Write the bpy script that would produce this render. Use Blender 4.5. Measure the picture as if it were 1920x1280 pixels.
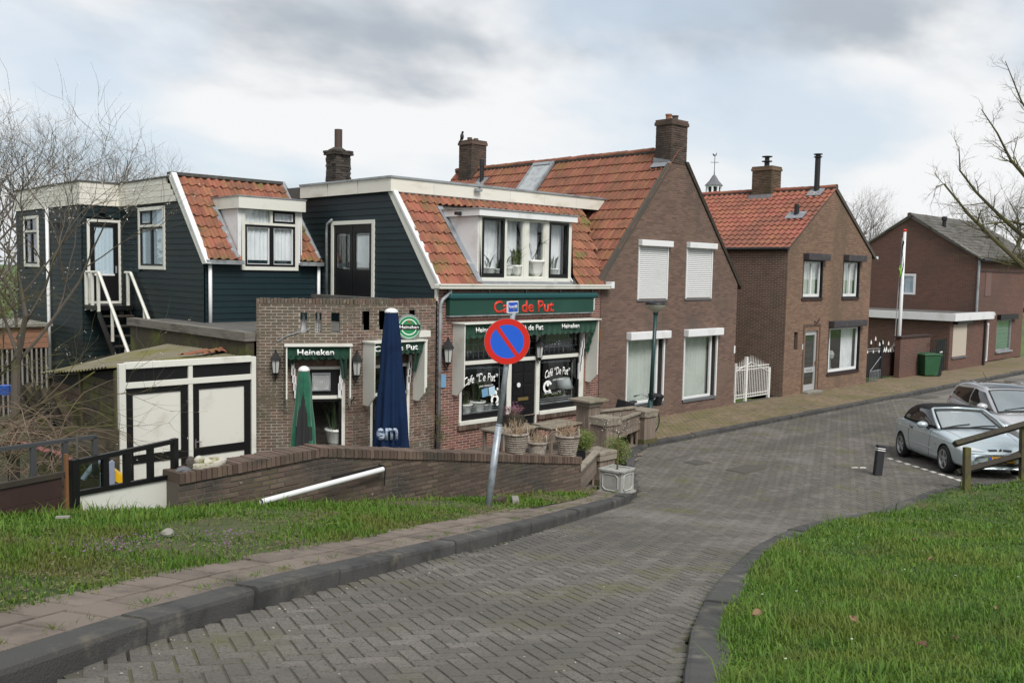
import bpy,bmesh,math,random
import numpy as np
from mathutils import Vector,Matrix
for o in list(bpy.data.objects): bpy.data.objects.remove(o)
scene = bpy.context.scene
col = scene.collection
R = math.radians
rnd = random.Random(7)
# ------------------------------------------------------------------ camera
FPX,PITCH,ROLL,AZ = 1700.0,R(4.42),R(1.079),R(45.88)
CAM = np.array([-18.518,-16.003,4.3])
_cp,_sp,_cr,_sr = math.cos(PITCH),math.sin(PITCH),math.cos(ROLL),math.sin(ROLL)
_W = np.array([[_cr,-_sr,0],[_sr,_cr,0],[0,0,1]]) @ np.array([[1,0,0],[0,-_sp,-_cp],[0,_cp,-_sp]])
_A = np.array([[math.sin(AZ),math.cos(AZ),0],[-math.cos(AZ),math.sin(AZ),0],[0,0,1]])
_C = _W @ _A.T
cd = bpy.data.cameras.new('camera'); cam = bpy.data.objects.new('camera',cd); col.objects.link(cam)
cd.sensor_width = 36; cd.lens = 36 * FPX / 1920; cd.clip_start = 0.1; cd.clip_end = 3000
mw = Matrix.Identity(4)
for i in range(3):
    mw[i][0] = _C[0][i]; mw[i][1] = -_C[1][i]; mw[i][2] = -_C[2][i]; mw[i][3] = CAM[i]
cam.matrix_world = mw
scene.camera = cam
# ------------------------------------------------------------------ sky and sun
world = bpy.data.worlds.new('World'); scene.world = world; world.use_nodes = True
SUN_EL,SUN_AZ = R(48),R(200)
def build_sky():
    nt = world.node_tree; nt.nodes.clear(); N = nt.nodes.new; L = nt.links.new
    out = N('ShaderNodeOutputWorld'); bg = N('ShaderNodeBackground'); L(bg.outputs[0],out.inputs[0])
    sky = N('ShaderNodeTexSky'); sky.sky_type = 'NISHITA'; sky.sun_disc = False
    sky.sun_elevation = SUN_EL; sky.sun_rotation = SUN_AZ; sky.air_density = 1; sky.dust_density = 1.5
    tc = N('ShaderNodeTexCoord')

    sep = N('ShaderNodeSeparateXYZ'); L(tc.outputs['Generated'],sep.inputs[0])
    zc = N('ShaderNodeMath'); zc.operation = 'MAXIMUM'; L(sep.outputs[2],zc.inputs[0]); zc.inputs[1].default_value = 0.0
    za = N('ShaderNodeMath'); za.operation = 'ADD'; L(zc.outputs[0],za.inputs[0]); za.inputs[1].default_value = 0.30
    dx = N('ShaderNodeMath'); dx.operation = 'DIVIDE'; L(sep.outputs[0],dx.inputs[0]); L(za.outputs[0],dx.inputs[1])
    dy = N('ShaderNodeMath'); dy.operation = 'DIVIDE'; L(sep.outputs[1],dy.inputs[0]); L(za.outputs[0],dy.inputs[1])
    cb = N('ShaderNodeCombineXYZ'); L(dx.outputs[0],cb.inputs[0]); L(dy.outputs[0],cb.inputs[1]); cb.inputs[2].default_value = 3.1
    mp = N('ShaderNodeMapping'); L(cb.outputs[0],mp.inputs[0]); mp.inputs['Location'].default_value = SKY_OFF; mp.inputs['Rotation'].default_value = (0,0,R(44))
    mp.inputs['Scale'].default_value = (0.75,1.0,1)
    def noise(scale,det,rough,dist):
        n = N('ShaderNodeTexNoise'); n.inputs['Scale'].default_value = scale; n.inputs['Detail'].default_value = det
        n.inputs['Roughness'].default_value = rough; n.inputs['Distortion'].default_value = dist; L(mp.outputs[0],n.inputs['Vector']); return n
    def ramp(src,p0,p1,c0,c1):
        r = N('ShaderNodeValToRGB'); r.color_ramp.interpolation = 'EASE'; r.color_ramp.elements[0].position = p0; r.color_ramp.elements[1].position = p1
        r.color_ramp.elements[0].color = (*c0,1); r.color_ramp.elements[1].color = (*c1,1); L(src,r.inputs[0]); return r
    def mix(f,a,b):
        m = N('ShaderNodeMix'); m.data_type = 'RGBA'
        if isinstance(f,float): m.inputs[0].default_value = f
        else: L(f,m.inputs[0])
        L(a,m.inputs[6]); L(b,m.inputs[7]); return m.outputs[2]
    sc = N('ShaderNodeMix'); sc.data_type = 'RGBA'; sc.blend_type = 'MULTIPLY'; sc.inputs[0].default_value = 1
    L(sky.outputs[0],sc.inputs[6]); sc.inputs[7].default_value = (0.09,0.09,0.09,1)
    n1 = noise(1.5,6,0.48,0.1); n2 = noise(1.25,6,0.5,0.15)
    cloud = ramp(n2.outputs[0],0.37,0.51,(0.265,0.295,0.33),(0.54,0.545,0.55))
    mask = ramp(n1.outputs[0],0.36,0.54,(0.25,) * 3,(1,) * 3)
    thin = N('ShaderNodeMix'); thin.data_type = 'RGBA'; thin.inputs[0].default_value = 0.72
    L(sc.outputs[2],thin.inputs[6]); thin.inputs[7].default_value = (0.385,0.44,0.49,1)
    c = mix(mask.outputs[0],thin.outputs[2],cloud.outputs[0])
    L(c,bg.inputs[0]); bg.inputs[1].default_value = 1.0
SKY_OFF = (8.5,6.3,0)
build_sky()
sd = bpy.data.lights.new('sun','SUN'); sd.energy = 2.2; sd.angle = R(26); sd.color = (1,0.96,0.9)
sun = bpy.data.objects.new('sun',sd); col.objects.link(sun)
sdir = Vector((math.sin(SUN_AZ) * math.cos(SUN_EL),math.cos(SUN_AZ) * math.cos(SUN_EL),math.sin(SUN_EL)))
sun.rotation_euler = sdir.to_track_quat('Z','Y').to_euler(); sun.location = (0,-20,30)
vs = scene.view_settings; vs.view_transform = 'Standard'; vs.look = 'None'; vs.exposure = 0.78; vs.gamma = 1
scene.render.resolution_x = 1024; scene.render.resolution_y = 682
# ------------------------------------------------------------------ pixels to points
def ray(px,py): return _C.T @ np.array([(px - 960) / FPX,(py - 640) / FPX,1.0])
def Yp(px,py,y):
    d = ray(px,py); p = CAM + d * ((y - CAM[1]) / d[1]); return float(p[0]),float(p[2])
def Xp(px,py,x):
    d = ray(px,py); p = CAM + d * ((x - CAM[0]) / d[0]); return float(p[1]),float(p[2])
def Zp(px,py,z):
    d = ray(px,py); p = CAM + d * ((z - CAM[2]) / d[2]); return float(p[0]),float(p[1])
def dist(p): return float(np.linalg.norm(np.array(p) - CAM))
def G(x,y):
    t = (x - CAM[0]) * 0.899 + (y - CAM[1]) * 0.438
    s = 2.95 - 0.17 * t
    return 0.5 * (s + np.sqrt(s * s + 0.02)) - 0.0
def Gp(px,py,dz=0.0):
    d = ray(px,py); lo,hi = 1.0,80.0
    for _ in range(50):
        m = (lo + hi) / 2; p = CAM + d * m
        if p[2] > G(p[0],p[1]) + dz: lo = m
        else: hi = m
    return float(p[0]),float(p[1])
# ------------------------------------------------------------------ mesh helpers
def origin_of(o):
    v = Vector((0,0,0))
    while o is not None: v = v + o.location; o = o.parent
    return v
def link(o,parent=None):
    col.objects.link(o)
    if parent is not None: o.parent = parent
    return o
def tag(o,label,cat,group=None):
    o['label'] = label; o['category'] = cat
    if group: o['group'] = group
    return o
def thing(name,loc,label,cat,group=None):
    o = bpy.data.objects.new(name,None); o.empty_display_size = 0.2; o.location = loc; link(o); return tag(o,label,cat,group)
def frame(org,ax,nx):
    m = Matrix.Identity(4); ax = Vector(ax).normalized(); nx = Vector(nx).normalized()
    for i in range(3): m[i][0] = ax[i]; m[i][1] = nx[i]; m[i][2] = (0,0,1)[i]; m[i][3] = org[i]
    return m
FRONT = frame((0,0,0),(1,0,0),(0,-1,0))
class MB:
    def __init__(s,M=None): s.v = []; s.f = []; s.M = M or Matrix.Identity(4); s.mi = []; s.cur = 0
    def at(s,M): s.M = M; return s
    def pv(s,p):
        s.v.append(tuple(s.M @ Vector(p))); return len(s.v) - 1
    def face(s,idx):
        if s.M.determinant() < 0: idx = idx[::-1]
        s.f.append(tuple(idx)); s.mi.append(s.cur)
    def poly(s,pts): s.face([s.pv(p) for p in pts]); return s
    def box(s,a0,a1,o0,o1,z0,z1,c=0.0):
        a0,a1 = min(a0,a1),max(a0,a1); o0,o1 = min(o0,o1),max(o0,o1); z0,z1 = min(z0,z1),max(z0,z1)
        i = [s.pv(p) for p in ((a0,o0,z0),(a1,o0,z0),(a1,o1,z0),(a0,o1,z0),(a0 + c,o0 + c,z1),(a1 - c,o0 + c,z1),(a1 - c,o1 - c,z1),(a0 + c,o1 - c,z1))]
        for q in ((3,2,1,0),(4,5,6,7),(0,1,5,4),(1,2,6,5),(2,3,7,6),(3,0,4,7)): s.face([i[k] for k in q])
        return s
    def prism(s,pts,o0,o1):
        n = len(pts); A = [s.pv((p[0],o0,p[1])) for p in pts]; B = [s.pv((p[0],o1,p[1])) for p in pts]
        s.face(A); s.face(B[::-1])
        for k in range(n): s.face([A[k],B[k],B[(k + 1) % n],A[(k + 1) % n]])
        return s
    def slab(s,pts,z0,z1):
        f0 = z0 if callable(z0) else (lambda x,y: z0); f1 = z1 if callable(z1) else (lambda x,y: z1)
        n = len(pts); A = [s.pv((p[0],p[1],f0(*p[:2]))) for p in pts]; B = [s.pv((p[0],p[1],f1(*p[:2]))) for p in pts]
        s.face(A[::-1]); s.face(B)
        for k in range(n): s.face([A[k],A[(k + 1) % n],B[(k + 1) % n],B[k]])
        return s
    def tube(s,pts,rad,n=8,cap=True):
        pts = [Vector(p) for p in pts]; m = len(pts); rr = rad if isinstance(rad,(list,tuple)) else [rad] * m
        rings = []; prev = None
        for i,p in enumerate(pts):
            d = (pts[min(i + 1,m - 1)] - pts[max(i - 1,0)])
            d = d.normalized() if d.length > 1e-9 else Vector((0,0,1))
            u = Vector((0,0,1)) if abs(d.z) < 0.9 else Vector((1,0,0))
            if prev is not None: u = prev
            x = (u - d * u.dot(d))
            if x.length < 1e-6: x = d.orthogonal()
            x.normalize(); y = d.cross(x); prev = x
            rings.append([s.pv(p + (x * math.cos(2 * math.pi * k / n) + y * math.sin(2 * math.pi * k / n)) * rr[i]) for k in range(n)])
        for i in range(m - 1):
            for k in range(n): s.face([rings[i][k],rings[i][(k + 1) % n],rings[i + 1][(k + 1) % n],rings[i + 1][k]])
        if cap: s.face(rings[0][::-1]); s.face(rings[-1])
        return s
    def lathe(s,prof,c=(0,0,0),n=16,sx=1,sy=1,fn=None,cap=True):
        rings = []
        for r,z in prof:
            ring = []
            for k in range(n):
                a = 2 * math.pi * k / n; q = r * (fn(a,z) if fn else 1)
                ring.append(s.pv((c[0] + q * math.cos(a) * sx,c[1] + q * math.sin(a) * sy,c[2] + z)))
            rings.append(ring)
        for i in range(len(rings) - 1):
            for k in range(n): s.face([rings[i][k],rings[i][(k + 1) % n],rings[i + 1][(k + 1) % n],rings[i + 1][k]])
        if cap and prof[0][0] > 1e-4: s.face(rings[0][::-1])
        if cap and prof[-1][0] > 1e-4: s.face(rings[-1])
        return s
    def ball(s,c,r,n=10,m=6):
        r = (r,r,r) if isinstance(r,(int,float)) else r
        rings = []
        for i in range(m + 1):
            th = math.pi * i / m
            rings.append([s.pv((c[0] + r[0] * math.sin(th) * math.cos(2 * math.pi * k / n),c[1] + r[1] * math.sin(th) * math.sin(2 * math.pi * k / n),c[2] - r[2] * math.cos(th))) for k in range(n)])
        for i in range(m):
            for k in range(n): s.face([rings[i][k],rings[i][(k + 1) % n],rings[i + 1][(k + 1) % n],rings[i + 1][k]])
        return s
    def grid(s,fn,nu,nv):
        idx = [[s.pv(fn(i / nu,j / nv)) for j in range(nv + 1)] for i in range(nu + 1)]
        for i in range(nu):
            for j in range(nv): s.face([idx[i][j],idx[i + 1][j],idx[i + 1][j + 1],idx[i][j + 1]])
        return s
    def mesh(s,name,mats,off=Vector((0,0,0)),smooth=False):
        me = bpy.data.meshes.new(name)
        me.from_pydata([(p[0] - off[0],p[1] - off[1],p[2] - off[2]) for p in s.v],[],s.f)
        for m in (mats if isinstance(mats,(list,tuple)) else [mats]): me.materials.append(m)
        if any(s.mi): me.polygons.foreach_set('material_index',s.mi)
        if smooth: me.polygons.foreach_set('use_smooth',[True] * len(me.polygons))
        me.update(); return me
    def done(s,name,mat,parent=None,smooth=False,bevel=0,sub=0,loc=None,auto=None):
        off = origin_of(parent) if parent is not None else Vector(loc or (0,0,0))
        o = bpy.data.objects.new(name,s.mesh(name,mat,off,smooth))
        if parent is None and loc: o.location = loc
        link(o,parent)
        if bevel:
            b = o.modifiers.new('bevel','BEVEL'); b.width = bevel; b.segments = 2; b.limit_method = 'ANGLE'; b.angle_limit = R(40)
        if sub:
            b = o.modifiers.new('sub','SUBSURF'); b.levels = sub; b.render_levels = sub
        return o
def placed(name,mesh,M,parent):
    o = bpy.data.objects.new(name,mesh); off = origin_of(parent) if parent is not None else Vector((0,0,0))
    o.matrix_world = Matrix.Translation(-off) @ M; link(o,parent); return o
def structure(o): o['kind'] = 'structure'; return o
def stuff(o): o['kind'] = 'stuff'; return o
# ------------------------------------------------------------------ materials
MAT = {}
def mat(name,c,rough=0.7,layers=(),rv=0.0,bump=None,metal=0.0,spec=0.4,coat=0.0,hue=0.0,extra=None,sheen=0):
    """c base colour; layers: (colour, noise scale, lo, hi[, stretch(x,y,z)]) blotches; rv: brightness change from piece to piece; bump: (scale, strength)"""
    m = bpy.data.materials.new(name); m.use_nodes = True; MAT[name] = m
    nt = m.node_tree; N = nt.nodes.new; L = nt.links.new; b = nt.nodes['Principled BSDF']
    b.inputs['Roughness'].default_value = rough; b.inputs['Metallic'].default_value = metal; b.inputs['Specular IOR Level'].default_value = spec
    b.inputs['Coat Weight'].default_value = coat
    if coat: b.inputs['Coat Roughness'].default_value = 0.06
    if sheen: b.inputs['Sheen Weight'].default_value = sheen
    geo = N('ShaderNodeNewGeometry')
    rgb = N('ShaderNodeRGB'); rgb.outputs[0].default_value = (*c,1); cur = rgb.outputs[0]
    if rv or hue:
        oi = N('ShaderNodeObjectInfo'); ad = N('ShaderNodeMath'); ad.operation = 'ADD'
        L(geo.outputs['Random Per Island'],ad.inputs[0]); L(oi.outputs['Random'],ad.inputs[1])
        fr = N('ShaderNodeMath'); fr.operation = 'FRACT'; L(ad.outputs[0],fr.inputs[0])
        hs = N('ShaderNodeHueSaturation'); L(cur,hs.inputs['Color'])
        mr = N('ShaderNodeMapRange'); L(fr.outputs[0],mr.inputs[0]); mr.inputs[3].default_value = 1 - rv; mr.inputs[4].default_value = 1 + rv; L(mr.outputs[0],hs.inputs['Value'])
        if hue:
            m7 = N('ShaderNodeMath'); m7.operation = 'MULTIPLY'; L(fr.outputs[0],m7.inputs[0]); m7.inputs[1].default_value = 7.31
            f7 = N('ShaderNodeMath'); f7.operation = 'FRACT'; L(m7.outputs[0],f7.inputs[0])
            mh = N('ShaderNodeMapRange'); L(f7.outputs[0],mh.inputs[0]); mh.inputs[3].default_value = 0.5 - hue; mh.inputs[4].default_value = 0.5 + hue; L(mh.outputs[0],hs.inputs['Hue'])
        cur = hs.outputs[0]
    for ly in layers:
        n = N('ShaderNodeTexNoise'); n.inputs['Scale'].default_value = ly[1]; n.inputs['Detail'].default_value = 5; n.inputs['Roughness'].default_value = 0.62
        if len(ly) > 4:
            mp = N('ShaderNodeMapping'); mp.inputs['Scale'].default_value = ly[4]; L(geo.outputs['Position'],mp.inputs[0]); L(mp.outputs[0],n.inputs['Vector'])
        else: L(geo.outputs['Position'],n.inputs['Vector'])
        mr = N('ShaderNodeMapRange'); mr.interpolation_type = 'SMOOTHSTEP'; L(n.outputs[0],mr.inputs[0]); mr.inputs[1].default_value = ly[2]; mr.inputs[2].default_value = ly[3]
        mx = N('ShaderNodeMix'); mx.data_type = 'RGBA'; L(mr.outputs[0],mx.inputs[0]); L(cur,mx.inputs[6]); mx.inputs[7].default_value = (*ly[0],1); cur = mx.outputs[2]
    L(cur,b.inputs['Base Color'])
    if bump:
        n = N('ShaderNodeTexNoise'); n.inputs['Scale'].default_value = bump[0]; n.inputs['Detail'].default_value = 4; L(geo.outputs['Position'],n.inputs['Vector'])
        bp = N('ShaderNodeBump'); bp.inputs['Strength'].default_value = bump[1]; bp.inputs['Distance'].default_value = 0.01; L(n.outputs[0],bp.inputs['Height']); L(bp.outputs[0],b.inputs['Normal'])
    return m
def glass_mat(name,tint=(0.9,0.95,0.95),ior=1.5,add=0.0):
    m = bpy.data.materials.new(name); m.use_nodes = True; MAT[name] = m; nt = m.node_tree; nt.nodes.clear(); N = nt.nodes.new; L = nt.links.new
    out = N('ShaderNodeOutputMaterial'); tr = N('ShaderNodeBsdfTransparent'); tr.inputs[0].default_value = (*tint,1)
    gl = N('ShaderNodeBsdfGlossy'); gl.inputs['Roughness'].default_value = 0.015; gl.inputs[0].default_value = (1,1,1,1)
    lw = N('ShaderNodeLayerWeight'); lw.inputs[0].default_value = 0.5
    pw = N('ShaderNodeMath'); pw.operation = 'POWER'; pw.inputs[1].default_value = 4.0; L(lw.outputs['Facing'],pw.inputs[0])
    ad = N('ShaderNodeMath'); ad.operation = 'MULTIPLY_ADD'; ad.inputs[1].default_value = 0.9; ad.inputs[2].default_value = 0.045 + add; ad.use_clamp = True; L(pw.outputs[0],ad.inputs[0])
    mx = N('ShaderNodeMixShader'); L(ad.outputs[0],mx.inputs[0]); L(tr.outputs[0],mx.inputs[1]); L(gl.outputs[0],mx.inputs[2]); L(mx.outputs[0],out.inputs[0])
    return m
MOSS = (0.075,0.085,0.018)
brick_cafe = mat('brick_cafe',(0.155,0.062,0.048),0.85,[((0.07,0.035,0.03),3.0,0.55,0.75)],0.35,(90,0.3),hue=0.012)
mortar_cafe = mat('mortar_cafe',(0.36,0.31,0.27),0.95,[((0.18,0.15,0.13),1.5,0.5,0.75)])
brick_annex = mat('brick_annex',(0.125,0.075,0.058),0.9,[((0.095,0.082,0.06),0.8,0.45,0.62),((0.23,0.215,0.18),9,0.56,0.71),((0.07,0.068,0.045),2.2,0.55,0.70),((0.30,0.21,0.02),3.5,0.66,0.74)],0.35,(60,0.4),hue=0.012)
mortar_annex = mat('mortar_annex',(0.30,0.265,0.225),0.95,[((0.13,0.115,0.085),1.0,0.48,0.68)])
brick_brown = mat('brick_brown',(0.142,0.086,0.066),0.88,[((0.078,0.058,0.048),0.7,0.48,0.7,(1,1,0.35)),((0.15,0.10,0.075),0.5,0.55,0.75)],0.26,(90,0.3),hue=0.01)
mortar_brown = mat('mortar_brown',(0.155,0.125,0.105),0.95)
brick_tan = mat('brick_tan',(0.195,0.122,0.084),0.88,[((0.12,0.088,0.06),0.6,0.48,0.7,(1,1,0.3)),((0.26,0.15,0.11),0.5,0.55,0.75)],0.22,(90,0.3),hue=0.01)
mortar_tan = mat('mortar_tan',(0.135,0.10,0.075),0.95)
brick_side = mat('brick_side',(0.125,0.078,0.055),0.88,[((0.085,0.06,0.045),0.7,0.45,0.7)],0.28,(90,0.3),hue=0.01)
brick_dike = mat('brick_dike',(0.098,0.070,0.054),0.92,[((0.042,0.037,0.033),0.75,0.42,0.62),((0.085,0.08,0.03),1.4,0.58,0.75),((0.22,0.2,0.17),14,0.66,0.74)],0.3,(60,0.5),hue=0.015)
mortar_dike = mat('mortar_dike',(0.088,0.077,0.062),0.95,[((0.05,0.05,0.04),0.8,0.42,0.65)])
brick_coping = mat('brick_coping',(0.095,0.066,0.050),0.9,[((0.05,0.045,0.035),2.0,0.5,0.7),((0.16,0.14,0.04),3,0.66,0.78)],0.35,(60,0.5),hue=0.012)
brick_far = mat('brick_far',(0.125,0.06,0.045),0.9,[((0.09,0.05,0.04),0.6,0.4,0.7)],0.18)
chimney_brick = mat('chimney_brick',(0.085,0.058,0.045),0.9,[((0.035,0.03,0.026),1.2,0.45,0.7)],0.35,(60,0.4),hue=0.01)
chimney_stone = mat('chimney_stone',(0.05,0.042,0.036),0.9,(),0.5,(40,0.6))
mortar_dark = mat('mortar_dark',(0.07,0.062,0.053),0.95)
tile_red = mat('tile_red',(0.235,0.092,0.054),0.8,[((0.14,0.066,0.042),1.6,0.46,0.70),((0.13,0.115,0.035),1.2,0.52,0.68),((0.09,0.075,0.035),3.2,0.60,0.74),((0.05,0.045,0.035),6,0.66,0.78)],0.22,(50,0.3),hue=0.012)
tile_brown = mat('tile_brown',(0.205,0.083,0.049),0.85,[((0.14,0.062,0.04),2.0,0.45,0.7),((0.16,0.10,0.025),0.55,0.58,0.74),((0.05,0.038,0.03),7,0.60,0.74)],0.17,(50,0.4),hue=0.012)
tile_orange = mat('tile_orange',(0.235,0.084,0.054),0.75,[((0.16,0.066,0.045),0.8,0.45,0.7)],0.15,(50,0.3),hue=0.01)
tile_grey = mat('tile_grey',(0.105,0.10,0.092),0.85,[((0.06,0.058,0.05),2,0.45,0.7)],0.25,(50,0.3))
tile_moss = mat('tile_moss',(0.12,0.12,0.025),0.95,[((0.06,0.05,0.03),4,0.5,0.7)],0.2)
siding = mat('siding',(0.0030,0.0150,0.0205),0.5,[((0.005,0.0185,0.0235),1.1,0.45,0.7,(0.5,0.5,3))],0.10,(30,0.1),spec=0.35)
siding_green = mat('siding_green',(0.0040,0.0138,0.0160),0.55,[((0.0105,0.0155,0.0145),0.9,0.45,0.7,(0.5,0.5,3))],0.10,(30,0.1),spec=0.3)
cream = mat('cream_paint',(0.60,0.60,0.55),0.55,[((0.46,0.45,0.39),1.6,0.52,0.75),((0.22,0.21,0.16),8,0.69,0.8)],0.03,(40,0.06))
cream_clad = mat('cream_cladding',(0.63,0.61,0.55),0.55,[((0.50,0.47,0.39),1.2,0.5,0.75,(1,1,3))],0.04)
white = mat('white_paint',(0.66,0.67,0.68),0.45,[((0.50,0.50,0.49),1.5,0.5,0.78),((0.34,0.34,0.31),7,0.69,0.82)],0.02)
white_clean = mat('white_pvc',(0.62,0.63,0.635),0.35,[((0.55,0.55,0.53),2,0.52,0.8)])
black_paint = mat('black_paint',(0.0055,0.0055,0.0065),0.4,(),0.05,spec=0.4)
zinc = mat('zinc',(0.30,0.32,0.34),0.5,[((0.17,0.18,0.18),3,0.45,0.7)],0.05,metal=0.35)
galva = mat('galvanised',(0.30,0.335,0.37),0.45,[((0.21,0.235,0.26),12,0.45,0.65)],metal=0.4)
lead = mat('lead',(0.20,0.215,0.235),0.6,[((0.32,0.33,0.34),5,0.5,0.7)],metal=0.1)
roofing = mat('roofing',(0.085,0.083,0.078),0.9,[((0.13,0.125,0.11),3,0.5,0.7)],0,(40,0.4))
glass = glass_mat('window_glass',(0.95,0.965,0.96)); glass_dark = glass_mat('window_glass_dark',(0.55,0.6,0.6))
car_glass = glass_mat('car_glass',(0.35,0.42,0.42),1.5,0.05)
windscreen = glass_mat('windscreen_glass',(0.55,0.62,0.62),1.5,0.22)
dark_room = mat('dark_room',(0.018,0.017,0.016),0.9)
curtain = mat('curtain',(0.78,0.79,0.83),0.9,[((0.66,0.67,0.72),1.5,0.45,0.7)])
curtain_blue = mat('curtain_blue',(0.55,0.64,0.74),0.9)
net_curtain = mat('net_curtain',(0.50,0.53,0.50),0.95,[((0.40,0.43,0.41),1.2,0.45,0.7)])
lace = mat('lace',(0.10,0.10,0.10),0.95)
green_sign = mat('green_sign',(0.010,0.048,0.034),0.5,[((0.014,0.058,0.042),1.2,0.45,0.7)])
green_teal = mat('teal_cassette',(0.010,0.065,0.068),0.4)
green_cloth = mat('green_cloth',(0.008,0.055,0.032),0.85,[((0.004,0.032,0.02),3,0.45,0.7)],sheen=0.2)
green_bright = mat('green_parasol_cloth',(0.010,0.105,0.058),0.85,[((0.006,0.07,0.04),3,0.45,0.7)],sheen=0.2)
black_cloth = mat('black_cloth',(0.018,0.02,0.02),0.9)
blue_cloth = mat('blue_cloth',(0.0065,0.019,0.056),0.85,[((0.004,0.012,0.038),2.5,0.45,0.7)],spec=0.15)
red_letter = mat('red_letter',(0.50,0.028,0.012),0.45)
white_letter = mat('white_letter',(0.78,0.79,0.78),0.6)
sign_red = mat('sign_red',(0.50,0.016,0.008),0.4); sign_blue = mat('sign_blue',(0.012,0.09,0.52),0.4)
plate_blue = mat('plate_blue',(0.02,0.075,0.42),0.4); plate_pale = mat('plate_pale',(0.14,0.29,0.45),0.5)
wood = mat('weathered_wood',(0.185,0.145,0.115),0.9,[((0.11,0.09,0.072),3,0.45,0.7,(4,4,0.35)),((0.27,0.235,0.20),5,0.55,0.75,(4,4,0.3)),((0.12,0.115,0.04),1.2,0.62,0.76)],0.15,(30,0.3))
wood_top = mat('weathered_cap',(0.215,0.188,0.15),0.92,[((0.12,0.11,0.08),5,0.48,0.7),((0.15,0.145,0.06),2,0.58,0.74)],0.12,(30,0.3))
wood_dark = mat('dark_rail_wood',(0.034,0.028,0.021),0.9,[((0.05,0.047,0.022),3,0.5,0.68),((0.02,0.017,0.014),6,0.5,0.7)],0.12,(30,0.4))
wood_post = mat('green_post_wood',(0.075,0.064,0.032),0.9,[((0.09,0.092,0.024),2.5,0.48,0.66),((0.045,0.04,0.028),6,0.55,0.72)],0.1,(30,0.4))
mossy_board = mat('mossy_board',(0.055,0.045,0.028),0.95,[((0.07,0.075,0.014),1.6,0.48,0.66),((0.028,0.024,0.018),5,0.5,0.7)],0.25,(30,0.4))
maroon = mat('maroon_board',(0.032,0.016,0.014),0.6,[((0.045,0.024,0.02),2,0.5,0.7)],0.06)
orange_board = mat('cedar_board',(0.27,0.135,0.085),0.8,[((0.19,0.10,0.07),2,0.45,0.7,(0.4,0.4,4))],0.15)
fibre = mat('fibre_cement',(0.15,0.135,0.095),0.95,[((0.125,0.12,0.035),0.9,0.45,0.65),((0.055,0.045,0.03),5,0.58,0.72)],0.1,(40,0.4))
steel_white = mat('white_iron',(0.66,0.66,0.63),0.5,[((0.45,0.44,0.4),6,0.55,0.75)])
iron_black = mat('black_iron',(0.014,0.014,0.015),0.5)
post_green = mat('lamp_green',(0.012,0.042,0.042),0.4)
opal = mat('opal_lamp',(0.42,0.41,0.33),0.3)
lamp_glass = mat('lantern_glass',(0.42,0.43,0.42),0.25)
plastic_black = mat('black_plastic',(0.012,0.012,0.014),0.45)
bin_green = mat('bin_green',(0.022,0.085,0.038),0.45,[((0.03,0.10,0.05),2,0.5,0.7)])
rubber = mat('rubber',(0.014,0.014,0.014),0.85)
paint_blue = mat('car_paint_blue',(0.44,0.51,0.54),0.26,[((0.425,0.495,0.525),60,0.45,0.6)],metal=0.4,coat=0.7)
paint_grey = mat('car_paint_grey',(0.50,0.50,0.515),0.26,[((0.485,0.485,0.50),60,0.45,0.6)],metal=0.35,coat=0.7)
chrome = mat('chrome',(0.62,0.63,0.64),0.15,metal=1.0); alloy = mat('alloy',(0.42,0.43,0.44),0.35,metal=0.8)
soft_top = mat('soft_top',(0.012,0.012,0.013),0.8,spec=0.2)
lens_clear = mat('lamp_lens',(0.50,0.53,0.54),0.1,spec=0.8,coat=0.8); lens_red = mat('lamp_red',(0.28,0.008,0.006),0.15,coat=0.6); lens_amber = mat('lamp_amber',(0.5,0.14,0.01),0.2)
plate_yellow = mat('plate_yellow',(0.62,0.31,0.012),0.5)
kerb_mat = mat('kerb_concrete',(0.058,0.057,0.055),0.88,[((0.030,0.030,0.030),3,0.45,0.7),((0.10,0.092,0.07),5,0.54,0.72),((0.15,0.14,0.12),2.4,0.60,0.78),((0.26,0.25,0.23),34,0.76,0.79)],0.16,(80,0.6))
slab_mat = mat('paving_slab',(0.165,0.135,0.112),0.92,[((0.085,0.072,0.06),2.2,0.45,0.7),((0.16,0.13,0.035),2.6,0.66,0.78),((0.30,0.28,0.25),30,0.77,0.79)],0.14,(110,0.7))
clinker = mat('road_clinker',(0.137,0.126,0.112),0.9,[((0.092,0.087,0.072),0.6,0.42,0.68),((0.062,0.058,0.054),60,0.5,0.64),((0.21,0.20,0.185),90,0.6,0.7),((0.105,0.103,0.056),1.1,0.52,0.72),((0.165,0.152,0.138),0.33,0.5,0.68),((0.088,0.083,0.074),0.9,0.50,0.68,(0.14,1.0,1.0))],0.22,(140,0.7),hue=0.012)
joint_sand = mat('joint_sand',(0.074,0.070,0.055),1.0,[((0.085,0.088,0.04),1.3,0.5,0.7)],0,(60,0.5))
clinker_yellow = mat('pavement_clinker',(0.175,0.135,0.085),0.92,[((0.13,0.115,0.052),0.7,0.42,0.66),((0.10,0.08,0.06),4,0.52,0.7)],0.16,(120,0.5),hue=0.01)
white_stone = mat('white_marking',(0.58,0.57,0.53),0.85,[((0.32,0.31,0.28),8,0.5,0.72)])
concrete = mat('concrete',(0.22,0.215,0.19),0.92,[((0.13,0.13,0.09),2,0.48,0.7)],0.06,(60,0.4))
planter_lead = mat('planter_lead',(0.285,0.285,0.265),0.7,[((0.20,0.20,0.18),5,0.45,0.7)],0,(60,0.2))
wicker = mat('wicker',(0.27,0.235,0.20),0.9,[((0.15,0.125,0.105),14,0.45,0.65)],0.25)
terracotta = mat('terracotta',(0.28,0.12,0.075),0.85,[((0.18,0.09,0.06),5,0.5,0.7)])
china = mat('china_white',(0.70,0.70,0.68),0.3)
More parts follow.
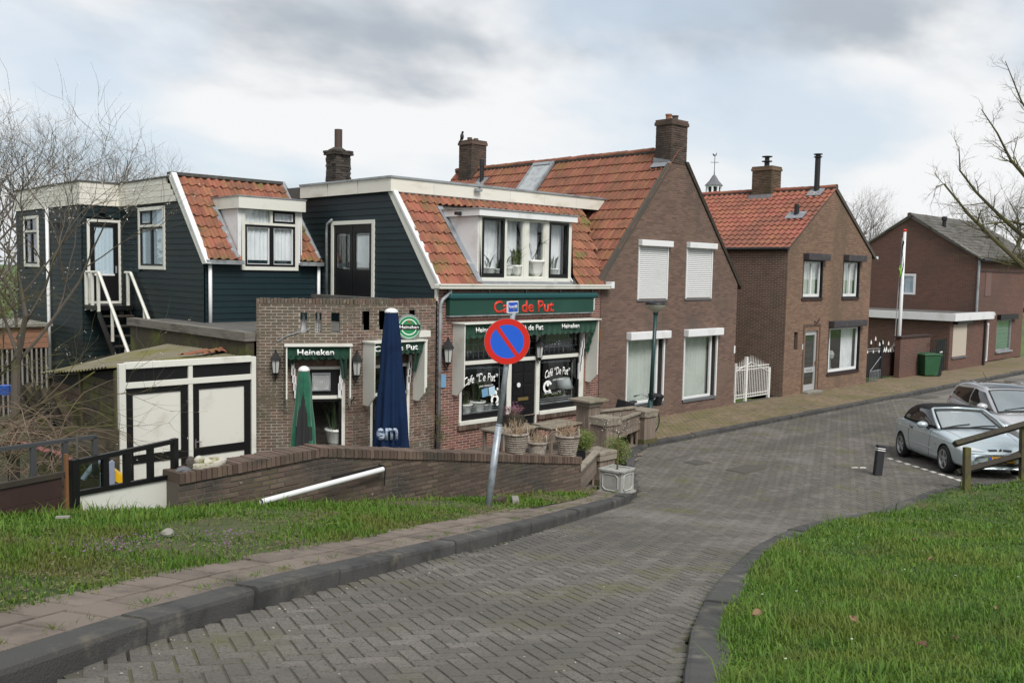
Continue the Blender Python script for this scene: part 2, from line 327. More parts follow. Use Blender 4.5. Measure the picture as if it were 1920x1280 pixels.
soil = mat('soil',(0.040,0.030,0.023),1.0,[((0.065,0.05,0.038),6,0.45,0.7)],0,(30,0.8))
earth = mat('earth_ground',(0.055,0.048,0.03),1.0,[((0.045,0.06,0.018),0.5,0.42,0.6),((0.03,0.026,0.02),4,0.5,0.7)],0,(20,0.8))
turf = mat('turf_soil',(0.058,0.070,0.022),1.0,[((0.075,0.058,0.038),0.85,0.48,0.62),((0.03,0.045,0.014),3,0.45,0.65)],0,(25,0.8))
turf_bank = mat('turf_bank',(0.05,0.085,0.02),1.0,[((0.085,0.08,0.035),1.1,0.55,0.70),((0.035,0.06,0.016),3,0.45,0.65)],0,(25,0.8))
field = mat('far_field',(0.075,0.12,0.03),1.0,[((0.05,0.085,0.024),0.05,0.42,0.6)])
leaf_green = mat('leaf_green',(0.075,0.105,0.018),0.6,(),0.35,hue=0.02)
leaf_box = mat('box_leaf',(0.085,0.115,0.016),0.6,(),0.35,hue=0.015)
leaf_dark = mat('leaf_dark',(0.03,0.055,0.018),0.55,(),0.35,hue=0.02)
dry_stem = mat('dry_stem',(0.135,0.098,0.068),0.9,(),0.3)
straw = mat('straw_stem',(0.26,0.19,0.125),0.9,(),0.3)
heather = mat('heather_flower',(0.27,0.10,0.17),0.8,(),0.35)
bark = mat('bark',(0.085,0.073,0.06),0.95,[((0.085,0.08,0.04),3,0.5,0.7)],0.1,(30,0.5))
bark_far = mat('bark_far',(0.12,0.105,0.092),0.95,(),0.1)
bark_moss = mat('bark_mossy',(0.075,0.065,0.035),0.95,[((0.095,0.10,0.02),4,0.48,0.68)],0.1,(30,0.5))
blossom = mat('blossom',(0.66,0.64,0.58),0.8,(),0.15)
petal_violet = mat('petal_violet',(0.22,0.10,0.24),0.8)
slide_grey = mat('slide_grey',(0.20,0.23,0.30),0.45); yellow_plastic = mat('yellow_plastic',(0.62,0.36,0.01),0.4); pink = mat('pink_plastic',(0.60,0.06,0.14),0.4)
blue_plastic = mat('blue_plastic',(0.02,0.10,0.45),0.4); brass = mat('brass',(0.42,0.31,0.12),0.35,metal=0.8)
beige = mat('beige_blind',(0.42,0.37,0.31),0.6); blind_green = mat('green_blind',(0.07,0.24,0.12),0.6)
slate = mat('slate',(0.11,0.115,0.125),0.6,(),0.1)
red_cloth = mat('red_cloth',(0.36,0.06,0.07),0.9); orange_rust = mat('rusty_orange',(0.15,0.068,0.026),0.8)
# ================================================================== builders
CAMV = Vector(CAM)
def spans_at(outline,z):
    xs = []
    n = len(outline)
    for k in range(n):
        (a,za),(b,zb) = outline[k],outline[(k + 1) % n]
        if (za <= z < zb) or (zb <= z < za): xs.append(a + (b - a) * (z - za) / (zb - za))
    xs.sort(); return (xs[0],xs[-1]) if len(xs) >= 2 else None
_brick_mesh = {}
def brick_mesh(L,H,D,m):
    k = (round(L,3),round(H,3),m.name)
    if k not in _brick_mesh:
        b = MB(); e = 0.004; D2 = D
        i = [b.pv(p) for p in ((0,-0.01,0),(L,-0.01,0),(L,-0.01,H),(0,-0.01,H),(e,D2,e),(L - e,D2,e),(L - e,D2,H - e),(e,D2,H - e))]
        for q in ((4,5,6,7)[::-1],(0,1,5,4)[::-1],(1,2,6,5)[::-1],(2,3,7,6)[::-1],(3,0,4,7)[::-1]): b.face([i[t] for t in q])
        _brick_mesh[k] = b.mesh('brick',m)
    return _brick_mesh[k]
def brickwall(parent,F,outline,holes,bm,mm,L=0.21,H=0.05,j=0.0125,D=0.007,n_ind=300,reveal=0.1,seed=1,join=True,rough=0.0):
    """courses of single bricks on a mortar bed; the nearest n_ind whole bricks are objects, the others one joined part"""
    rg = random.Random(seed); ch = H + j
    zmin = min(p[1] for p in outline); zmax = max(p[1] for p in outline)
    bed = MB(F); rest = []; whole = []
    nc = int((zmax - zmin) / ch) + 1
    for c in range(nc):
        zb = zmin + c * ch; zt = min(zb + H,zmax - 1e-4)
        zt2 = min(zb + ch,zmax - 1e-4)
        sb = spans_at(outline,zb + 1e-5); st = spans_at(outline,zt2)
        if not sb: continue
        if not st: st = ((sb[0] + sb[1]) / 2,) * 2
        zm = (zb + zt) / 2
        cuts = sorted((h[0],h[1]) for h in holes if h[2] < zm < h[3])
        iv = []; x = -1e9
        cur = None
        lo = min(sb[0],st[0]); hi = max(sb[1],st[1])
        x = lo
        for h0,h1 in cuts:
            if h0 > x: iv.append((x,h0))
            x = max(x,h1)
        if x < hi: iv.append((x,hi))
        def lim(v,top):
            s = st if top else sb
            return min(max(v,s[0]),s[1])
        for (p,q) in iv:
            if q - p < 0.01: continue
            bed.poly([(lim(p,0),0,zb),(lim(q,0),0,zb),(lim(q,1),0,zt2),(lim(p,1),0,zt2)])
            off = (0.5 if c % 2 else 0.0) * (L + j)
            k = math.floor((p - off) / (L + j)) - 1
            while True:
                a0 = off + k * (L + j); a1 = a0 + L; k += 1
                if a0 > q: break
                if a1 < p: continue
                full = a0 >= p and a1 <= q and a0 >= max(sb[0],st[0]) and a1 <= min(sb[1],st[1])
                a0 = max(a0,p); a1 = min(a1,q)
                if a1 - a0 < 0.03: continue
                d = D + rg.uniform(-rough,rough)
                if full: whole.append((a0,zb,d))
                else: rest.append((lim(a0,0),lim(a1,0),lim(a0,1),lim(a1,1),zb,zt,d))
    whole.sort(key=lambda w: ((F @ Vector((w[0],0,w[1]))) - CAMV).length)
    me = brick_mesh(L,H,D,bm)
    for (a0,zb,d) in whole[:n_ind]:
        placed('brick',me,F @ Matrix.Translation((a0,d - D,zb)),parent)
    b = MB(F)
    e = 0.004
    for (a0,zb,d) in whole[n_ind:]: rest.append((a0,a0 + L,a0,a0 + L,zb,zb + H,d))
    for (b0,b1,t0,t1,zb,zt,d) in rest:
        if zt - zb < 0.01: continue
        i = [b.pv(p) for p in ((b0,-0.004,zb),(b1,-0.004,zb),(t1,-0.004,zt),(t0,-0.004,zt),(b0 + e,d,zb + e),(b1 - e,d,zb + e),(t1 - e,d,zt - e),(t0 + e,d,zt - e))]
        for q in ((4,5,6,7)[::-1],(0,1,5,4)[::-1],(1,2,6,5)[::-1],(2,3,7,6)[::-1],(3,0,4,7)[::-1]): b.face([i[t] for t in q])
    if b.f: stuff(b.done('brickwork',bm,parent))
    for h in holes:
        if reveal:
            bed.poly([(h[0],0,h[2]),(h[0],-reveal,h[2]),(h[0],-reveal,h[3]),(h[0],0,h[3])]); bed.poly([(h[1],0,h[2]),(h[1],-reveal,h[2]),(h[1],-reveal,h[3]),(h[1],0,h[3])])
            bed.poly([(h[0],0,h[3]),(h[1],0,h[3]),(h[1],-reveal,h[3]),(h[0],-reveal,h[3])]); bed.poly([(h[0],0,h[2]),(h[1],0,h[2]),(h[1],-reveal,h[2]),(h[0],-reveal,h[2])])
    return bed.done('wall',mm,parent)
def soldier(parent,F,a0,a1,z0,z1,o0,o1,m,w=0.058,gap=0.01,name='coping_brick',joined=False):
    n = max(1,int((a1 - a0) / (w + gap))); st = (a1 - a0) / n; b = MB(F)
    for k in range(n):
        b.box(a0 + k * st,a0 + k * st + st - gap,o0,o1 + rnd.uniform(-0.006,0.006),z0,z1 + rnd.uniform(-0.008,0.008))
    return stuff(b.done(name,m,parent))
def roof_frame(p0,ax,up):
    ax = Vector(ax).normalized(); up = Vector(up).normalized(); n = ax.cross(up)
    if n.z < 0: n = -n
    m = Matrix.Identity(4)
    for i in range(3): m[i][0] = ax[i]; m[i][1] = up[i]; m[i][2] = n[i]; m[i][3] = p0[i]
    return m
def tile_shape(kind,w,l):
    b = MB(); nx = 8 if kind == 'pan' else 6
    prof = []
    for k in range(nx + 1):
        u = k / nx
        if kind == 'pan': h = 0.030 * math.sin(2 * math.pi * (u - 0.02)) * (1.25 if u < 0.5 else 0.8) + 0.022
        else: h = 0.004 + (0.036 * math.exp(-((u - 0.14) / 0.13) ** 2))
        prof.append((u * w * 1.04,h))
    t = 0.02
    A = [b.pv((x,0,h + t)) for x,h in prof]; B = [b.pv((x,l * 1.12,h * 0.9 - 0.012)) for x,h in prof]; C = [b.pv((x,0.002,h - 0.006)) for x,h in prof]
    for k in range(nx): b.face([A[k],A[k + 1],B[k + 1],B[k]]); b.face([C[k],C[k + 1],A[k + 1],A[k]])
    b.face([A[-1],C[-1],B[-1]]); b.face([C[0],A[0],B[0]])
    return b
def tiles(parent,F,ncol,nrow,w,l,m,kind='pan',skip=None,n_ind=300,seed=3,jit=0.006):
    rg = random.Random(seed); sh = tile_shape(kind,w,l); me = sh.mesh('roof_tile',m,smooth=False)
    spots = []
    for r in range(nrow):
        for c in range(ncol):
            if skip and skip((c + 0.5) * w,(r + 0.5) * l): continue
            M = F @ Matrix.Translation((c * w + rg.uniform(-jit,jit) * 0.6,r * l + rg.uniform(-jit,jit),rg.uniform(0,jit))) @ Matrix.Rotation(rg.uniform(-0.012,0.012),4,'Z')
            spots.append(M)
    spots.sort(key=lambda M: (M.translation - CAMV).length)
    for M in spots[:n_ind]: placed('roof_tile',me,M,parent)
    if spots[n_ind:]:
        b = MB()
        for M in spots[n_ind:]:
            k = len(b.v); b.v += [tuple(M @ Vector(p)) for p in sh.v]; fl = M.determinant() < 0
            for f in sh.f: b.f.append(tuple(k + t for t in (f[::-1] if fl else f))); b.mi.append(0)
        stuff(b.done('roof_tiles',m,parent))
def ridge_tiles(parent,p0,p1,m,step=0.34,r=0.11,n_ind=60):
    p0 = Vector(p0); p1 = Vector(p1); L = (p1 - p0).length; n = max(1,round(L / step)); d = (p1 - p0) / n
    b = MB(); k = 7
    rings = []
    for s,(rr,t) in enumerate(((1.0,0.0),(0.9,1.1))):
        rings.append([b.pv((d.length * t,rr * r * math.cos(math.pi * i / k),rr * r * math.sin(math.pi * i / k) - 0.02)) for i in range(k + 1)])
    inner = [b.pv((0,0.85 * r * math.cos(math.pi * i / k),0.85 * r * math.sin(math.pi * i / k) - 0.02)) for i in range(k + 1)]
    for i in range(k): b.face([rings[0][i],rings[0][i + 1],rings[1][i + 1],rings[1][i]]); b.face([inner[i],inner[i + 1],rings[0][i + 1],rings[0][i]])
    me = b.mesh('ridge_tile',m); c = MB(); c.tube([p0 - Vector((0,0,0.05)),p1 - Vector((0,0,0.05))],r * 0.95,8); c.done('ridge_mortar',mortar_dark,parent)
    ang = math.atan2(d.y,d.x)
    for i in range(n): placed('ridge_tile',me,Matrix.Translation(p0 + d * i + Vector((0,0,rnd.uniform(-0.008,0.008)))) @ Matrix.Rotation(ang,4,'Z') @ Matrix.Rotation(rnd.uniform(-0.02,0.02),4,'X'),parent)
def boards(parent,F,outline,holes,m,h=0.145,t=0.02,name='board'):
    """horizontal lapped boards, each its own part, clipped to the outline and the holes"""
    zmin = min(p[1] for p in outline); zmax = max(p[1] for p in outline); n = int(math.ceil((zmax - zmin) / h - 1e-6))
    for c in range(n):
        z0 = zmin + c * h; z1 = min(z0 + h + 0.012,zmax)
        z1c = min(z0 + h,zmax - 1e-4)
        sb = spans_at(outline,z0 + 1e-4); st = spans_at(outline,z1c)
        if not sb: continue
        if not st: st = sb
        zm = (z0 + z1c) / 2; cuts = sorted((q[0],q[1]) for q in holes if q[2] < zm + 0.02 and q[3] > zm - 0.02)
        lo = min(sb[0],st[0]); hi = max(sb[1],st[1]); x = lo; iv = []
        for h0,h1 in cuts:
            if h0 > x: iv.append((x,h0))
            x = max(x,h1)
        if x < hi: iv.append((x,hi))
        lim = lambda v,s: min(max(v,s[0]),s[1])
        for p,q in iv:
            if q - p < 0.02: continue
            b = MB(F); A = [(lim(p,sb),z0),(lim(q,sb),z0)]; T = [(lim(p,st),z1),(lim(q,st),z1)]
            i = [b.pv(v) for v in ((A[0][0],-0.02,A[0][1]),(A[1][0],-0.02,A[1][1]),(A[1][0],t,A[1][1]),(A[0][0],t,A[0][1]),(T[0][0],-0.02,T[0][1]),(T[1][0],-0.02,T[1][1]),(T[1][0],0.002,T[1][1]),(T[0][0],0.002,T[0][1]))]
            for f in ((0,1,2,3),(7,6,5,4),(3,2,6,7),(0,3,7,4),(1,5,6,2)): b.face([i[k] for k in f][::-1])
            b.done(name,m,parent)
def ring(b,a0,a1,z0,z1,w,o0,o1,wb=None,wt=None):
    wb = w if wb is None else wb; wt = w if wt is None else wt
    b.box(a0,a0 + w,o0,o1,z0,z1); b.box(a1 - w,a1,o0,o1,z0,z1); b.box(a0 + w,a1 - w,o0,o1 - 0.002,z0,z0 + wb); b.box(a0 + w,a1 - w,o0,o1 - 0.002,z1 - wt,z1)
    return b
def curtain_sheet(parent,F,a0,a1,z0,z1,o,m,waves=14,amp=0.02,name='curtain',gather=0.0):
    b = MB(F); n = max(24,waves * 6)
    ph = rnd.uniform(0,6)
    def fn(u,v):
        a = a0 + (a1 - a0) * u
        w = math.sin(u * waves * 6.283 + ph + 0.9 * math.sin(u * 9 + ph)) * amp * (0.7 + 0.5 * math.sin(u * 23 + ph))
        return (a + gather * (a1 - a0) * (0.5 - u) * (1 - abs(2 * v - 1)),o + w,z0 + (z1 - z0) * v)
    b.grid(fn,n,3); return b.done(name,m,parent,smooth=True)
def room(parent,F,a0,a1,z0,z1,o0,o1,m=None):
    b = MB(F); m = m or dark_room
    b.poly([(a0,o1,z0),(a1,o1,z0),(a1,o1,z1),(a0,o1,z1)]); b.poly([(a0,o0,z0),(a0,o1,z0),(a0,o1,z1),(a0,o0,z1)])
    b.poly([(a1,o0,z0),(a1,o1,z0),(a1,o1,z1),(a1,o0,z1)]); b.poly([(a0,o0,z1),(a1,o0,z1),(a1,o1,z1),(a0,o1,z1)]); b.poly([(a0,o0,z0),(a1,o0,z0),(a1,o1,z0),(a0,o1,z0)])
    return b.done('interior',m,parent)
def pane(parent,F,a0,a1,z0,z1,o,m=None,name='pane'):
    b = MB(F); b.box(a0,a1,o - 0.004,o,z0,z1); return b.done(name,m or glass,parent)
def text(body,F,a,z,o,height,width,m,parent,bold=0.0,shear=0.0,arc=0.0,tilt=0.0,name='lettering',ext=0.004,sp=1.0):
    """lettering fitted into width x height, centred on (a,z) of the wall frame"""
    cu = bpy.data.curves.new('t','FONT'); cu.body = body; cu.size = 1; cu.align_x = 'CENTER'; cu.align_y = 'CENTER'; cu.offset = bold; cu.shear = shear; cu.extrude = 0.0; cu.resolution_u = 3; cu.space_character = sp
    ob = bpy.data.objects.new('t',cu); col.objects.link(ob); dg = bpy.context.evaluated_depsgraph_get()
    me = bpy.data.meshes.new_from_object(ob.evaluated_get(dg)); bpy.data.objects.remove(ob); bpy.data.curves.remove(cu)
    P = np.array([v.co[:] for v in me.vertices]); lo = P.min(0); hi = P.max(0)
    sx = width / (hi[0] - lo[0]); sz = height / (hi[1] - lo[1])
    off = origin_of(parent)
    for v in me.vertices:
        x = (v.co.x - (lo[0] + hi[0]) / 2) * sx; y = (v.co.y - (lo[1] + hi[1]) / 2) * sz
        if arc: y += arc * (1 - (2 * x / width) ** 2) * height; 
        x,y = x * math.cos(tilt) - y * math.sin(tilt),x * math.sin(tilt) + y * math.cos(tilt)
        v.co = (F @ Vector((a + x,o,z + y))) - off
    me.materials.clear(); me.materials.append(m)
    oo = bpy.data.objects.new(name,me); link(oo,parent)
    if ext: md = oo.modifiers.new('thick','SOLIDIFY'); md.thickness = ext; md.offset = 0
    return oo
def leaves(b,c,r,n,size,rg,flat=0.0):
    """scatter n leaf quads in an ellipsoid of radii r"""
    for _ in range(n):
        d = Vector((rg.gauss(0,1),rg.gauss(0,1),rg.gauss(0,1))).normalized() * (rg.random() ** 0.4)
        p = Vector((c[0] + d.x * r[0],c[1] + d.y * r[1],c[2] + d.z * r[2]))
        u = Vector((rg.gauss(0,1),rg.gauss(0,1),rg.gauss(0,1))).normalized(); v = u.orthogonal().normalized(); s = size * rg.uniform(0.6,1.3)
        b.poly([p,p + u * s + v * s * 0.35,p + u * 2 * s,p + u * s - v * s * 0.35])
    return b
# ================================================================== ground
def polyl(pts,n):
    P = np.array([p[:2] for p in pts],float); s = np.r_[0,np.cumsum(np.linalg.norm(np.diff(P,axis=0),axis=1))]
    t = np.linspace(0,s[-1],n); return np.c_[np.interp(t,s,P[:,0]),np.interp(t,s,P[:,1])]
def smooth_line(pts,n,it=3):
    P = polyl(pts,n)
    for _ in range(it): P[1:-1] = 0.25 * P[:-2] + 0.5 * P[1:-1] + 0.25 * P[2:]
    return P
def line_len(P): return float(np.linalg.norm(np.diff(P,axis=0),axis=1).sum())
def inside(poly,x,y):
    c = False; n = len(poly); j = n - 1
    for i in range(n):
        xi,yi = poly[i]; xj,yj = poly[j]
        if (yi > y) != (yj > y) and x < (xj - xi) * (y - yi) / (yj - yi) + xi: c = not c
        j = i
    return c
def sstep(a,b,x):
    t = min(max((x - a) / (b - a),0),1); return t * t * (3 - 2 * t)
def RZ(x,y):
    s = (x - 3.46) * -0.73 + (y + 7.07) * -0.68
    w = sstep(-2.5,1.2,x) * (1 - sstep(12,20,x))
    return float(G(x,y)) + w * 0.0615 * max(0.0,min(s,4.0))
KERB_L = [Gp(*q) for q in ((128,1257),(390,1168),(571,1113),(800,1052),(1000,1000),(1100,968))]
e0 = (KERB_L[0][0] - 3 * (KERB_L[1][0] - KERB_L[0][0]),KERB_L[0][1] - 3 * (KERB_L[1][1] - KERB_L[0][1]) - 0.3)
KERB_L = [e0] + KERB_L + [Gp(1160,950),Gp(1193,934),Gp(1197,915)]
KERB_L = smooth_line(KERB_L,60,6)
PAVE_L = [Gp(*q,0.12) for q in ((0,1143),(167,1100),(333,1068),(500,1035),(633,1013),(687,1004),(791,981),(965,954),(1088,931))]
PAVE_L = [(PAVE_L[0][0] - 2.2,PAVE_L[0][1] - 1.3)] + PAVE_L
WALL_C = Gp(597,945); WALL_R = Gp(1088,931); WALL_L = Gp(335,955); FENCE_L = Gp(0,972)
EDGE = [(-22,-8.2),(FENCE_L[0] - 1.0,FENCE_L[1] - 0.3),FENCE_L,WALL_L,WALL_C,WALL_R]
KR_OUT = [Gp(*q) for q in ((1279,1280),(1284,1197),(1309,1149),(1350,1092),(1410,1032),(1462,1006),(1511,986),(1575,972),(1650,956),(1725,939),(1800,924))]
KR_OUT = [(KR_OUT[0][0] - 2.4,KR_OUT[0][1] - 1.6)] + KR_OUT + [Zp(1838,918,0.22),Zp(1925,893,0.3),(5.6,-11.2),(9,-13.5),(30,-14)]
KR_OUT = smooth_line(KR_OUT,110,3)
TERR = [Zp(1193,912,0.05),Zp(1188,880,0.0),(-2.6,-3.55),(-1.4,-2.75),(-0.4,-2.35)]
ROAD = [tuple(p) for p in KERB_L] + TERR + [(75,-2.3),(75,-14)] + [tuple(p) for p in KR_OUT[::-1]]
gr = MB(); gr.grid(lambda u,v: ((u - 0.5) * 3000,(v - 0.5) * 3000,-0.12),30,30); structure(gr.done('ground',field))
# earth yards round the houses
b = MB(); b.slab([(-24,-6.5),(-6.9,-5.7),(-5.6,-5.6),(-3.8,-4.3),(-0.4,-2.3),(-0.4,24),(-24,24)],-0.1,-0.02); structure(b.done('yard',earth))
# road bed,near (sand between bricks) and far (plain)
def sheet(poly,x0,x1,y0,y1,st,zf,test,name,m):
    b = MB(); idx = {}
    nx = int((x1 - x0) / st); ny = int((y1 - y0) / st)
    def vid(i,j):
        if (i,j) not in idx: x = x0 + i * st; y = y0 + j * st; idx[(i,j)] = b.pv((x,y,zf(x,y)))
        return idx[(i,j)]
    for i in range(nx):
        for j in range(ny):
            x = x0 + (i + 0.5) * st; y = y0 + (j + 0.5) * st
            if inside(poly,x,y) and test(x,y): b.face([vid(i,j),vid(i + 1,j),vid(i + 1,j + 1),vid(i,j + 1)])
    return structure(b.done(name,m,smooth=True))
NEAR = lambda x,y: math.hypot(x - CAM[0],y - CAM[1]) < 35.5 and x < 14.4
road = sheet(ROAD,-24,15,-18,-2.0,0.22,lambda x,y: RZ(x,y) - 0.008,NEAR,'road',joint_sand)
sheet(ROAD,-3,75,-16,-2.0,0.75,lambda x,y: RZ(x,y) - 0.004,lambda x,y: math.hypot(x - CAM[0],y - CAM[1]) > 34.3 or x > 13.4,'street',clinker)
def surf_M(x,y,ang,zf,lift=0.0):
    e = 0.05; n = Vector((-(zf(x + e,y) - zf(x - e,y)) / (2 * e),-(zf(x,y + e) - zf(x,y - e)) / (2 * e),1)).normalized()
    ax = Vector((math.cos(ang),math.sin(ang),0)); ax = (ax - n * ax.dot(n)).normalized(); ay = n.cross(ax)
    M = Matrix.Identity(4)
    for i in range(3): M[i][0] = ax[i]; M[i][1] = ay[i]; M[i][2] = n[i]
    M[0][3] = x; M[1][3] = y; M[2][3] = zf(x,y) + lift
    return M
def paver(L,Wd,name,m,ch=0.006,h=0.03):
    b = MB(); i = [b.pv(p) for p in ((-L / 2,-Wd / 2,-h),(L / 2,-Wd / 2,-h),(L / 2,Wd / 2,-h),(-L / 2,Wd / 2,-h),(-L / 2 + ch,-Wd / 2 + ch,0),(L / 2 - ch,-Wd / 2 + ch,0),(L / 2 - ch,Wd / 2 - ch,0),(-L / 2 + ch,Wd / 2 - ch,0))]
    for q in ((4,5,6,7),(0,1,5,4),(1,2,6,5),(2,3,7,6),(3,0,4,7)): b.face([i[k] for k in q])
    return b
def lay(spots,shape,name,name2,m,parent,n_ind):
    """spots: list of matrices; the nearest are objects that share one mesh, the rest one mesh"""
    spots.sort(key=lambda M: (M.translation - CAMV).length); me = shape.mesh(name,m)
    for M in spots[:n_ind]: placed(name,me,M,parent)
    if spots[n_ind:]:
        b = MB()
        for M in spots[n_ind:]:
            k = len(b.v); b.v += [tuple(M @ Vector(p)) for p in shape.v]; b.f += [tuple(k + t for t in f) for f in shape.f]
        b.mi = [0] * len(b.f); stuff(b.done(name2,m,parent))
def herringbone():
    w = 0.104; rg = random.Random(5); sp = []
    e1 = np.array([0.9455,-0.3256]); e2 = np.array([0.3256,0.9455]); ang = math.atan2(e1[1],e1[0])

    for i in range(-60,360):
        for j in range(-170,340):
            k = (i - j) % 4
            if k not in (0,3): continue
            c = (i + 1,j + 0.5) if k == 0 else (i + 0.5,j + 1)
            P = np.array([-19.0,-15.0]) + e1 * c[0] * w + e2 * c[1] * w
            dd = math.hypot(P[0] - CAM[0],P[1] - CAM[1])
            if dd > 35 or dd < 2.5 or (P[0] > 14): continue
            q = _C @ (np.array([P[0],P[1],0.5]) - CAM)
            if q[2] < 1 or abs(q[0] / q[2]) > 0.72: continue
            if not inside(ROAD,P[0],P[1]): continue
            M = surf_M(P[0],P[1],ang + (0 if k == 0 else math.pi / 2) + rg.uniform(-0.012,0.012),RZ,rg.uniform(-0.002,0.002)) @ Matrix.Rotation(rg.uniform(-0.009,0.009),4,'X') @ Matrix.Rotation(rg.uniform(-0.006,0.006),4,'Y')
            sp.append(M)
    lay(sp,paver(0.2015,0.0975,'p',clinker,0.005),'paving_brick','paving_bricks',clinker,road,300)
herringbone()
# kerbs
def kerb_stone_shape(L,Wd,H,ch=0.02):
    b = MB(); prof = [(0,-0.12),(0,H - ch * 1.6),(ch * 0.5,H - ch * 0.4),(ch * 1.8,H),(Wd - 0.006,H),(Wd,H - 0.006),(Wd,-0.12)]
    A = [b.pv((-L / 2,y,z)) for y,z in prof]; B = [b.pv((L / 2,y,z)) for y,z in prof]; n = len(prof)
    for k in range(n - 1): b.face([A[k],B[k],B[k + 1],A[k + 1]])
    b.face(A); b.face(B[::-1]); return b
def kerb_run(P,L,Wd,H,zf,parent,m,side=1,near=99):
    tot = line_len(P); n = int(tot / L); Q = polyl(P,n + 1); sh = kerb_stone_shape(1.0,Wd,H); me = sh.mesh('kerb_stone',m)
    for k in range(n):
        p,q = Q[k],Q[k + 1]; c = (p + q) / 2; ang = math.atan2(*(q - p)[::-1]); d = float(np.linalg.norm(q - p))
        M = surf_M(c[0],c[1],ang,zf,rnd.uniform(-0.009,0.009)) @ Matrix.Translation((0,rnd.uniform(-0.008,0.008),0)) @ Matrix.Diagonal((d - 0.012,side,1,1)) @ Matrix.Rotation(rnd.uniform(-0.009,0.009),4,'Y') @ Matrix.Rotation(rnd.uniform(-0.012,0.012),4,'X')
        placed('kerb_stone',me,M,parent)
kl = bpy.data.objects.new('ramp_kerb',None); link(kl); structure(kl)
kerb_run(KERB_L,0.98,0.19,0.125,lambda x,y: float(G(x,y)),kl,kerb_mat,1)
kr = bpy.data.objects.new('bank_kerb',None); link(kr); structure(kr)
kerb_run(KR_OUT[:70],0.98,0.24,0.06,lambda x,y: RZ(x,y),kr,kerb_mat,-1)
ks = bpy.data.objects.new('street_kerb',None); link(ks); structure(ks)
kerb_run(np.array([(-0.55,-2.42),(70,-2.3)]),1.0,0.16,0.115,lambda x,y: RZ(x,y),ks,kerb_mat,1)
kt = bpy.data.objects.new('terrace_kerb',None); link(kt); structure(kt)
kerb_run(smooth_line(TERR,30,2),0.8,0.2,0.1,lambda x,y: RZ(x,y),kt,kerb_mat,1)
# ramp pavement: slabs of 30 cm
pv = MB()
KI = KERB_L
def offset_line(P,d):
    T = np.gradient(P,axis=0); T /= np.linalg.norm(T,axis=1)[:,None]; return P + np.c_[-T[:,1],T[:,0]] * d
A_ = offset_line(KERB_L,0.14); B_ = polyl(PAVE_L + [(WALL_R[0] + 0.9,WALL_R[1] + 0.35)],60); A_ = polyl(A_,60)
def loft(b,A,B,nj,zf):
    n = len(A); b.grid(lambda u,v: (lambda p: (p[0],p[1],zf(p[0],p[1],v)))(A[min(int(round(u * (n - 1))),n - 1)] * (1 - v) + B[min(int(round(u * (n - 1))),n - 1)] * v),n - 1,nj)
loft(pv,A_,B_,3,lambda x,y,v: float(G(x,y)) + 0.098)
pavement = structure(pv.done('ramp_pavement',joint_sand,smooth=True))
PZ = lambda x,y: float(G(x,y)) + 0.115
sp = []; rg = random.Random(11)
C_ = offset_line(KERB_L,0.27)
tot = line_len(C_)
vpoly = [tuple(p) for p in B_]
apoly = [tuple(p) for p in offset_line(KERB_L,0.18)] + vpoly[::-1]
for r in range(7):
    Cr = offset_line(KERB_L,0.195 + 0.155 + r * 0.305); Lr = line_len(Cr); n = int(Lr / 0.305); st = (0.5 if r % 2 else 0) * 0.305
    Q = polyl(Cr,400); s = np.r_[0,np.cumsum(np.linalg.norm(np.diff(Q,axis=0),axis=1))]
    for k in range(n):
        t = st + (k + 0.5) * 0.305; x = float(np.interp(t,s,Q[:,0])); y = float(np.interp(t,s,Q[:,1])); x2 = float(np.interp(t + 0.05,s,Q[:,0])); y2 = float(np.interp(t + 0.05,s,Q[:,1]))
        if not inside(apoly,x,y): continue
        sp.append(surf_M(x,y,math.atan2(y2 - y,x2 - x),PZ,rg.uniform(-0.005,0.006)) @ Matrix.Rotation(rg.uniform(-0.014,0.014),4,'X') @ Matrix.Rotation(rg.uniform(-0.014,0.014),4,'Y'))
lay(sp,paver(0.299,0.298,'s',slab_mat,0.008,0.05),'paving_slab','paving_slabs',slab_mat,pavement,300)
# pavement along the houses
b = MB(); b.box(-0.55,75,-2.3,0.3,-0.05,0.095); pav2 = structure(b.done('street_pavement',joint_sand))
b = MB(); b.box(18,75,-2.26,0.35,0.0,0.108); b.done('far_paving',clinker_yellow,pav2)
sp = []
for r in range(22):
    for k in range(95):
        x = -0.42 + (k + (0.5 if r % 2 else 0)) * 0.208; y = -2.2 + r * 0.104
        if x > 18 or y > 0.05: continue
        sp.append(Matrix.Translation((x,y,0.112 + rg.uniform(-0.003,0.003))) @ Matrix.Rotation(rg.uniform(-0.015,0.015),4,'Z') @ Matrix.Rotation(rg.uniform(-0.008,0.008),4,'X'))
lay(sp,paver(0.2,0.098,'p',clinker_yellow),'pavement_brick','pavement_bricks',clinker_yellow,pav2,300)
# terrace floor
b = MB(); b.slab([(-12.2,-5.8),(-6.9,-5.6),(-5.3,-5.5),(-3.7,-4.25),(-2.6,-3.5),(-1.4,-2.7),(-0.56,-2.3),(-0.56,0.4),(-12.2,0.4)],-0.05,0.05); terrace = structure(b.done('terrace',joint_sand))
sp = []
tp = [(-12.2,-5.7),(-6.9,-5.6),(-5.5,-5.45),(-3.8,-4.25),(-2.65,-3.5),(-1.4,-2.7),(-0.6,-2.3),(-0.6,0),(-12.2,0)]
for i in range(40):
    for k in range(20):
        x = -12 + i * 0.303; y = -5.6 + k * 0.303
        if inside(tp,x,y): sp.append(Matrix.Translation((x,y,0.072 + rg.uniform(-0.003,0.003))))
lay(sp,paver(0.298,0.298,'s',slab_mat),'terrace_slab','terrace_slabs',slab_mat,terrace,200)
